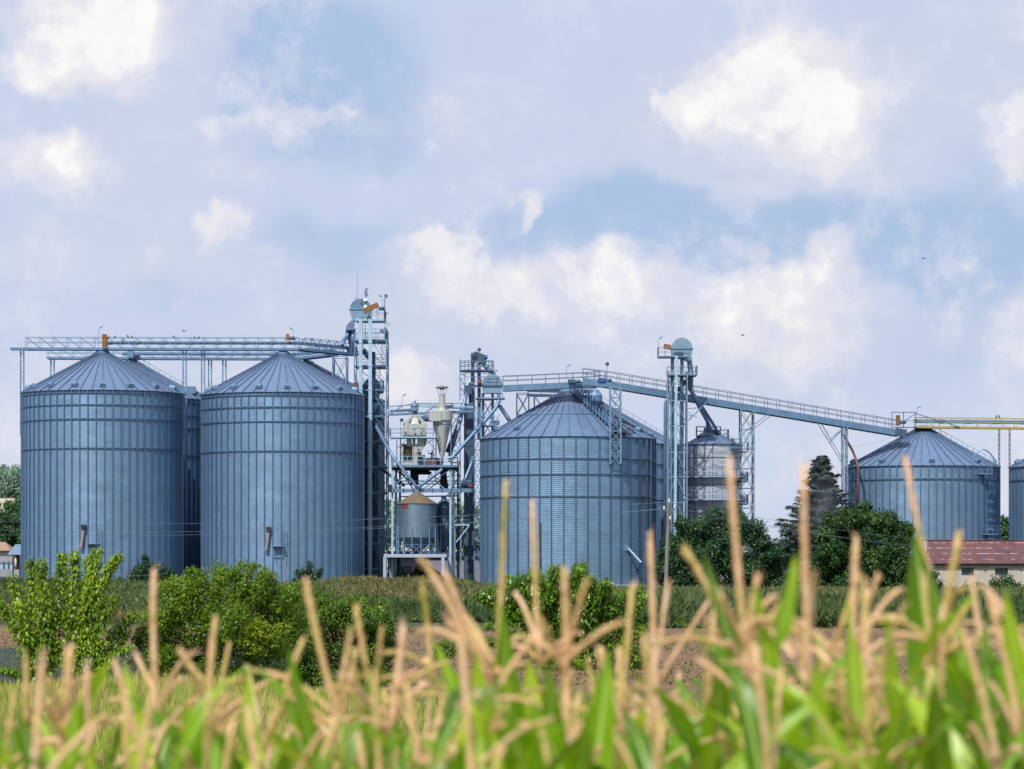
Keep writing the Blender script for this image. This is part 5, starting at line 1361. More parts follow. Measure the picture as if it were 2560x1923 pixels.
tree('leafy_bush', 'darker rounded bush right of the big bright bush', 'bush', base_at(860, Yd_), cl, 40000, .060, .034, 'leaf_bush_dark', .05, 'roadside bushes', ragged=.4, stems=3, fill=.28)

def leafy_branches(t, paths, per_m, L, W, mat, spread, droop, r0=.018):
    """branches clothed in hanging leaves; paths are lists of points"""
    br = MB(); P, D, N = [], [], []
    for pts in paths:
        pts = [Vector(p) for p in pts]
        fine = []
        for i in range(len(pts)-1):
            for j in range(5): fine.append(pts[i].lerp(pts[i+1], j/5))
        fine.append(pts[-1])
        for i in range(1, len(fine)-1): fine[i] = (fine[i-1]+fine[i]*2+fine[i+1])/4
        m = len(fine); br.tube(fine, [r0*(1-.8*i/(m-1)) for i in range(m)], 6)
        Ltot = sum((b-a).length for a, b in zip(fine[:-1], fine[1:])); n = int(Ltot*per_m)
        tt = .12 + .88*rng.random(n)**.8
        idx = np.minimum((tt*(m-1)).astype(int), m-2); fr = tt*(m-1)-idx
        F_ = np.array([tuple(q) for q in fine]); base = F_[idx]*(1-fr)[:, None] + F_[idx+1]*fr[:, None]
        tang = F_[idx+1]-F_[idx]; tang /= np.linalg.norm(tang, axis=1)[:, None]
        o = rand_dirs(n); o[:, 2] *= .6
        sp_ = spread*(1.15-.75*tt)
        base = base + o*(sp_*rng.random(n)**.6)[:, None]
        d = o*.8 + tang*.25 + np.array([0, 0, -droop]) + rand_dirs(n)*.3; d /= np.linalg.norm(d, axis=1)[:, None]
        P.append(base); D.append(d); N.append(o*.6 + np.array([0, -.2, 1.0]) + rand_dirs(n)*.3)
    br.build('branches', 'bark', t, True)
    P, D, N = map(np.concatenate, (P, D, N)); n = len(P)
    v, f = leaf_quads(P, D, N, L*(.65+.6*rng.random(n)), W*(.7+.5*rng.random(n)), .22)
    np_mesh('crown', v, f, mat, t)
Yc = 61.0
t = thing('young_tree', 'young cherry-like tree with upswept leafy branches at far left', 'tree', base_at(140, Yc), 'young trees by the field')
tips = [((110, 1745), (95, 1640), (60, 1540), (24, 1437)), ((110, 1745), (100, 1600), (85, 1500), (70, 1396)), ((110, 1745), (112, 1600), (118, 1490), (106, 1396)),
        ((112, 1745), (130, 1600), (150, 1480), (152, 1380)), ((200, 1740), (190, 1600), (180, 1480), (186, 1378)), ((200, 1740), (208, 1600), (214, 1480), (222, 1386)),
        ((200, 1740), (215, 1600), (228, 1480), (244, 1368)), ((205, 1740), (225, 1580), (250, 1460), (296, 1386)), ((110, 1745), (80, 1640), (40, 1560), (-10, 1478)),
        ((205, 1740), (220, 1640), (255, 1550), (290, 1488)), ((205, 1740), (230, 1650), (280, 1580), (332, 1530)), ((205, 1740), (240, 1670), (280, 1620), (312, 1575)),
        ((205, 1740), (240, 1690), (280, 1640), (335, 1610)), ((110, 1745), (70, 1690), (40, 1675), (2, 1668)), ((110, 1745), (80, 1715), (40, 1712), (-4, 1706)),
        ((110, 1745), (120, 1650), (170, 1590), (160, 1520)), ((200, 1740), (190, 1680), (240, 1640), (262, 1600)), ((110, 1745), (95, 1680), (80, 1600), (50, 1500)),
        ((110, 1745), (105, 1690), (120, 1620), (130, 1540)), ((200, 1740), (205, 1690), (200, 1620), (205, 1540)), ((110, 1745), (90, 1700), (75, 1650), (62, 1600)), ((200, 1740), (180, 1690), (165, 1650), (150, 1600))]
paths = []
for tp in tips:
    dy = random.uniform(-.45, .45); paths.append([at(px, py, Yc) + Vector((0, dy*i/3, 0)) for i, (px, py) in enumerate(tp)])
leafy_branches(t, paths, 270, .115, .046, 'leaf_cherry', .20, .75)
Yw = 76.0
t = thing('young_tree', 'young walnut tree before the wide middle silo', 'tree', base_at(1420, Yw), 'young trees by the field')
tips = [((1420, 1690), (1400, 1600), (1300, 1540), (1190, 1485)), ((1420, 1690), (1390, 1580), (1320, 1500), (1272, 1440)), ((1420, 1690), (1400, 1560), (1350, 1480), (1340, 1425)), ((1420, 1690), (1415, 1560), (1390, 1480), (1385, 1416)),
        ((1420, 1690), (1425, 1560), (1440, 1470), (1452, 1406)), ((1420, 1690), (1440, 1560), (1470, 1490), (1474, 1440)), ((1420, 1690), (1450, 1570), (1500, 1500), (1515, 1455)), ((1420, 1690), (1460, 1580), (1540, 1530), (1575, 1490)),
        ((1420, 1690), (1470, 1600), (1560, 1560), (1615, 1480)), ((1420, 1690), (1480, 1620), (1560, 1600), (1612, 1560)), ((1420, 1690), (1490, 1640), (1560, 1640), (1618, 1660)), ((1420, 1690), (1480, 1660), (1560, 1680), (1600, 1690)),
        ((1420, 1690), (1380, 1620), (1290, 1580), (1220, 1560)), ((1420, 1690), (1360, 1640), (1260, 1610), (1215, 1600)), ((1420, 1690), (1400, 1600), (1350, 1540), (1320, 1500)), ((1420, 1690), (1440, 1600), (1480, 1560), (1520, 1540)),
        ((1420, 1690), (1410, 1610), (1400, 1560), (1420, 1500)), ((1420, 1690), (1440, 1620), (1500, 1580), (1590, 1530)), ((1420, 1690), (1380, 1600), (1290, 1520), (1245, 1470)), ((1420, 1690), (1450, 1640), (1520, 1640), (1580, 1610))]
paths = []
for tp in tips:
    dy = random.uniform(-.7, .7); paths.append([at(px, py, Yw) + Vector((0, dy*i/3, 0)) for i, (px, py) in enumerate(tp)])
leafy_branches(t, paths, 300, .125, .052, 'leaf_walnut', .30, .7, .022)
cl = [px_cluster(px, py, r, Yw, random.uniform(-.5, .5)) for px, py, r in ((1290, 1480, 46), (1340, 1470, 50), (1400, 1465, 48), (1460, 1470, 44), (1330, 1540, 60), (1400, 1550, 60), (1480, 1520, 58), (1540, 1510, 46), (1585, 1490, 30), (1230, 1490, 30), (1255, 1530, 30), (1560, 1560, 44), (1500, 1590, 54), (1420, 1620, 56), (1580, 1640, 40), (1340, 1600, 36), (1445, 1430, 18), (1390, 1432, 22), (1325, 1445, 20), (1515, 1462, 18), (1530, 1670, 40))]
crown_mesh('crown', cl, 13000, .125, .055, 'leaf_walnut', t, .6, .4, .5)
for i, (px, py, sx, sy, lab) in enumerate(((1115, 1640, 36, 40, 'low walnut sprout on the brown field left of the young walnut'), (1100, 1700, 18, 18, 'tiny walnut sprout nearest the leaf tips, left of the young walnut'))):
    Yq = 85 - i*8
    t = thing('walnut_sprout', lab, 'sapling', base_at(px, Yq), 'walnut sprouts on the field')
    paths = [[base_at(px, Yq), at(px + sx*math.cos(a)*.5, py - sy*.2 - abs(math.sin(a))*sy*.4, Yq), at(px + sx*math.cos(a), py - abs(math.sin(a))*sy, Yq)] for a in np.linspace(.1, PI-.1, 7)]
    leafy_branches(t, paths, 150, .12, .05, 'leaf_walnut', .12, .6, .01)
# shrubs at the silo feet
for lab, pts, Y, mat, n in (
    ('round dark shrub at the foot of the leftmost silo', ((352, 1425, 26), (375, 1418, 20), (340, 1440, 22), (365, 1445, 26), (362, 1395, 12)), 340, 'leaf_tree_b', 3000),
    ('darker low shrub touching the gap between the two tall silos', ((415, 1435, 20), (405, 1448, 22), (430, 1445, 16)), 342, 'leaf_tree_b', 2000),
    ('thin grey-green shrub left of the round dark shrub', ((296, 1452, 12), (288, 1460, 12), (306, 1458, 10)), 338, 'leaf_far', 700),
    ('small sapling against the second tall silo', ((768, 1428, 14), (745, 1432, 12), (790, 1440, 16), (765, 1448, 18), (740, 1450, 10), (800, 1428, 8), (775, 1412, 8)), 336, 'leaf_tree_b', 1500),
    ('low shrub at the foot of the slim lattice mast by the middle silo', ((1175, 1465, 22), (1200, 1475, 22), (1160, 1480, 20)), 280, 'leaf_tree_b', 1800),
    ('loose shrub below the left window of the red-roofed shed', ((2440, 1478, 30), (2410, 1490, 26), (2470, 1490, 26)), 290, 'leaf_far', 2600),
    ('dark shrub below the right window of the red-roofed shed', ((2498, 1462, 24), (2520, 1455, 18), (2515, 1480, 28), (2545, 1475, 28), (2485, 1480, 18), (2580, 1480, 30)), 285, 'leaf_tree', 3200),
    ('slim shrub at the left corner of the red-roofed shed', ((2335, 1435, 14), (2340, 1460, 18), (2350, 1480, 20), (2330, 1480, 18)), 300, 'leaf_tree_b', 1500)):
    cl = [px_cluster(px, py, r, Y, random.uniform(-.5, .5)) for px, py, r in pts]
    tree('shrub', lab, 'shrub', base_at(pts[0][0], Y), cl, n, .26, .15, mat, .05, 'shrubs round the silo yard', fill=.4)
# far trees
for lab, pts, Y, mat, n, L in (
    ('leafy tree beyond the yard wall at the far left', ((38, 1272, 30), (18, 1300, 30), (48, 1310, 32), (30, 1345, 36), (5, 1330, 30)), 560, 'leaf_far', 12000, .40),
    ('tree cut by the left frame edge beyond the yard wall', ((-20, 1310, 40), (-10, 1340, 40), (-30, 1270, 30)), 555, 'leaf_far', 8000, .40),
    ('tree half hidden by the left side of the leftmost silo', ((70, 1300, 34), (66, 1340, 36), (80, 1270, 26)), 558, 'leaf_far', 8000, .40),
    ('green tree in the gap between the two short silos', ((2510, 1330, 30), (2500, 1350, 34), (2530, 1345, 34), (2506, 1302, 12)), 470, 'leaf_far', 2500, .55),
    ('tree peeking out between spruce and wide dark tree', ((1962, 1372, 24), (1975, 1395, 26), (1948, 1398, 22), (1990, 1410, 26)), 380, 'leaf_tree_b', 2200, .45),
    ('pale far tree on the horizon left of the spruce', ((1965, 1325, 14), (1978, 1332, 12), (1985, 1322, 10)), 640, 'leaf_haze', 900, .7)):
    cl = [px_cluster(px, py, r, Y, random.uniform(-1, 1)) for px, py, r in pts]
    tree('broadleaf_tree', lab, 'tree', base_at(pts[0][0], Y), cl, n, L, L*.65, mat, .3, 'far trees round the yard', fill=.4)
# the wooded hill
cl = []
for i in range(230):
    px = random.uniform(-260, 1500); y = random.choice((1290, 1330, 1370, 1410)) + random.uniform(-12, 12)
    g = Z(lerp_tab(RIDGE, px), 1300); s = random.uniform(.75, 1.15) * (1.0 if px < 300 else .62)
    for k in range(2):
        cl.append((Vector((X(px, y)+random.uniform(-3, 3), y, g + (3.5 + 4.5*k)*s + (y-1290)*.02*s)), random.uniform(4.2, 6.0)*s))
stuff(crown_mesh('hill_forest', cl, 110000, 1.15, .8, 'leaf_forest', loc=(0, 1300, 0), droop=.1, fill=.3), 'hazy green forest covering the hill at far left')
cl = []
for i in range(60):
    px = random.uniform(900, 1270); y = 650 + random.uniform(-30, 30)
    cl.append((at(px, random.uniform(1275, 1350), y), random.uniform(2.2, 4.0)))
for i in range(40):
    px = random.uniform(1880, 2120); cl.append((at(px, random.uniform(1372, 1400), 700), random.uniform(2, 3)))
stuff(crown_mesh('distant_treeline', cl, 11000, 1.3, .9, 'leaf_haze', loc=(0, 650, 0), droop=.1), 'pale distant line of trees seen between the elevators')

# ------------------------------------------------------------------ meadow, weeds, grass (nobody could count these)
def weeds(name, label, xs, ysr, n, h, w, mat, lean=.45, dens=None, px_range=None):
    y = rng.uniform(ysr[0], ysr[1], n) if dens is None else ysr[0] + (ysr[1]-ysr[0])*rng.random(n)**dens
    px = rng.uniform(px_range[0], px_range[1], n)
    x = (px-CX)*y/FPX
    z = np.array([ground_z(a, b) for a, b in zip(x, y)])
    patch = np.array([mnoise.noise(Vector((a*.22, b*.10, 3.0))) for a, b in zip(x, y)])
    hh = h*(.55+.7*rng.random(n))*(1+.95*patch)
    p = np.stack([x, y, z - .03], 1); d = rand_dirs(n)*lean + np.array([0, 0, 1.0]); d /= np.linalg.norm(d, axis=1)[:, None]
    p[:, 2] += hh*rng.random(n)*.45
    v, f = leaf_quads(p, d, rand_dirs(n), hh*.75, w*(.6+.8*rng.random(n)), .1)
    return stuff(np_mesh(name, v, f, mat, loc=(0, float(np.mean(ysr)), 0)), label)
weeds('meadow_weeds', 'rough green meadow weeds on the slope below the silos', None, (150, 318), 90000, .42, .12, 'weed', lean=.9, px_range=(-150, 2700), dens=1.3)
weeds('dry_weeds', 'dry tan weeds on the crest before the steel frame', None, (180, 300), 36000, .45, .11, 'weed_dry', lean=.9, px_range=(850, 1180))
weeds('dry_weeds', 'thin strip of dry weeds along the left of the slope', None, (128, 140), 5000, .35, .10, 'weed_dry', px_range=(-100, 460))
weeds('shaded_weeds', 'weeds with shadow in their dark colour on the lower slope at left', None, (150, 300), 22000, .50, .15, 'weed_dark', lean=.9, px_range=(-150, 480))  # shadow over this strip is put into the weed colour
weeds('nettle_bank', 'dark green weed bank along the field edge in the middle', None, (134, 150), 26000, .65, .11, 'weed_dark', lean=.9, px_range=(730, 1290))
weeds('nettle_bank', 'dark green overgrown bank along the field edge at right', None, (124, 150), 52000, .78, .13, 'weed_dark', lean=.9, px_range=(1550, 2700))
weeds('bank_grass', 'mixed green grass over the right-hand bank', None, (150, 260), 26000, .45, .14, 'weed', lean=.9, px_range=(1500, 2700))
weeds('field_grass', 'yellow-green dry grass strip behind the maize', None, (40, 61), 46000, .34, .020, 'straw_grass', lean=.25, px_range=(-120, 1000), dens=1.0)
weeds('field_grass', 'patchy grass and crop stubble behind the maize at right', None, (40, 54), 26000, .30, .022, 'straw_grass', lean=.3, px_range=(980, 2700))
weeds('field_stubble', 'brown mulch and stubble litter over the bare field', None, (66, 124), 30000, .10, .05, 'weed_dry', lean=1.6, px_range=(-150, 2700))

# ------------------------------------------------------------------ red-roofed shed, yard wall, houses
YR = 330.0
t = thing('farm_shed', 'long cream shed with rusty red sheet roof', 'building', (X(2460, YR), YR, ground_z(0, YR)-.2))
xl, xr = X(2334, YR), X(2720, YR); zt_, ze_, zg = Z(1352, YR+4), Z(1408, YR), -.9
w = MB(); wins = [(2404, 2434.5, 1419.5, 1438.5), (2488, 2520, 1420.5, 1438.5), (2575, 2607, 1420.5, 1438.5)]
cuts = [xl]
for a, b, c, d in wins: cuts += [X(a, YR), X(b, YR)]
cuts.append(xr)
for i, (a, b) in enumerate(zip(cuts[:-1], cuts[1:])):
    if i % 2 == 0: w.box(((a+b)/2, YR+.2, (ze_+.1+zg)/2), (b-a, .4, ze_+.1-zg))
    else:
        q = wins[i//2]; zb1, zt1 = Z(q[3], YR), Z(q[2], YR)
        w.box(((a+b)/2, YR+.2, (zb1+zg)/2), (b-a, .4, zb1-zg)); w.box(((a+b)/2, YR+.2, (ze_+.1+zt1)/2), (b-a, .4, ze_+.1-zt1))
w.box((xl+.2, YR+4.2, (ze_+zg)/2), (.4, 7.6, ze_-zg)).box(((xl+xr)/2, YR+8, (ze_+zg)/2), (xr-xl, .4, ze_-zg))
w.build('wall', 'plaster', t)
for q in wins:
    a, b, zt1, zb1 = X(q[0], YR), X(q[1], YR), Z(q[2], YR), Z(q[3], YR)
    f_ = MB().box(((a+b)/2, YR+.18, zt1-.04), (b-a, .12, .08)).box(((a+b)/2, YR+.18, zb1+.04), (b-a, .12, .08)).box((a+.04, YR+.18, (zt1+zb1)/2), (.08, .12, zt1-zb1-.16)).box((b-.04, YR+.18, (zt1+zb1)/2), (.08, .12, zt1-zb1-.16)).box(((a+b)/2, YR+.18, (zt1+zb1)/2), (.05, .1, zt1-zb1-.16)).build('window', 'wood', t)
    MB().box(((a+b)/2, YR+.24, (zt1+zb1)/2), (b-a-.12, .03, zt1-zb1-.12)).build('pane', 'glass', f_)
xo0, xo1 = X(2316, YR), X(2740, YR); ypk = YR+4.0
r = MB()
n = 170
for i in range(n):
    a, b = xo0+(xo1-xo0)*i/n, xo0+(xo1-xo0)*(i+1)/n; h = .03*(i % 2); g_ = .03*((i+1) % 2)
    r.add([(a, YR-.55, ze_+h-.05), (b, YR-.55, ze_+g_-.05), (b, ypk, zt_+g_), (a, ypk, zt_+h)], [(0, 1, 2, 3)])
    r.add([(a, YR+8.6, ze_+h-.05), (b, YR+8.6, ze_+g_-.05), (b, ypk, zt_+g_), (a, ypk, zt_+h)], [(3, 2, 1, 0)])
rf = r.build('roof', 'red_roof', t)
MB().beam((xo0, ypk, zt_+.06), (xo1, ypk, zt_+.06), .3, .08).build('ridge_cap', 'red_roof', rf)
MB().box(((xo0+xo1)/2, YR-.35, ze_-.16), (xo1-xo0-.3, .14, .10)).build('fascia', 'wood', rf)
m = MB()
for px in (2459, 2549, 2620): m.box((X(px, YR), YR-.3, ze_-.25), (.32, .25, .14))
m.build('rafter_end', 'wood', rf)
MB().box((X(2318, YR), YR+1.8, zt_-.55), (.3, .9, 1.0)).build('gable_flashing', 'steel_light', t)
# far-left cottage, lean-to, wall
Yq = 540.0
t = thing('cottage', 'low house with worn clay tile roof at the left edge', 'building', at(2, 1392, Yq))
MB().box((X(2, Yq), Yq+4, (Z(1377, Yq)-.9)/2), (3.6, 7, Z(1377, Yq)+.9)).build('wall', 'plaster', t)
MB().add([(X(-40, Yq), Yq-.4, Z(1377, Yq)), (X(27, Yq), Yq-.4, Z(1377, Yq)), (X(4, Yq), Yq+4, Z(1355, Yq)), (X(-60, Yq), Yq+4, Z(1352, Yq)), (X(27, Yq), Yq+8, Z(1377, Yq)), (X(-40, Yq), Yq+8, Z(1377, Yq))],
         [(0, 1, 2, 3), (1, 4, 2), (4, 5, 3, 2)]).build('roof', 'tile', t)
Yq = 470.0
t = thing('lean_to', 'open dark lean-to with grey sheet roof beside the leftmost silo', 'shed', at(40, 1418, Yq))
n = 12; r = MB(); x0, x1 = X(21, Yq), X(62, Yq); x0t, x1t = X(33, Yq), X(72, Yq)
for i in range(n):
    h = .05*(i % 2); g_ = .05*((i+1) % 2); l0 = lambda a, b, k: a+(b-a)*k/n
    r.add([(l0(x0, x1, i), Yq-1, Z(1387, Yq)+h), (l0(x0, x1, i+1), Yq-1, Z(1387, Yq)+g_), (l0(x0t, x1t, i+1), Yq+2, Z(1361, Yq)+g_), (l0(x0t, x1t, i), Yq+2, Z(1361, Yq)+h)], [(0, 1, 2, 3)])
r.build('roof', 'steel_grey', t)
MB().box((X(50, Yq), Yq+1.8, (Z(1387, Yq)+Z(1424, Yq))/2), (X(70, Yq)-X(33, Yq), .2, Z(1387, Yq)-Z(1424, Yq))).build('back_wall', 'wood', t)
for px in (33, 50, 68): MB().beam(at(px, 1388, Yq-.9), (X(px, Yq-.9), Yq-.9, -.9), .22).build('post', 'wood', t)
tag(MB().lathe(at(39, 1415, Yq-.6), [(.02, Z(1418, Yq)), (.18, Z(1416, Yq)), (.20, Z(1403, Yq)), (.10, Z(1397, Yq)), (.02, Z(1395, Yq))], 14).build('milk_churn', 'white', None, True, at(39, 1418, Yq-.6)), 'small white upright can standing in the lean-to', 'can')
Yq = 480.0
t = thing('yard_wall', 'low grey yard wall with pale blue fence panels at left', 'wall', at(10, 1420, Yq))
MB().box((X(-5, Yq), Yq+2, (Z(1391, Yq)-.9)/2), (X(75, Yq)-X(-100, Yq), .3, Z(1391, Yq)+.9)).build('masonry', 'concrete', t)
for px in (-30, -8, 9, 21): MB().beam(at(px, 1403, Yq), at(px, 1424, Yq), .14).build('post', 'steel_dark', t)
MB().beam(at(-40, 1406, Yq), at(31, 1406, Yq), .08).build('rail', 'steel_dark', t)
MB().box((X(-5, Yq), Yq+.2, Z(1415, Yq)), (X(31, Yq)-X(-40, Yq), .05, .95)).build('panel', 'steel_light', t)

# ------------------------------------------------------------------ poles and power lines
Yp = 150.0
t = thing('utility_pole', 'leaning concrete power pole left of the wide dark tree', 'utility pole', base_at(1662, Yp), 'power line poles')
b_ = base_at(1662, Yp); tp_ = at(1672, 1258, Yp)
MB().tube([b_ - Vector((0, 0, .3)), tp_], [.105, .075], 8).build('shaft', 'pole', t)
MB().beam(tp_ + Vector((-.25, 0, -.35)), tp_ + Vector((.3, 0, -.30)), .07).build('crossarm', 'pole', t)
ins = []
for k, (dx, dz) in enumerate(((-.22, -.28), (.27, -.22), (.02, .06), (.06, -.75))):
    q = tp_ + Vector((dx, -.05, dz)); ins.append(q)
    MB().tube([q, q + Vector((0, 0, .14))], .045, 8).build('insulator', 'white', t)
t = thing('utility_pole', 'thin brown pole in front of the middle silo', 'utility pole', base_at(1352, 230), 'power line poles')
MB().tube([base_at(1352, 230) - Vector((0, 0, .3)), at(1351, 1308, 230)], [.10, .07], 8).build('shaft', 'wood', t)
MB().beam(at(1348.5, 1312, 230), at(1354, 1312, 230), .06).build('crossarm', 'wood', t)
t = thing('utility_pole', 'thin dark pole beyond the right edge of the view carrying the power lines', 'utility pole', base_at(2760, 200), 'power line poles')
MB().tube([base_at(2760, 200) - Vector((0, 0, .3)), at(2760, 1372, 200)], [.10, .07], 8).build('shaft', 'wood', t)
def wire(label, a, b, sag, r=.008):
    a, b = Vector(a), Vector(b); pts = []
    for i in range(25):
        u = i/24; p = a.lerp(b, u); p.z -= sag*4*u*(1-u); pts.append(p)
    tag(MB().tube(pts, r, 5).build('power_line', 'wire', None, True, a), label, 'power line', 'overhead power lines')
ends_r = [at(2760, 1388, 200), at(2760, 1402, 200), at(2760, 1374, 200)]
for q, e, nm in zip(ins[:3], ends_r, ('lower power line running right from the leaning pole', 'middle power line running right from the leaning pole', 'upper power line running right from the leaning pole')):
    wire(nm, q, e, .55, .007)
for q, (py), nm in zip(ins[:3], (1342, 1358, 1320), ('middle power line crossing the tall silos to the left', 'lowest power line crossing the tall silos to the left', 'highest power line crossing the tall silos to the left')):
    wire(nm, q, at(-420, py-40, 210), .9, .007)
wire('pale wire low over the grass at the far left', at(-30, 1441, 120), at(420, 1434, 150), .12, .008)
wire('pale stay wire between bridge and short silo', at(2125, 1115, 386), at(2235, 1088, 386), .4, .014)

# ------------------------------------------------------------------ birds
def bird(label, px, py, Y, face=1, tilt=.6, fly=False):
    c = at(px, py, Y); t = thing('bird', label, 'bird', c, 'birds around the silos')
    ax = Vector((face*math.cos(tilt), 0, math.sin(tilt)))
    if fly: ax = Vector((face, 0, .1)).normalized()
    L = .17 if not fly else .11
    MB().tube([c-ax*L*1.5, c-ax*L*.8, c-ax*L*.2, c+ax*L*.5, c+ax*L*.8, c+ax*L*1.05, c+ax*L*1.3], [.02, .045, .085, .075, .045, .05, .012], 8).build('body', 'bird_far' if fly else 'bird', t, True)
    MB().add([c-ax*L*1.0+Vector((0, -.03, 0)), c-ax*L*1.0+Vector((0, .03, 0)), c-ax*L*2.3+Vector((0, .05, 0)), c-ax*L*2.3+Vector((0, -.05, 0))], [(0, 1, 2, 3)]).build('tail', 'bird', t)
    if fly:
        for s in (-1, 1):
            MB().add([c+ax*.08, c-ax*.10, c-ax*.08+Vector((s*.12, s*.15, .07)), c-ax*.04+Vector((s*.28, s*.25, .01)), c+ax*.06+Vector((s*.12, s*.15, .09))], [(0, 1, 2, 3, 4)]).build('wing', 'bird_far', t)
    else:
        for s in (-1, 1):
            MB().tube([c + Vector((0, s*.03, -.07)), c + Vector((0, s*.03, -.20))], .012, 5).build('leg', 'bird', t)
Yg = Y1-.8
for a in (('bird perched on the rail just right of the tall orange motor guard', 271, 844, 1), ('tall-standing bird on the rail, a little right of the tall orange guard', 287, 843, 1), ('bird hunched on the rail between the tall orange guard and bare rail', 319.5, 841, -1),
          ('small bird on the rail near the start of the pale trough', 330, 842.5, -1), ('lone bird upright at the middle of the long walkway', 434.5, 842, -1), ('left bird of the pair sitting on the long walkway rail', 487, 844.5, -1),
          ('right bird of the pair sitting on the long walkway rail', 496.5, 844.5, 1), ('bird low on the trough beneath the rail pair', 307, 852, 1), ('bird on the trough right of the drive drum', 350, 857, 1)):
    bird(a[0], a[1], a[2], Yg, a[3], 1.0)
bird('bird perched on the rail of the yellow walkway', 2491, 1042, 390, 1, .9); bird('second bird beside it on the yellow walkway rail', 2498, 1041.5, 390, -1, .9)
for lab, px, py in (('flying bird above the left walkway', 460, 827.5), ('flying bird just right of the gabled elevator cage', 1241, 927),                     ('flying bird right of the domed tower', 1857, 838), ('tiny flying bird high at the right side of the sky', 2309, 646)):
    bird(lab, px, py, 330, random.choice((-1, 1)), .1, True)
bird('bird on the drum of the short bridge', 1037, 1005, YB, 1, .8)
# ------------------------------------------------------------------ maize in the foreground
def spike(mb, pts, r, ragged=True):
    """one knobbly tassel branch along a curve"""
    pts = [Vector(p) for p in pts]; fine = []
    m = 9
    if len(pts) == 2: pts = [pts[0], pts[0].lerp(pts[1], .5), pts[1]]
    for i in range(m):
        u = i/(m-1); a, b, c = pts[0], pts[1], pts[2]
        fine.append(a*(1-u)**2 + b*2*u*(1-u) + c*u*u)
    rs = [r*(.42 if i == 0 else (.5 if i == m-1 else random.uniform(.78, 1.12))) for i in range(m)]
    mb.tube(fine, rs, 6)
    if ragged:
        for i in range(m-1):
            for k in range(8):
                p = fine[i].lerp(fine[i+1], random.random()); d = (fine[i+1]-fine[i]).normalized()
                o = d.orthogonal().normalized(); o.rotate(Matrix.Rotation(random.uniform(0, 2*PI), 3, d))
                s = d.cross(o); L = r*random.uniform(1.5, 2.9)
                a = p + o*r*.5; tip = a + (d*.9 + o*.55)*L
                mb.add([a - s*r*.32, a + (tip-a)*.55 - s*r*.42 + o*r*.1, tip, a + (tip-a)*.55 + s*r*.42 + o*r*.1], [(0, 1, 2, 3)])
def ribbon(base, ctrl, tip, W, facing, n=14, twist=0.0, fold=.22):
    """a maize leaf: bent strip with raised margins and wavy edge"""
    base, ctrl, tip = map(Vector, (base, ctrl, tip)); mb = MB(); vs = []; ph = random.random()*6
    for i in range(n+1):
        u = i/n; p = base*(1-u)**2 + ctrl*2*u*(1-u) + tip*u*u
        d = ((ctrl-base)*(1-u) + (tip-ctrl)*u).normalized()
        f = Vector(facing); f = (f - d*f.dot(d)).normalized()
        f.rotate(Matrix.Rotation(twist*(u-.3), 3, d)); s = d.cross(f)
        w = W*.5*(min(1, .45+u*2.2))*max(.02, (1-u**2.4))
        for k in (-1, -.5, -.07, .07, .5, 1):
            wv = W*.09*math.sin(u*13+ph+k*2)*abs(k)
            vs.append(p + s*w*k + f*(abs(k)*w*fold*1.6 + wv))
    fs = [(i*6+k, i*6+k+1, (i+1)*6+k+1, (i+1)*6+k) for i in range(n) for k in range(5)]
    return LeafMB().add(vs, fs)
class LeafMB(MB):
    def build(self, *a, **k):
        o = MB.build(self, *a, **k); o.data.materials.append(M['midrib'])
        for i, p in enumerate(o.data.polygons):
            if i % 5 == 2: p.material_index = 1
        return o
M['midrib'] = paint('leaf_midrib', (0.42, 0.55, 0.14), 0.5, 0.0, 0.1)
gcorn = 'maize plants in the blurred foreground'
def stalk(mb, root, base, r=.011):
    root, base = Vector(root), Vector(base); pts = []; rs = []
    for i in range(9):
        u = i/8; p = root.lerp(base, u); pts.append(p); rs.append(r*(1.35-.85*u))
    mb.tube(pts, rs, 8)
    for i in range(1, 8): mb.lathe(pts[i], [(rs[i]*1.02, pts[i].z-.012), (rs[i]*1.25, pts[i].z), (rs[i]*1.02, pts[i].z+.012)], 8, False, False)
def rand_leaf(parent, p, az, L, W, up):
    d = Vector((math.cos(az), math.sin(az), 0))
    ctrl = p + d*L*.16 + Vector((0, 0, L*up*.8)); tip = p + d*L*random.uniform(.25, .6) + Vector((0, 0, L*(up*1.0-random.uniform(.1, .9)*max(.05, 1.05-up))))
    ribbon(p, ctrl, tip, W, Vector((-d.x*.9, -d.y*.9, .6)), 14, random.uniform(-.8, .8)).build('leaf', 'corn_leaf', parent, True)

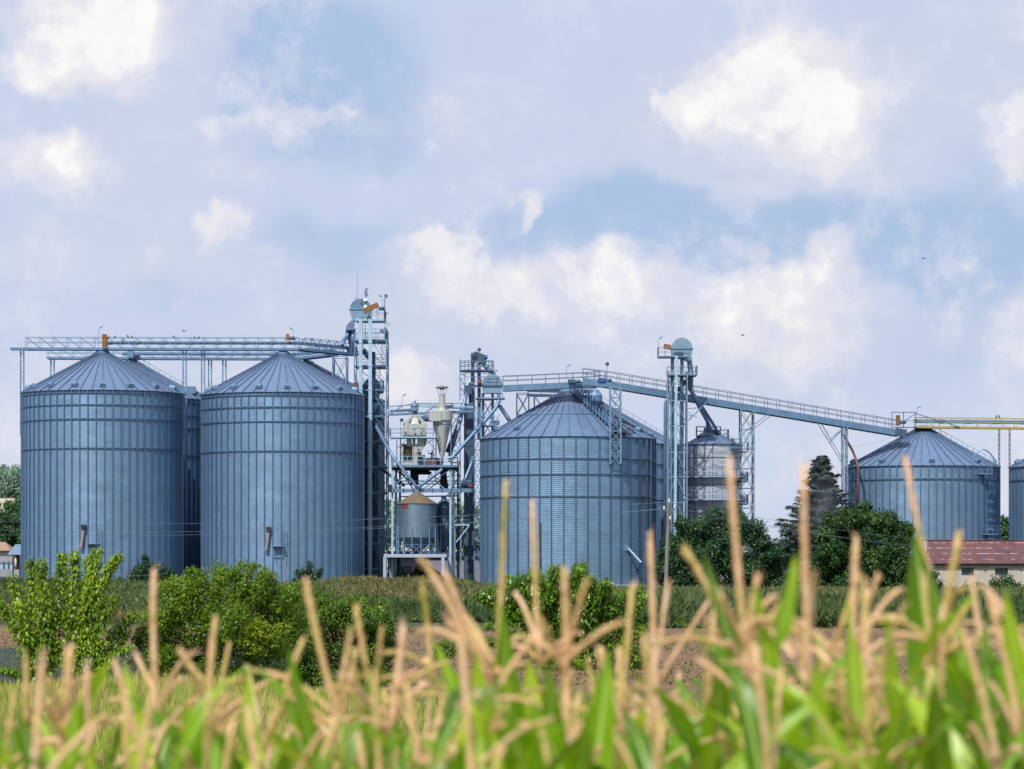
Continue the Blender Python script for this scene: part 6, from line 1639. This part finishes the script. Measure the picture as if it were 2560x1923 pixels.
def hero(label, Y, sp_tip, sp_base, sides=(), leaves=(), mid=None, nr=4, r=.0060, low=3):
    """plant whose central tassel spike runs from sp_base to sp_tip (survey pixels of the 2212 wide view)"""
    tp = at(sp_tip[0]*K, sp_tip[1]*K, Y); bs = at(sp_base[0]*K, sp_base[1]*K, Y)
    ax = (tp-bs).normalized(); neck = bs - Vector((ax.x*.10, 0, .16))
    root = Vector((neck.x - ax.x*.25, Y + random.uniform(-.05, .05), 0))
    t = thing('maize_plant', label, 'maize plant', root, gcorn)
    mb = MB(); stalk(mb, root - Vector((0, 0, .05)), neck); mb.tube([neck, bs.lerp(neck, .5), bs], [.0060, .0060, .0058], 7); mb.build('stalk', 'corn_stalk', t, True)
    tb = MB()
    mids = [bs, at(mid[0]*K, mid[1]*K, Y) if mid else bs.lerp(tp, .5) + Vector((random.uniform(-.01, .01), 0, 0)), tp]
    spike(tb, mids, r*1.12)
    for s in sides:
        q0, q1 = s[0], s[1]
        a = at(q0[0]*K, q0[1]*K, Y); b = at(q1[0]*K, q1[1]*K, Y) + Vector((0, random.uniform(-.08, .08), 0))
        sag = Vector((0, 0, (s[2] if len(s) > 2 else .02)))
        spike(tb, [a, a.lerp(b, .5) + sag, b], r*.82)
    for k in range(nr):
        az = random.uniform(0, 2*PI); L = random.uniform(.13, .24); st = bs + ax*random.uniform(-.05, .05)
        o = Vector((math.cos(az), math.sin(az), 0))
        e = st + o*L*random.uniform(.45, .95) + Vector((0, 0, L*random.uniform(.05, .75)))
        spike(tb, [st, st.lerp(e, .5) + Vector((0, 0, L*.22)), e], r*.78)
    tb.build('tassel', 'tassel', t, True)
    for lf in leaves:
        (bx, by), (tx, ty), w = lf[:3]; bend = lf[3] if len(lf) > 3 else 0
        a = at(bx*K, by*K, Y); b = at(tx*K, ty*K, Y) + Vector((0, random.uniform(-.1, .05), 0))
        c = a.lerp(b, .5) + Vector((bend*K*Y/FPX, 0, abs(bend)*.3*K*Y/FPX))
        ribbon(a - Vector((0, .14, 0)), c - Vector((0, .14, 0)), b - Vector((0, .14, 0)), 1.45*w*K*Y/FPX, lf[4] if len(lf) > 4 else (random.uniform(-.5, .5), -1, .25), 16, lf[5] if len(lf) > 5 else random.uniform(-.5, .5)).build('leaf', 'corn_leaf', t, True)
    for i in range(low):
        rand_leaf(t, root.lerp(neck, random.uniform(.70, .88)), random.uniform(0, 2*PI), random.uniform(.32, .5), random.uniform(.05, .075), random.uniform(.7, 1.1))
    return t
H = [
 ('maize with one tall straight tassel before the shrub left of the big bush', 7.2, (332, 1228), (340, 1560), [((340, 1500), (283, 1412), -.01)], [((345, 1720), (281, 1430), 40, -4)], None),
 ('maize with pinkish side spike pointing right below the big bush', 6.9, (466, 1335), (450, 1600), [((452, 1515), (535, 1462), .02), ((445, 1530), (418, 1440), .0), ((448, 1480), (386, 1402), -.01)], [((470, 1700), (412, 1500), 34, -6), ((440, 1720), (470, 1530), 40, 8)], None),
 ('maize with thick forked tassel at the foot of the upswept young tree', 6.4, (147, 1400), (130, 1640), [((135, 1560), (167, 1462), 0), ((133, 1560), (112, 1462), 0), ((133, 1600), (20, 1650), .03)], [((160, 1740), (186, 1500), 30, 6), ((120, 1720), (60, 1520), 34, -6)], None),
 ('maize with slim orange tassel tip near the left frame edge', 7.8, (57, 1408), (56, 1580), [], [((30, 1700), (8, 1480), 34, -4), ((70, 1720), (66, 1560), 30, 6)], None),
 ('maize whose tall tassel leans left from the base of the darker bush', 6.6, (660, 1247), (735, 1560), [((728, 1540), (756, 1355), -.01)], [((720, 1740), (640, 1388), 30, -12), ((560, 1700), (545, 1430), 28, -3)], (685, 1400)),
 ('maize with two parallel tassel spikes before the darker bush', 7.0, (768, 1305), (812, 1560), [((790, 1600), (765, 1398), -.02), ((808, 1540), (828, 1352), 0)], [((800, 1740), (806, 1440), 30, 4)], (783, 1400)),
 ('maize with branching pink tassel right of the darker bush', 6.5, (872, 1348), (842, 1600), [((850, 1560), (925, 1480), .03), ((846, 1500), (905, 1450), .02)], [((880, 1740), (850, 1560), 36, -6)], None),
 ('maize with thin upright tassel below the timber shed', 7.4, (910, 1253), (932, 1480), [], [((1050, 1620), (938, 1372), 30, -10)], None),
 ('maize with thick double tassel leaning left under the bin deck', 6.2, (912, 1207), (1062, 1480), [((1055, 1440), (958, 1232), -.01), ((1062, 1490), (955, 1325), 0)], [((1075, 1720), (1000, 1430), 40, -10), ((1060, 1640), (1030, 1400), 36, -5)], (978, 1310)),
 ('maize with the very tall tassel at the left side of the wide middle silo', 6.9, (1092, 1045), (1072, 1500), [((1072, 1440), (1000, 1330), 0)], [((1120, 1740), (1085, 1300), 52, -8)], (1084, 1260)),
 ('maize with tall thin tassel over the left third of the middle silo', 7.4, (1150, 1080), (1165, 1440), [((1165, 1430), (1100, 1400), .03), ((1166, 1440), (1240, 1400), .03)], [((1150, 1740), (1140, 1400), 46, 6)], (1155, 1250)),
 ('maize with stout many-branched tassel before the young walnut', 6.0, (1220, 1225), (1222, 1600), [((1220, 1420), (1266, 1250), 0), ((1222, 1430), (1345, 1342), .02), ((1220, 1440), (1130, 1380), .03), ((1220, 1460), (1160, 1330), .01)], [((1200, 1760), (1180, 1420), 50, 4), ((1270, 1740), (1310, 1400), 58, 6)], None),
 ('maize with pale twin tassels right of the young walnut', 6.8, (1366, 1262), (1338, 1560), [((1300, 1620), (1270, 1420), 0), ((1336, 1520), (1300, 1400), 0)], [((1400, 1740), (1300, 1440), 42, -8)], (1356, 1400)),
 ('maize with single very straight tassel before the leaning power pole', 7.0, (1404, 1148), (1424, 1600), [((1420, 1430), (1446, 1253), 0), ((1422, 1470), (1532, 1296), 0)], [((1480, 1760), (1410, 1560), 40, -8)], (1410, 1350)),
 ('maize with hooked pink tassel before the wide dark tree', 6.3, (1473, 1180), (1592, 1420), [((1590, 1410), (1400, 1400), .05), ((1590, 1430), (1640, 1330), .03)], [((1610, 1500), (1512, 1190), 26, -8), ((1560, 1700), (1530, 1400), 34, -4)], (1530, 1250)),
 ('maize with towering beaded tassel before the dented tank', 5.9, (1575, 985), (1622, 1500), [((1612, 1380), (1640, 1240), .01), ((1615, 1390), (1680, 1290), .04), ((1612, 1400), (1550, 1280), .0), ((1618, 1440), (1740, 1360), .05)], [((1720, 1760), (1612, 1265), 70, -20), ((1640, 1600), (1625, 1360), 36, 4)], (1592, 1230)),
 ('maize with tall thick tassel in front of the spruce', 5.7, (1735, 1000), (1748, 1500), [((1745, 1420), (1768, 1235), .0), ((1748, 1400), (1620, 1345), .05), ((1748, 1440), (1600, 1360), .07)], [((1660, 1400), (1708, 1190), 30, 6), ((1760, 1720), (1740, 1420), 50, -6), ((1500, 1740), (1790, 1478), 40, -16, (0.2, -.5, .8))], (1738, 1240)),
 ('maize with upright tassel and arching spikes before the dense dark tree', 6.3, (1850, 1160), (1845, 1500), [((1846, 1400), (1888, 1240), 0), ((1848, 1420), (1960, 1272), .05), ((1846, 1430), (1770, 1400), .03), ((1848, 1440), (2010, 1390), .07)], [((1850, 1660), (1818, 1300), 44, -4), ((1935, 1640), (1885, 1310), 30, -10)], None),
 ('maize with long left-leaning tassel crossing the short silo', 6.7, (1955, 985), (2056, 1420), [((2045, 1400), (1995, 1200), -.01), ((2040, 1390), (2075, 1150), 0)], [((2040, 1640), (1960, 1150), 84, -20), ((2060, 1560), (2050, 1330), 36, 6)], (1990, 1200)),
 ('maize with blunt tassels below the shed windows', 6.1, (2076, 1147), (2010, 1440), [((2012, 1420), (1995, 1240), -.01), ((2015, 1430), (2100, 1300), 0), ((2012, 1440), (2120, 1400), .05)], [((2100, 1600), (2112, 1330), 30, 3)], (2046, 1290)),
 ('maize with drooping tassel at the right frame edge', 6.0, (2128, 1270), (2230, 1440), [((2230, 1430), (2150, 1310), .03), ((2220, 1460), (2120, 1400), .05)], [((2215, 1660), (2138, 1265), 46, -14), ((2190, 1600), (2210, 1380), 40, 4)], (2185, 1330)),
]
for lab, Y, tip, bs, sides, leaves, mid in H: hero(lab, Y, tip, bs, sides, leaves, mid)
# the one with the broad glossy arching leaf
Yl = 5.5
t = hero('maize with a broad glossy leaf arching over the middle of the bottom edge', Yl, (1030, 1500), (1040, 1640), [((1040, 1620), (1090, 1520), 0)], [((1160, 1760), (1100, 1530), 90, -6, (.3, -1, .1), .2), ((1060, 1740), (1010, 1500), 80, 6, (-.3, -1, .1), .2), ((1240, 1720), (1150, 1500), 70, -8), ((1010, 1760), (1030, 1560), 100, 6, (.2, -1, .0), .1)])
ribbon(at(1110*K, 1500*K, Yl+.12), at(985*K, 1440*K, Yl), at(935*K, 1700*K, Yl-.12), .085, (-.25, -.35, 1), 20, .3, .1).build('broad_leaf', 'corn_leaf', t, True)
# field mass: variants copied along the rows
random.seed(5)
def proto(i):
    t = thing('maize_plant', 'x', 'maize plant', (0, 0, 0), gcorn)
    top = 2.35; lean = Vector((random.uniform(-.05, .05), random.uniform(-.03, .03), 0))
    mb = MB(); stalk(mb, (0, 0, -.05), lean*.6 + Vector((0, 0, top-.14))); mb.tube([lean*.6 + Vector((0, 0, top-.14)), lean*.8 + Vector((0, 0, top-.06)), lean + Vector((0, 0, top))], [.0066, .006, .006], 7)
    mb.build('stalk', 'corn_stalk', t, True)
    tb = MB(); b = lean + Vector((0, 0, top))
    spike(tb, [b, b + lean*.8 + Vector((0, 0, .15)), b + lean*2.2 + Vector((0, 0, random.uniform(.26, .34)))], .0056)
    for k in range(random.choice((2, 3, 5))):
        az = random.uniform(0, 2*PI); L = random.uniform(.14, .26); st = b + Vector((0, 0, random.uniform(-.07, .06))); o = Vector((math.cos(az), math.sin(az), 0))
        e = st + o*L*random.uniform(.25, .9) + Vector((0, 0, L*random.uniform(.1, .95)))
        spike(tb, [st, st.lerp(e, .5) + Vector((0, 0, L*.16)), e], .0043)
    tb.build('tassel', 'tassel', t, True)
    az = random.uniform(0, PI)
    for k, h in enumerate((.985, .965, .94, .915, .89, .86, .83, .78, .70)):
        az += PI + random.uniform(-.5, .5); p = lean*.6*h + Vector((0, 0, (top-.1)*h))
        rand_leaf(t, p, az, random.uniform(.27, .44) if k < 4 else random.uniform(.42, .62), random.uniform(.050, .070) if k < 3 else random.uniform(.07, .10), random.uniform(.8, 1.1) if k < 6 else random.uniform(.5, .9))
    return t
protos = [proto(i) for i in range(9)]
used = set()
TOPS = [(-200, 1700), (0, 1700), (300, 1680), (620, 1660), (900, 1660), (1150, 1620), (1500, 1600), (1750, 1510), (2100, 1470), (2760, 1470)]
rowno = 0
for Y, step in ((5.35, .15), (5.9, .135), (6.6, .14), (7.4, .15), (8.3, .17)):
    x = -1.32*Y/6.5*1.02 + random.random()*.1
    while x < 1.32*Y/6.5:
        px = CX + x*FPX/Y
        py = lerp_tab(TOPS, px) + random.uniform(-60, 190) + (60 if Y > 8 else 0)
        zt_ = EYE - (py-HY)*Y/FPX; sc = zt_/2.65
        i = random.randrange(len(protos)); p0 = protos[i]
        if i in used:
            t = p0.copy(); COL.objects.link(t)
            for ch in p0.children:
                c = ch.copy(); COL.objects.link(c); c.parent = t
        else: t = p0; used.add(i)
        t.location = (x, Y + random.uniform(-.12, .12), 0); t.rotation_euler = (0, 0, random.uniform(0, 2*PI)); t.scale = (1, 1, sc)
        t['label'] = 'short tan-tasselled maize plant within the dense blurred mass along the bottom'
        x += step*random.uniform(.75, 1.3)
for i, p in enumerate(protos):
    if i not in used:
        for ch in list(p.children): bpy.data.objects.remove(ch)
        bpy.data.objects.remove(p)

# ------------------------------------------------------------------ dust drifting before the spruce
def dust(label, px, py, rx, rz, Y, dens):
    c = at(px, py, Y); mb = MB(); k = Y/FPX
    mb.lathe(c, [(rx*k*math.sin(a)+.01, c.z - rz*k*math.cos(a)) for a in np.linspace(.02, PI-.02, 12)], 20)
    m, nt = new_mat('dust_volume'); tc = nd(nt, 'ShaderNodeTexCoord').outputs['Object']
    mp = nd(nt, 'ShaderNodeMapping'); mp.inputs['Scale'].default_value = (1/(rx*k), 1/(rx*k), 1/(rz*k)); nt.links.new(tc, mp.inputs[0])
    ln = nd(nt, 'ShaderNodeVectorMath', operation='LENGTH'); nt.links.new(mp.outputs[0], ln.inputs[0])
    fall = mth(nt, 'SUBTRACT', 1.0, ln.outputs['Value'], clamp=True)
    nz = noise_tex(nt, tc, .55, 4)
    v = nd(nt, 'ShaderNodeVolumePrincipled'); v.inputs['Color'].default_value = (.42, .44, .52, 1); v.inputs['Anisotropy'].default_value = .2
    nt.links.new(mth(nt, 'MULTIPLY', mth(nt, 'MULTIPLY', fall, dens), mth(nt, 'MULTIPLY_ADD', nz, 2.4, -.6, clamp=True)), v.inputs['Density'])
    out = nd(nt, 'ShaderNodeOutputMaterial'); nt.links.new(v.outputs[0], out.inputs['Volume'])
    tag(mb.build('dust_cloud', m, None, True, c), label, 'dust cloud')
dust('thin grey dust plume drifting in front of the spruce', 2062, 1265, 46, 105, 338, .30)

# ------------------------------------------------------------------ sky
world = bpy.data.worlds.new('World'); scene.world = world; world.use_nodes = True
nt = world.node_tree; nt.nodes.clear()
SUN_EL, SUN_AZ = math.radians(50), math.radians(180+24)   # azimuth from +Y towards +X
sky = nd(nt, 'ShaderNodeTexSky'); sky.sky_type = 'NISHITA'; sky.sun_disc = False
sky.sun_elevation = SUN_EL; sky.sun_rotation = SUN_AZ
D0 = nd(nt, 'ShaderNodeTexCoord').outputs['Generated']
def vnoise(scale, detail, rough=.55):
    n = nd(nt, 'ShaderNodeTexNoise'); n.inputs['Scale'].default_value = scale; n.inputs['Detail'].default_value = detail; n.inputs['Roughness'].default_value = rough
    nt.links.new(D0, n.inputs['Vector']); return n
w1 = vnoise(26, 3); w2 = vnoise(85, 5, .6)
def vm(op, a, b=None, scale=None):
    n = nd(nt, 'ShaderNodeVectorMath', operation=op)
    for i, v in enumerate((a, b)):
        if v is None: continue
        if hasattr(v, 'is_linked'): nt.links.new(v, n.inputs[i])
        else: n.inputs[i].default_value = v
    if scale is not None: n.inputs['Scale'].default_value = scale
    return n.outputs[0]
wa = vm('SCALE', vm('SUBTRACT', w1.outputs['Color'], (.5, .5, .5)), None, .026)
wb = vm('SCALE', vm('SUBTRACT', w2.outputs['Color'], (.5, .5, .5)), None, .012)
DW = vm('ADD', vm('ADD', D0, wa), wb)
sx = nd(nt, 'ShaderNodeSeparateXYZ'); nt.links.new(DW, sx.inputs[0])
s0 = nd(nt, 'ShaderNodeSeparateXYZ'); nt.links.new(D0, s0.inputs[0])
def blob(px, py, rx, ry, wgt=1.0, tilt=0.0, inner=0.15):
    u, v = (px-CX)/FPX, (HY-py)/FPX; L = math.sqrt(1+u*u+v*v); u /= L; v /= L
    dx = mth(nt, 'SUBTRACT', sx.outputs['X'], u); dz = mth(nt, 'SUBTRACT', sx.outputs['Z'], v)
    if tilt:
        c, s = math.cos(tilt), math.sin(tilt)
        dx2 = mth(nt, 'ADD', mth(nt, 'MULTIPLY', dx, c), mth(nt, 'MULTIPLY', dz, s)); dz = mth(nt, 'SUBTRACT', mth(nt, 'MULTIPLY', dz, c), mth(nt, 'MULTIPLY', dx, s)); dx = dx2
    a = mth(nt, 'MULTIPLY', dx, FPX/(rx*1.35)); b = mth(nt, 'MAXIMUM', mth(nt, 'MULTIPLY', dz, FPX/(ry*1.2)), mth(nt, 'MULTIPLY', dz, -FPX/(ry*1.9)))
    q = mth(nt, 'SQRT', mth(nt, 'ADD', mth(nt, 'MULTIPLY', a, a), mth(nt, 'MULTIPLY', b, b)))
    n = nd(nt, 'ShaderNodeMapRange'); n.interpolation_type = 'SMOOTHSTEP'
    n.inputs[1].default_value = 1.0; n.inputs[2].default_value = inner; n.inputs[3].default_value = 0; n.inputs[4].default_value = wgt
    nt.links.new(q, n.inputs[0]); return n.outputs[0]
def total(lst):
    o = None
    for b in lst:
        f = blob(*b); o = f if o is None else mth(nt, 'ADD', o, f)
    return o
def smooth(x, lo, hi):
    n = nd(nt, 'ShaderNodeMapRange'); n.interpolation_type = 'SMOOTHSTEP'; n.inputs[1].default_value = lo; n.inputs[2].default_value = hi
    nt.links.new(x, n.inputs[0]); return n.outputs[0]
WHITE = [(205, 70, 190, 120, 1.1), (100, 140, 70, 70, .9), (330, 60, 80, 110, .8), (95, 405, 150, 90, .85), (200, 380, 90, 60, .5), (545, 535, 68, 56, 1.0), (1316, 512, 28, 52, 1.0, -.6),
         (2000, 165, 230, 160, .9), (1800, 215, 210, 100, .75, .3), (2060, 270, 150, 110, .9), (1640, 250, 140, 60, .4),
         (1440, 690, 200, 70, .7), (1640, 700, 230, 90, .8), (1850, 730, 180, 100, .7), (1500, 790, 260, 60, .35), (2030, 770, 150, 120, .9), (2090, 640, 80, 70, .85), (1250, 670, 90, 50, .5),
         (1075, 640, 120, 90, .9), (1180, 740, 90, 40, .35), (2550, 300, 110, 130, .75), (2550, 830, 90, 90, .7), (660, 680, 120, 90, .3), (1180, 250, 160, 50, .35), (700, 300, 240, 36, .35), (20, 1060, 120, 110, .5), (1060, 930, 110, 60, .5), (1680, 900, 200, 80, .3)]
DARK = [(830, 140, 280, 210, 1.35), (830, 600, 260, 110, .9), (1780, 560, 520, 110, 1.3), (2300, 590, 300, 120, .9), (2420, 660, 240, 120, .6), (420, 740, 280, 70, .5), (120, 560, 240, 120, .3), (1500, 480, 260, 80, .6), (2480, 480, 240, 160, .5), (1000, 400, 300, 70, .35), (2200, 900, 400, 120, .35), (500, 860, 500, 50, .3), (1250, 560, 160, 70, .5), (700, 90, 160, 200, .5)]
PALE = [(250, 620, 420, 130, .7), (1900, 430, 500, 90, .35), (2350, 750, 300, 140, .4), (400, 140, 330, 230, .8), (300, 480, 500, 160, .5), (2000, 250, 620, 300, .8), (1250, 300, 600, 130, .6), (1600, 770, 760, 230, 1.15), (900, 680, 380, 130, .6), (2450, 120, 300, 200, .6), (700, 850, 900, 90, .5), (300, 960, 700, 120, .5), (1100, 960, 500, 160, .6)]
fb = vnoise(48, 7, .58); fl = vnoise(11, 5, .55)
tw = total(WHITE); tdk = total(DARK); tpl = total(PALE)
fbc = mth(nt, 'SUBTRACT', fb.outputs['Fac'], .5); flc = mth(nt, 'SUBTRACT', fl.outputs['Fac'], .5)
far = smooth(s0.outputs['Z'], .20, .45)        # overhead: broken cloud everywhere
whole = mth(nt, 'ADD', tw, mth(nt, 'MULTIPLY', far, mth(nt, 'MULTIPLY_ADD', flc, 4.0, .35)))
soft = mth(nt, 'MULTIPLY_ADD', smooth(vnoise(15, 2).outputs['Fac'], .36, .60), .55, .20)
fine = mth(nt, 'SUBTRACT', vnoise(140, 7, .66).outputs['Fac'], .5)
midn = mth(nt, 'SUBTRACT', vnoise(27, 8, .60).outputs['Fac'], .5)
det = mth(nt, 'ADD', mth(nt, 'MULTIPLY', fbc, .8), mth(nt, 'MULTIPLY', fine, .7))
edge = mth(nt, 'ADD', mth(nt, 'MULTIPLY', midn, 2.6), mth(nt, 'ADD', mth(nt, 'MULTIPLY', fbc, 1.3), mth(nt, 'MULTIPLY', fine, .9)))
def smooth2(x, c, s):
    n = nd(nt, 'ShaderNodeMapRange'); n.interpolation_type = 'SMOOTHSTEP'
    nt.links.new(x, n.inputs[0]); nt.links.new(mth(nt, 'SUBTRACT', c, s), n.inputs[1]); nt.links.new(mth(nt, 'ADD', c, s), n.inputs[2]); return n.outputs[0]
wm = smooth2(mth(nt, 'ADD', whole, edge), .52, soft)
halo = smooth(mth(nt, 'ADD', whole, mth(nt, 'MULTIPLY', edge, .8)), -.15, .75)
hot = smooth(mth(nt, 'ADD', whole, edge), .85, 1.35)
pm = smooth(mth(nt, 'ADD', tpl, mth(nt, 'ADD', mth(nt, 'MULTIPLY', edge, .4), mth(nt, 'MULTIPLY', flc, 1.2))), .05, .85)
dm = smooth(mth(nt, 'ADD', tdk, mth(nt, 'ADD', mth(nt, 'MULTIPLY', edge, .35), mth(nt, 'MULTIPLY', flc, 1.2))), .0, 1.15)
def lin(c): return tuple(((v/255+.055)/1.055)**2.4 if v > 10 else v/255/12.92 for v in c)
def x10(c): return tuple(10*v for v in lin(c))
grad = nd(nt, 'ShaderNodeMapRange'); grad.inputs[1].default_value = .01; grad.inputs[2].default_value = .09; nt.links.new(s0.outputs['Z'], grad.inputs[0])
c = mixc(nt, grad.outputs[0], x10((208, 219, 241)), x10((201, 212, 238)))
c = mixc(nt, pm, c, x10((206, 214, 236)))
c = mixc(nt, mth(nt, 'MULTIPLY', dm, .95), c, x10((171, 195, 229)))
c = mixc(nt, mth(nt, 'MULTIPLY', halo, .8), c, x10((219, 221, 239)))
inner = smooth(mth(nt, 'ADD', mth(nt, 'MULTIPLY', vnoise(34, 6, .6).outputs['Fac'], 1.0), mth(nt, 'MULTIPLY', det, -.15)), .40, .66)
c = mixc(nt, mth(nt, 'MULTIPLY', wm, .86), c, mixc(nt, inner, x10((244, 240, 243)), x10((219, 221, 239))))
hot = mth(nt, 'MULTIPLY', hot, mth(nt, 'MULTIPLY_ADD', inner, -.75, 1.0))
c = mixc(nt, hot, c, x10((255, 253, 250)))
tex = mth(nt, 'MULTIPLY_ADD', det, .10, 1.0)
vv = nd(nt, 'ShaderNodeVectorMath', operation='SCALE'); nt.links.new(c, vv.inputs[0]); nt.links.new(tex, vv.inputs['Scale']); c = vv.outputs[0]
c = mixc(nt, .06, c, sky.outputs[0])
bg = nd(nt, 'ShaderNodeBackground'); bg.inputs['Strength'].default_value = 0.1
nt.links.new(c, bg.inputs['Color']); out = nd(nt, 'ShaderNodeOutputWorld'); nt.links.new(bg.outputs[0], out.inputs[0])

# ------------------------------------------------------------------ sun and camera
sd = Vector((math.sin(SUN_AZ)*math.cos(SUN_EL), math.cos(SUN_AZ)*math.cos(SUN_EL), math.sin(SUN_EL)))
ld = bpy.data.lights.new('sun', 'SUN'); ld.energy = 4.5; ld.angle = math.radians(.5); ld.color = (1.0, .955, .87)
lo = bpy.data.objects.new('sun', ld); COL.objects.link(lo); lo.rotation_euler = (-sd).to_track_quat('-Z', 'Y').to_euler(); lo.location = (0, -20, 60)
cam = bpy.data.cameras.new('camera'); co = bpy.data.objects.new('camera', cam); COL.objects.link(co)
co.location = (0, 0, EYE); co.rotation_euler = (PI/2, 0, 0)
cam.sensor_width = 36.0; cam.lens = 36.0*FPX/2560.0; cam.shift_y = (HY-961.5)/2560.0
cam.clip_start = .1; cam.clip_end = 20000
cam.dof.use_dof = True; cam.dof.focus_distance = 388.0; cam.dof.aperture_fstop = cam.lens*1e-3/.0175
scene.camera = co
scene.view_settings.view_transform = 'Standard'; scene.view_settings.look = 'None'
scene.view_settings.exposure = 0; scene.view_settings.gamma = 1
scene.cycles.max_bounces = 6; scene.cycles.transparent_max_bounces = 6; scene.cycles.volume_bounces = 1
scene.cycles.use_denoising = True
scene.render.film_transparent = False
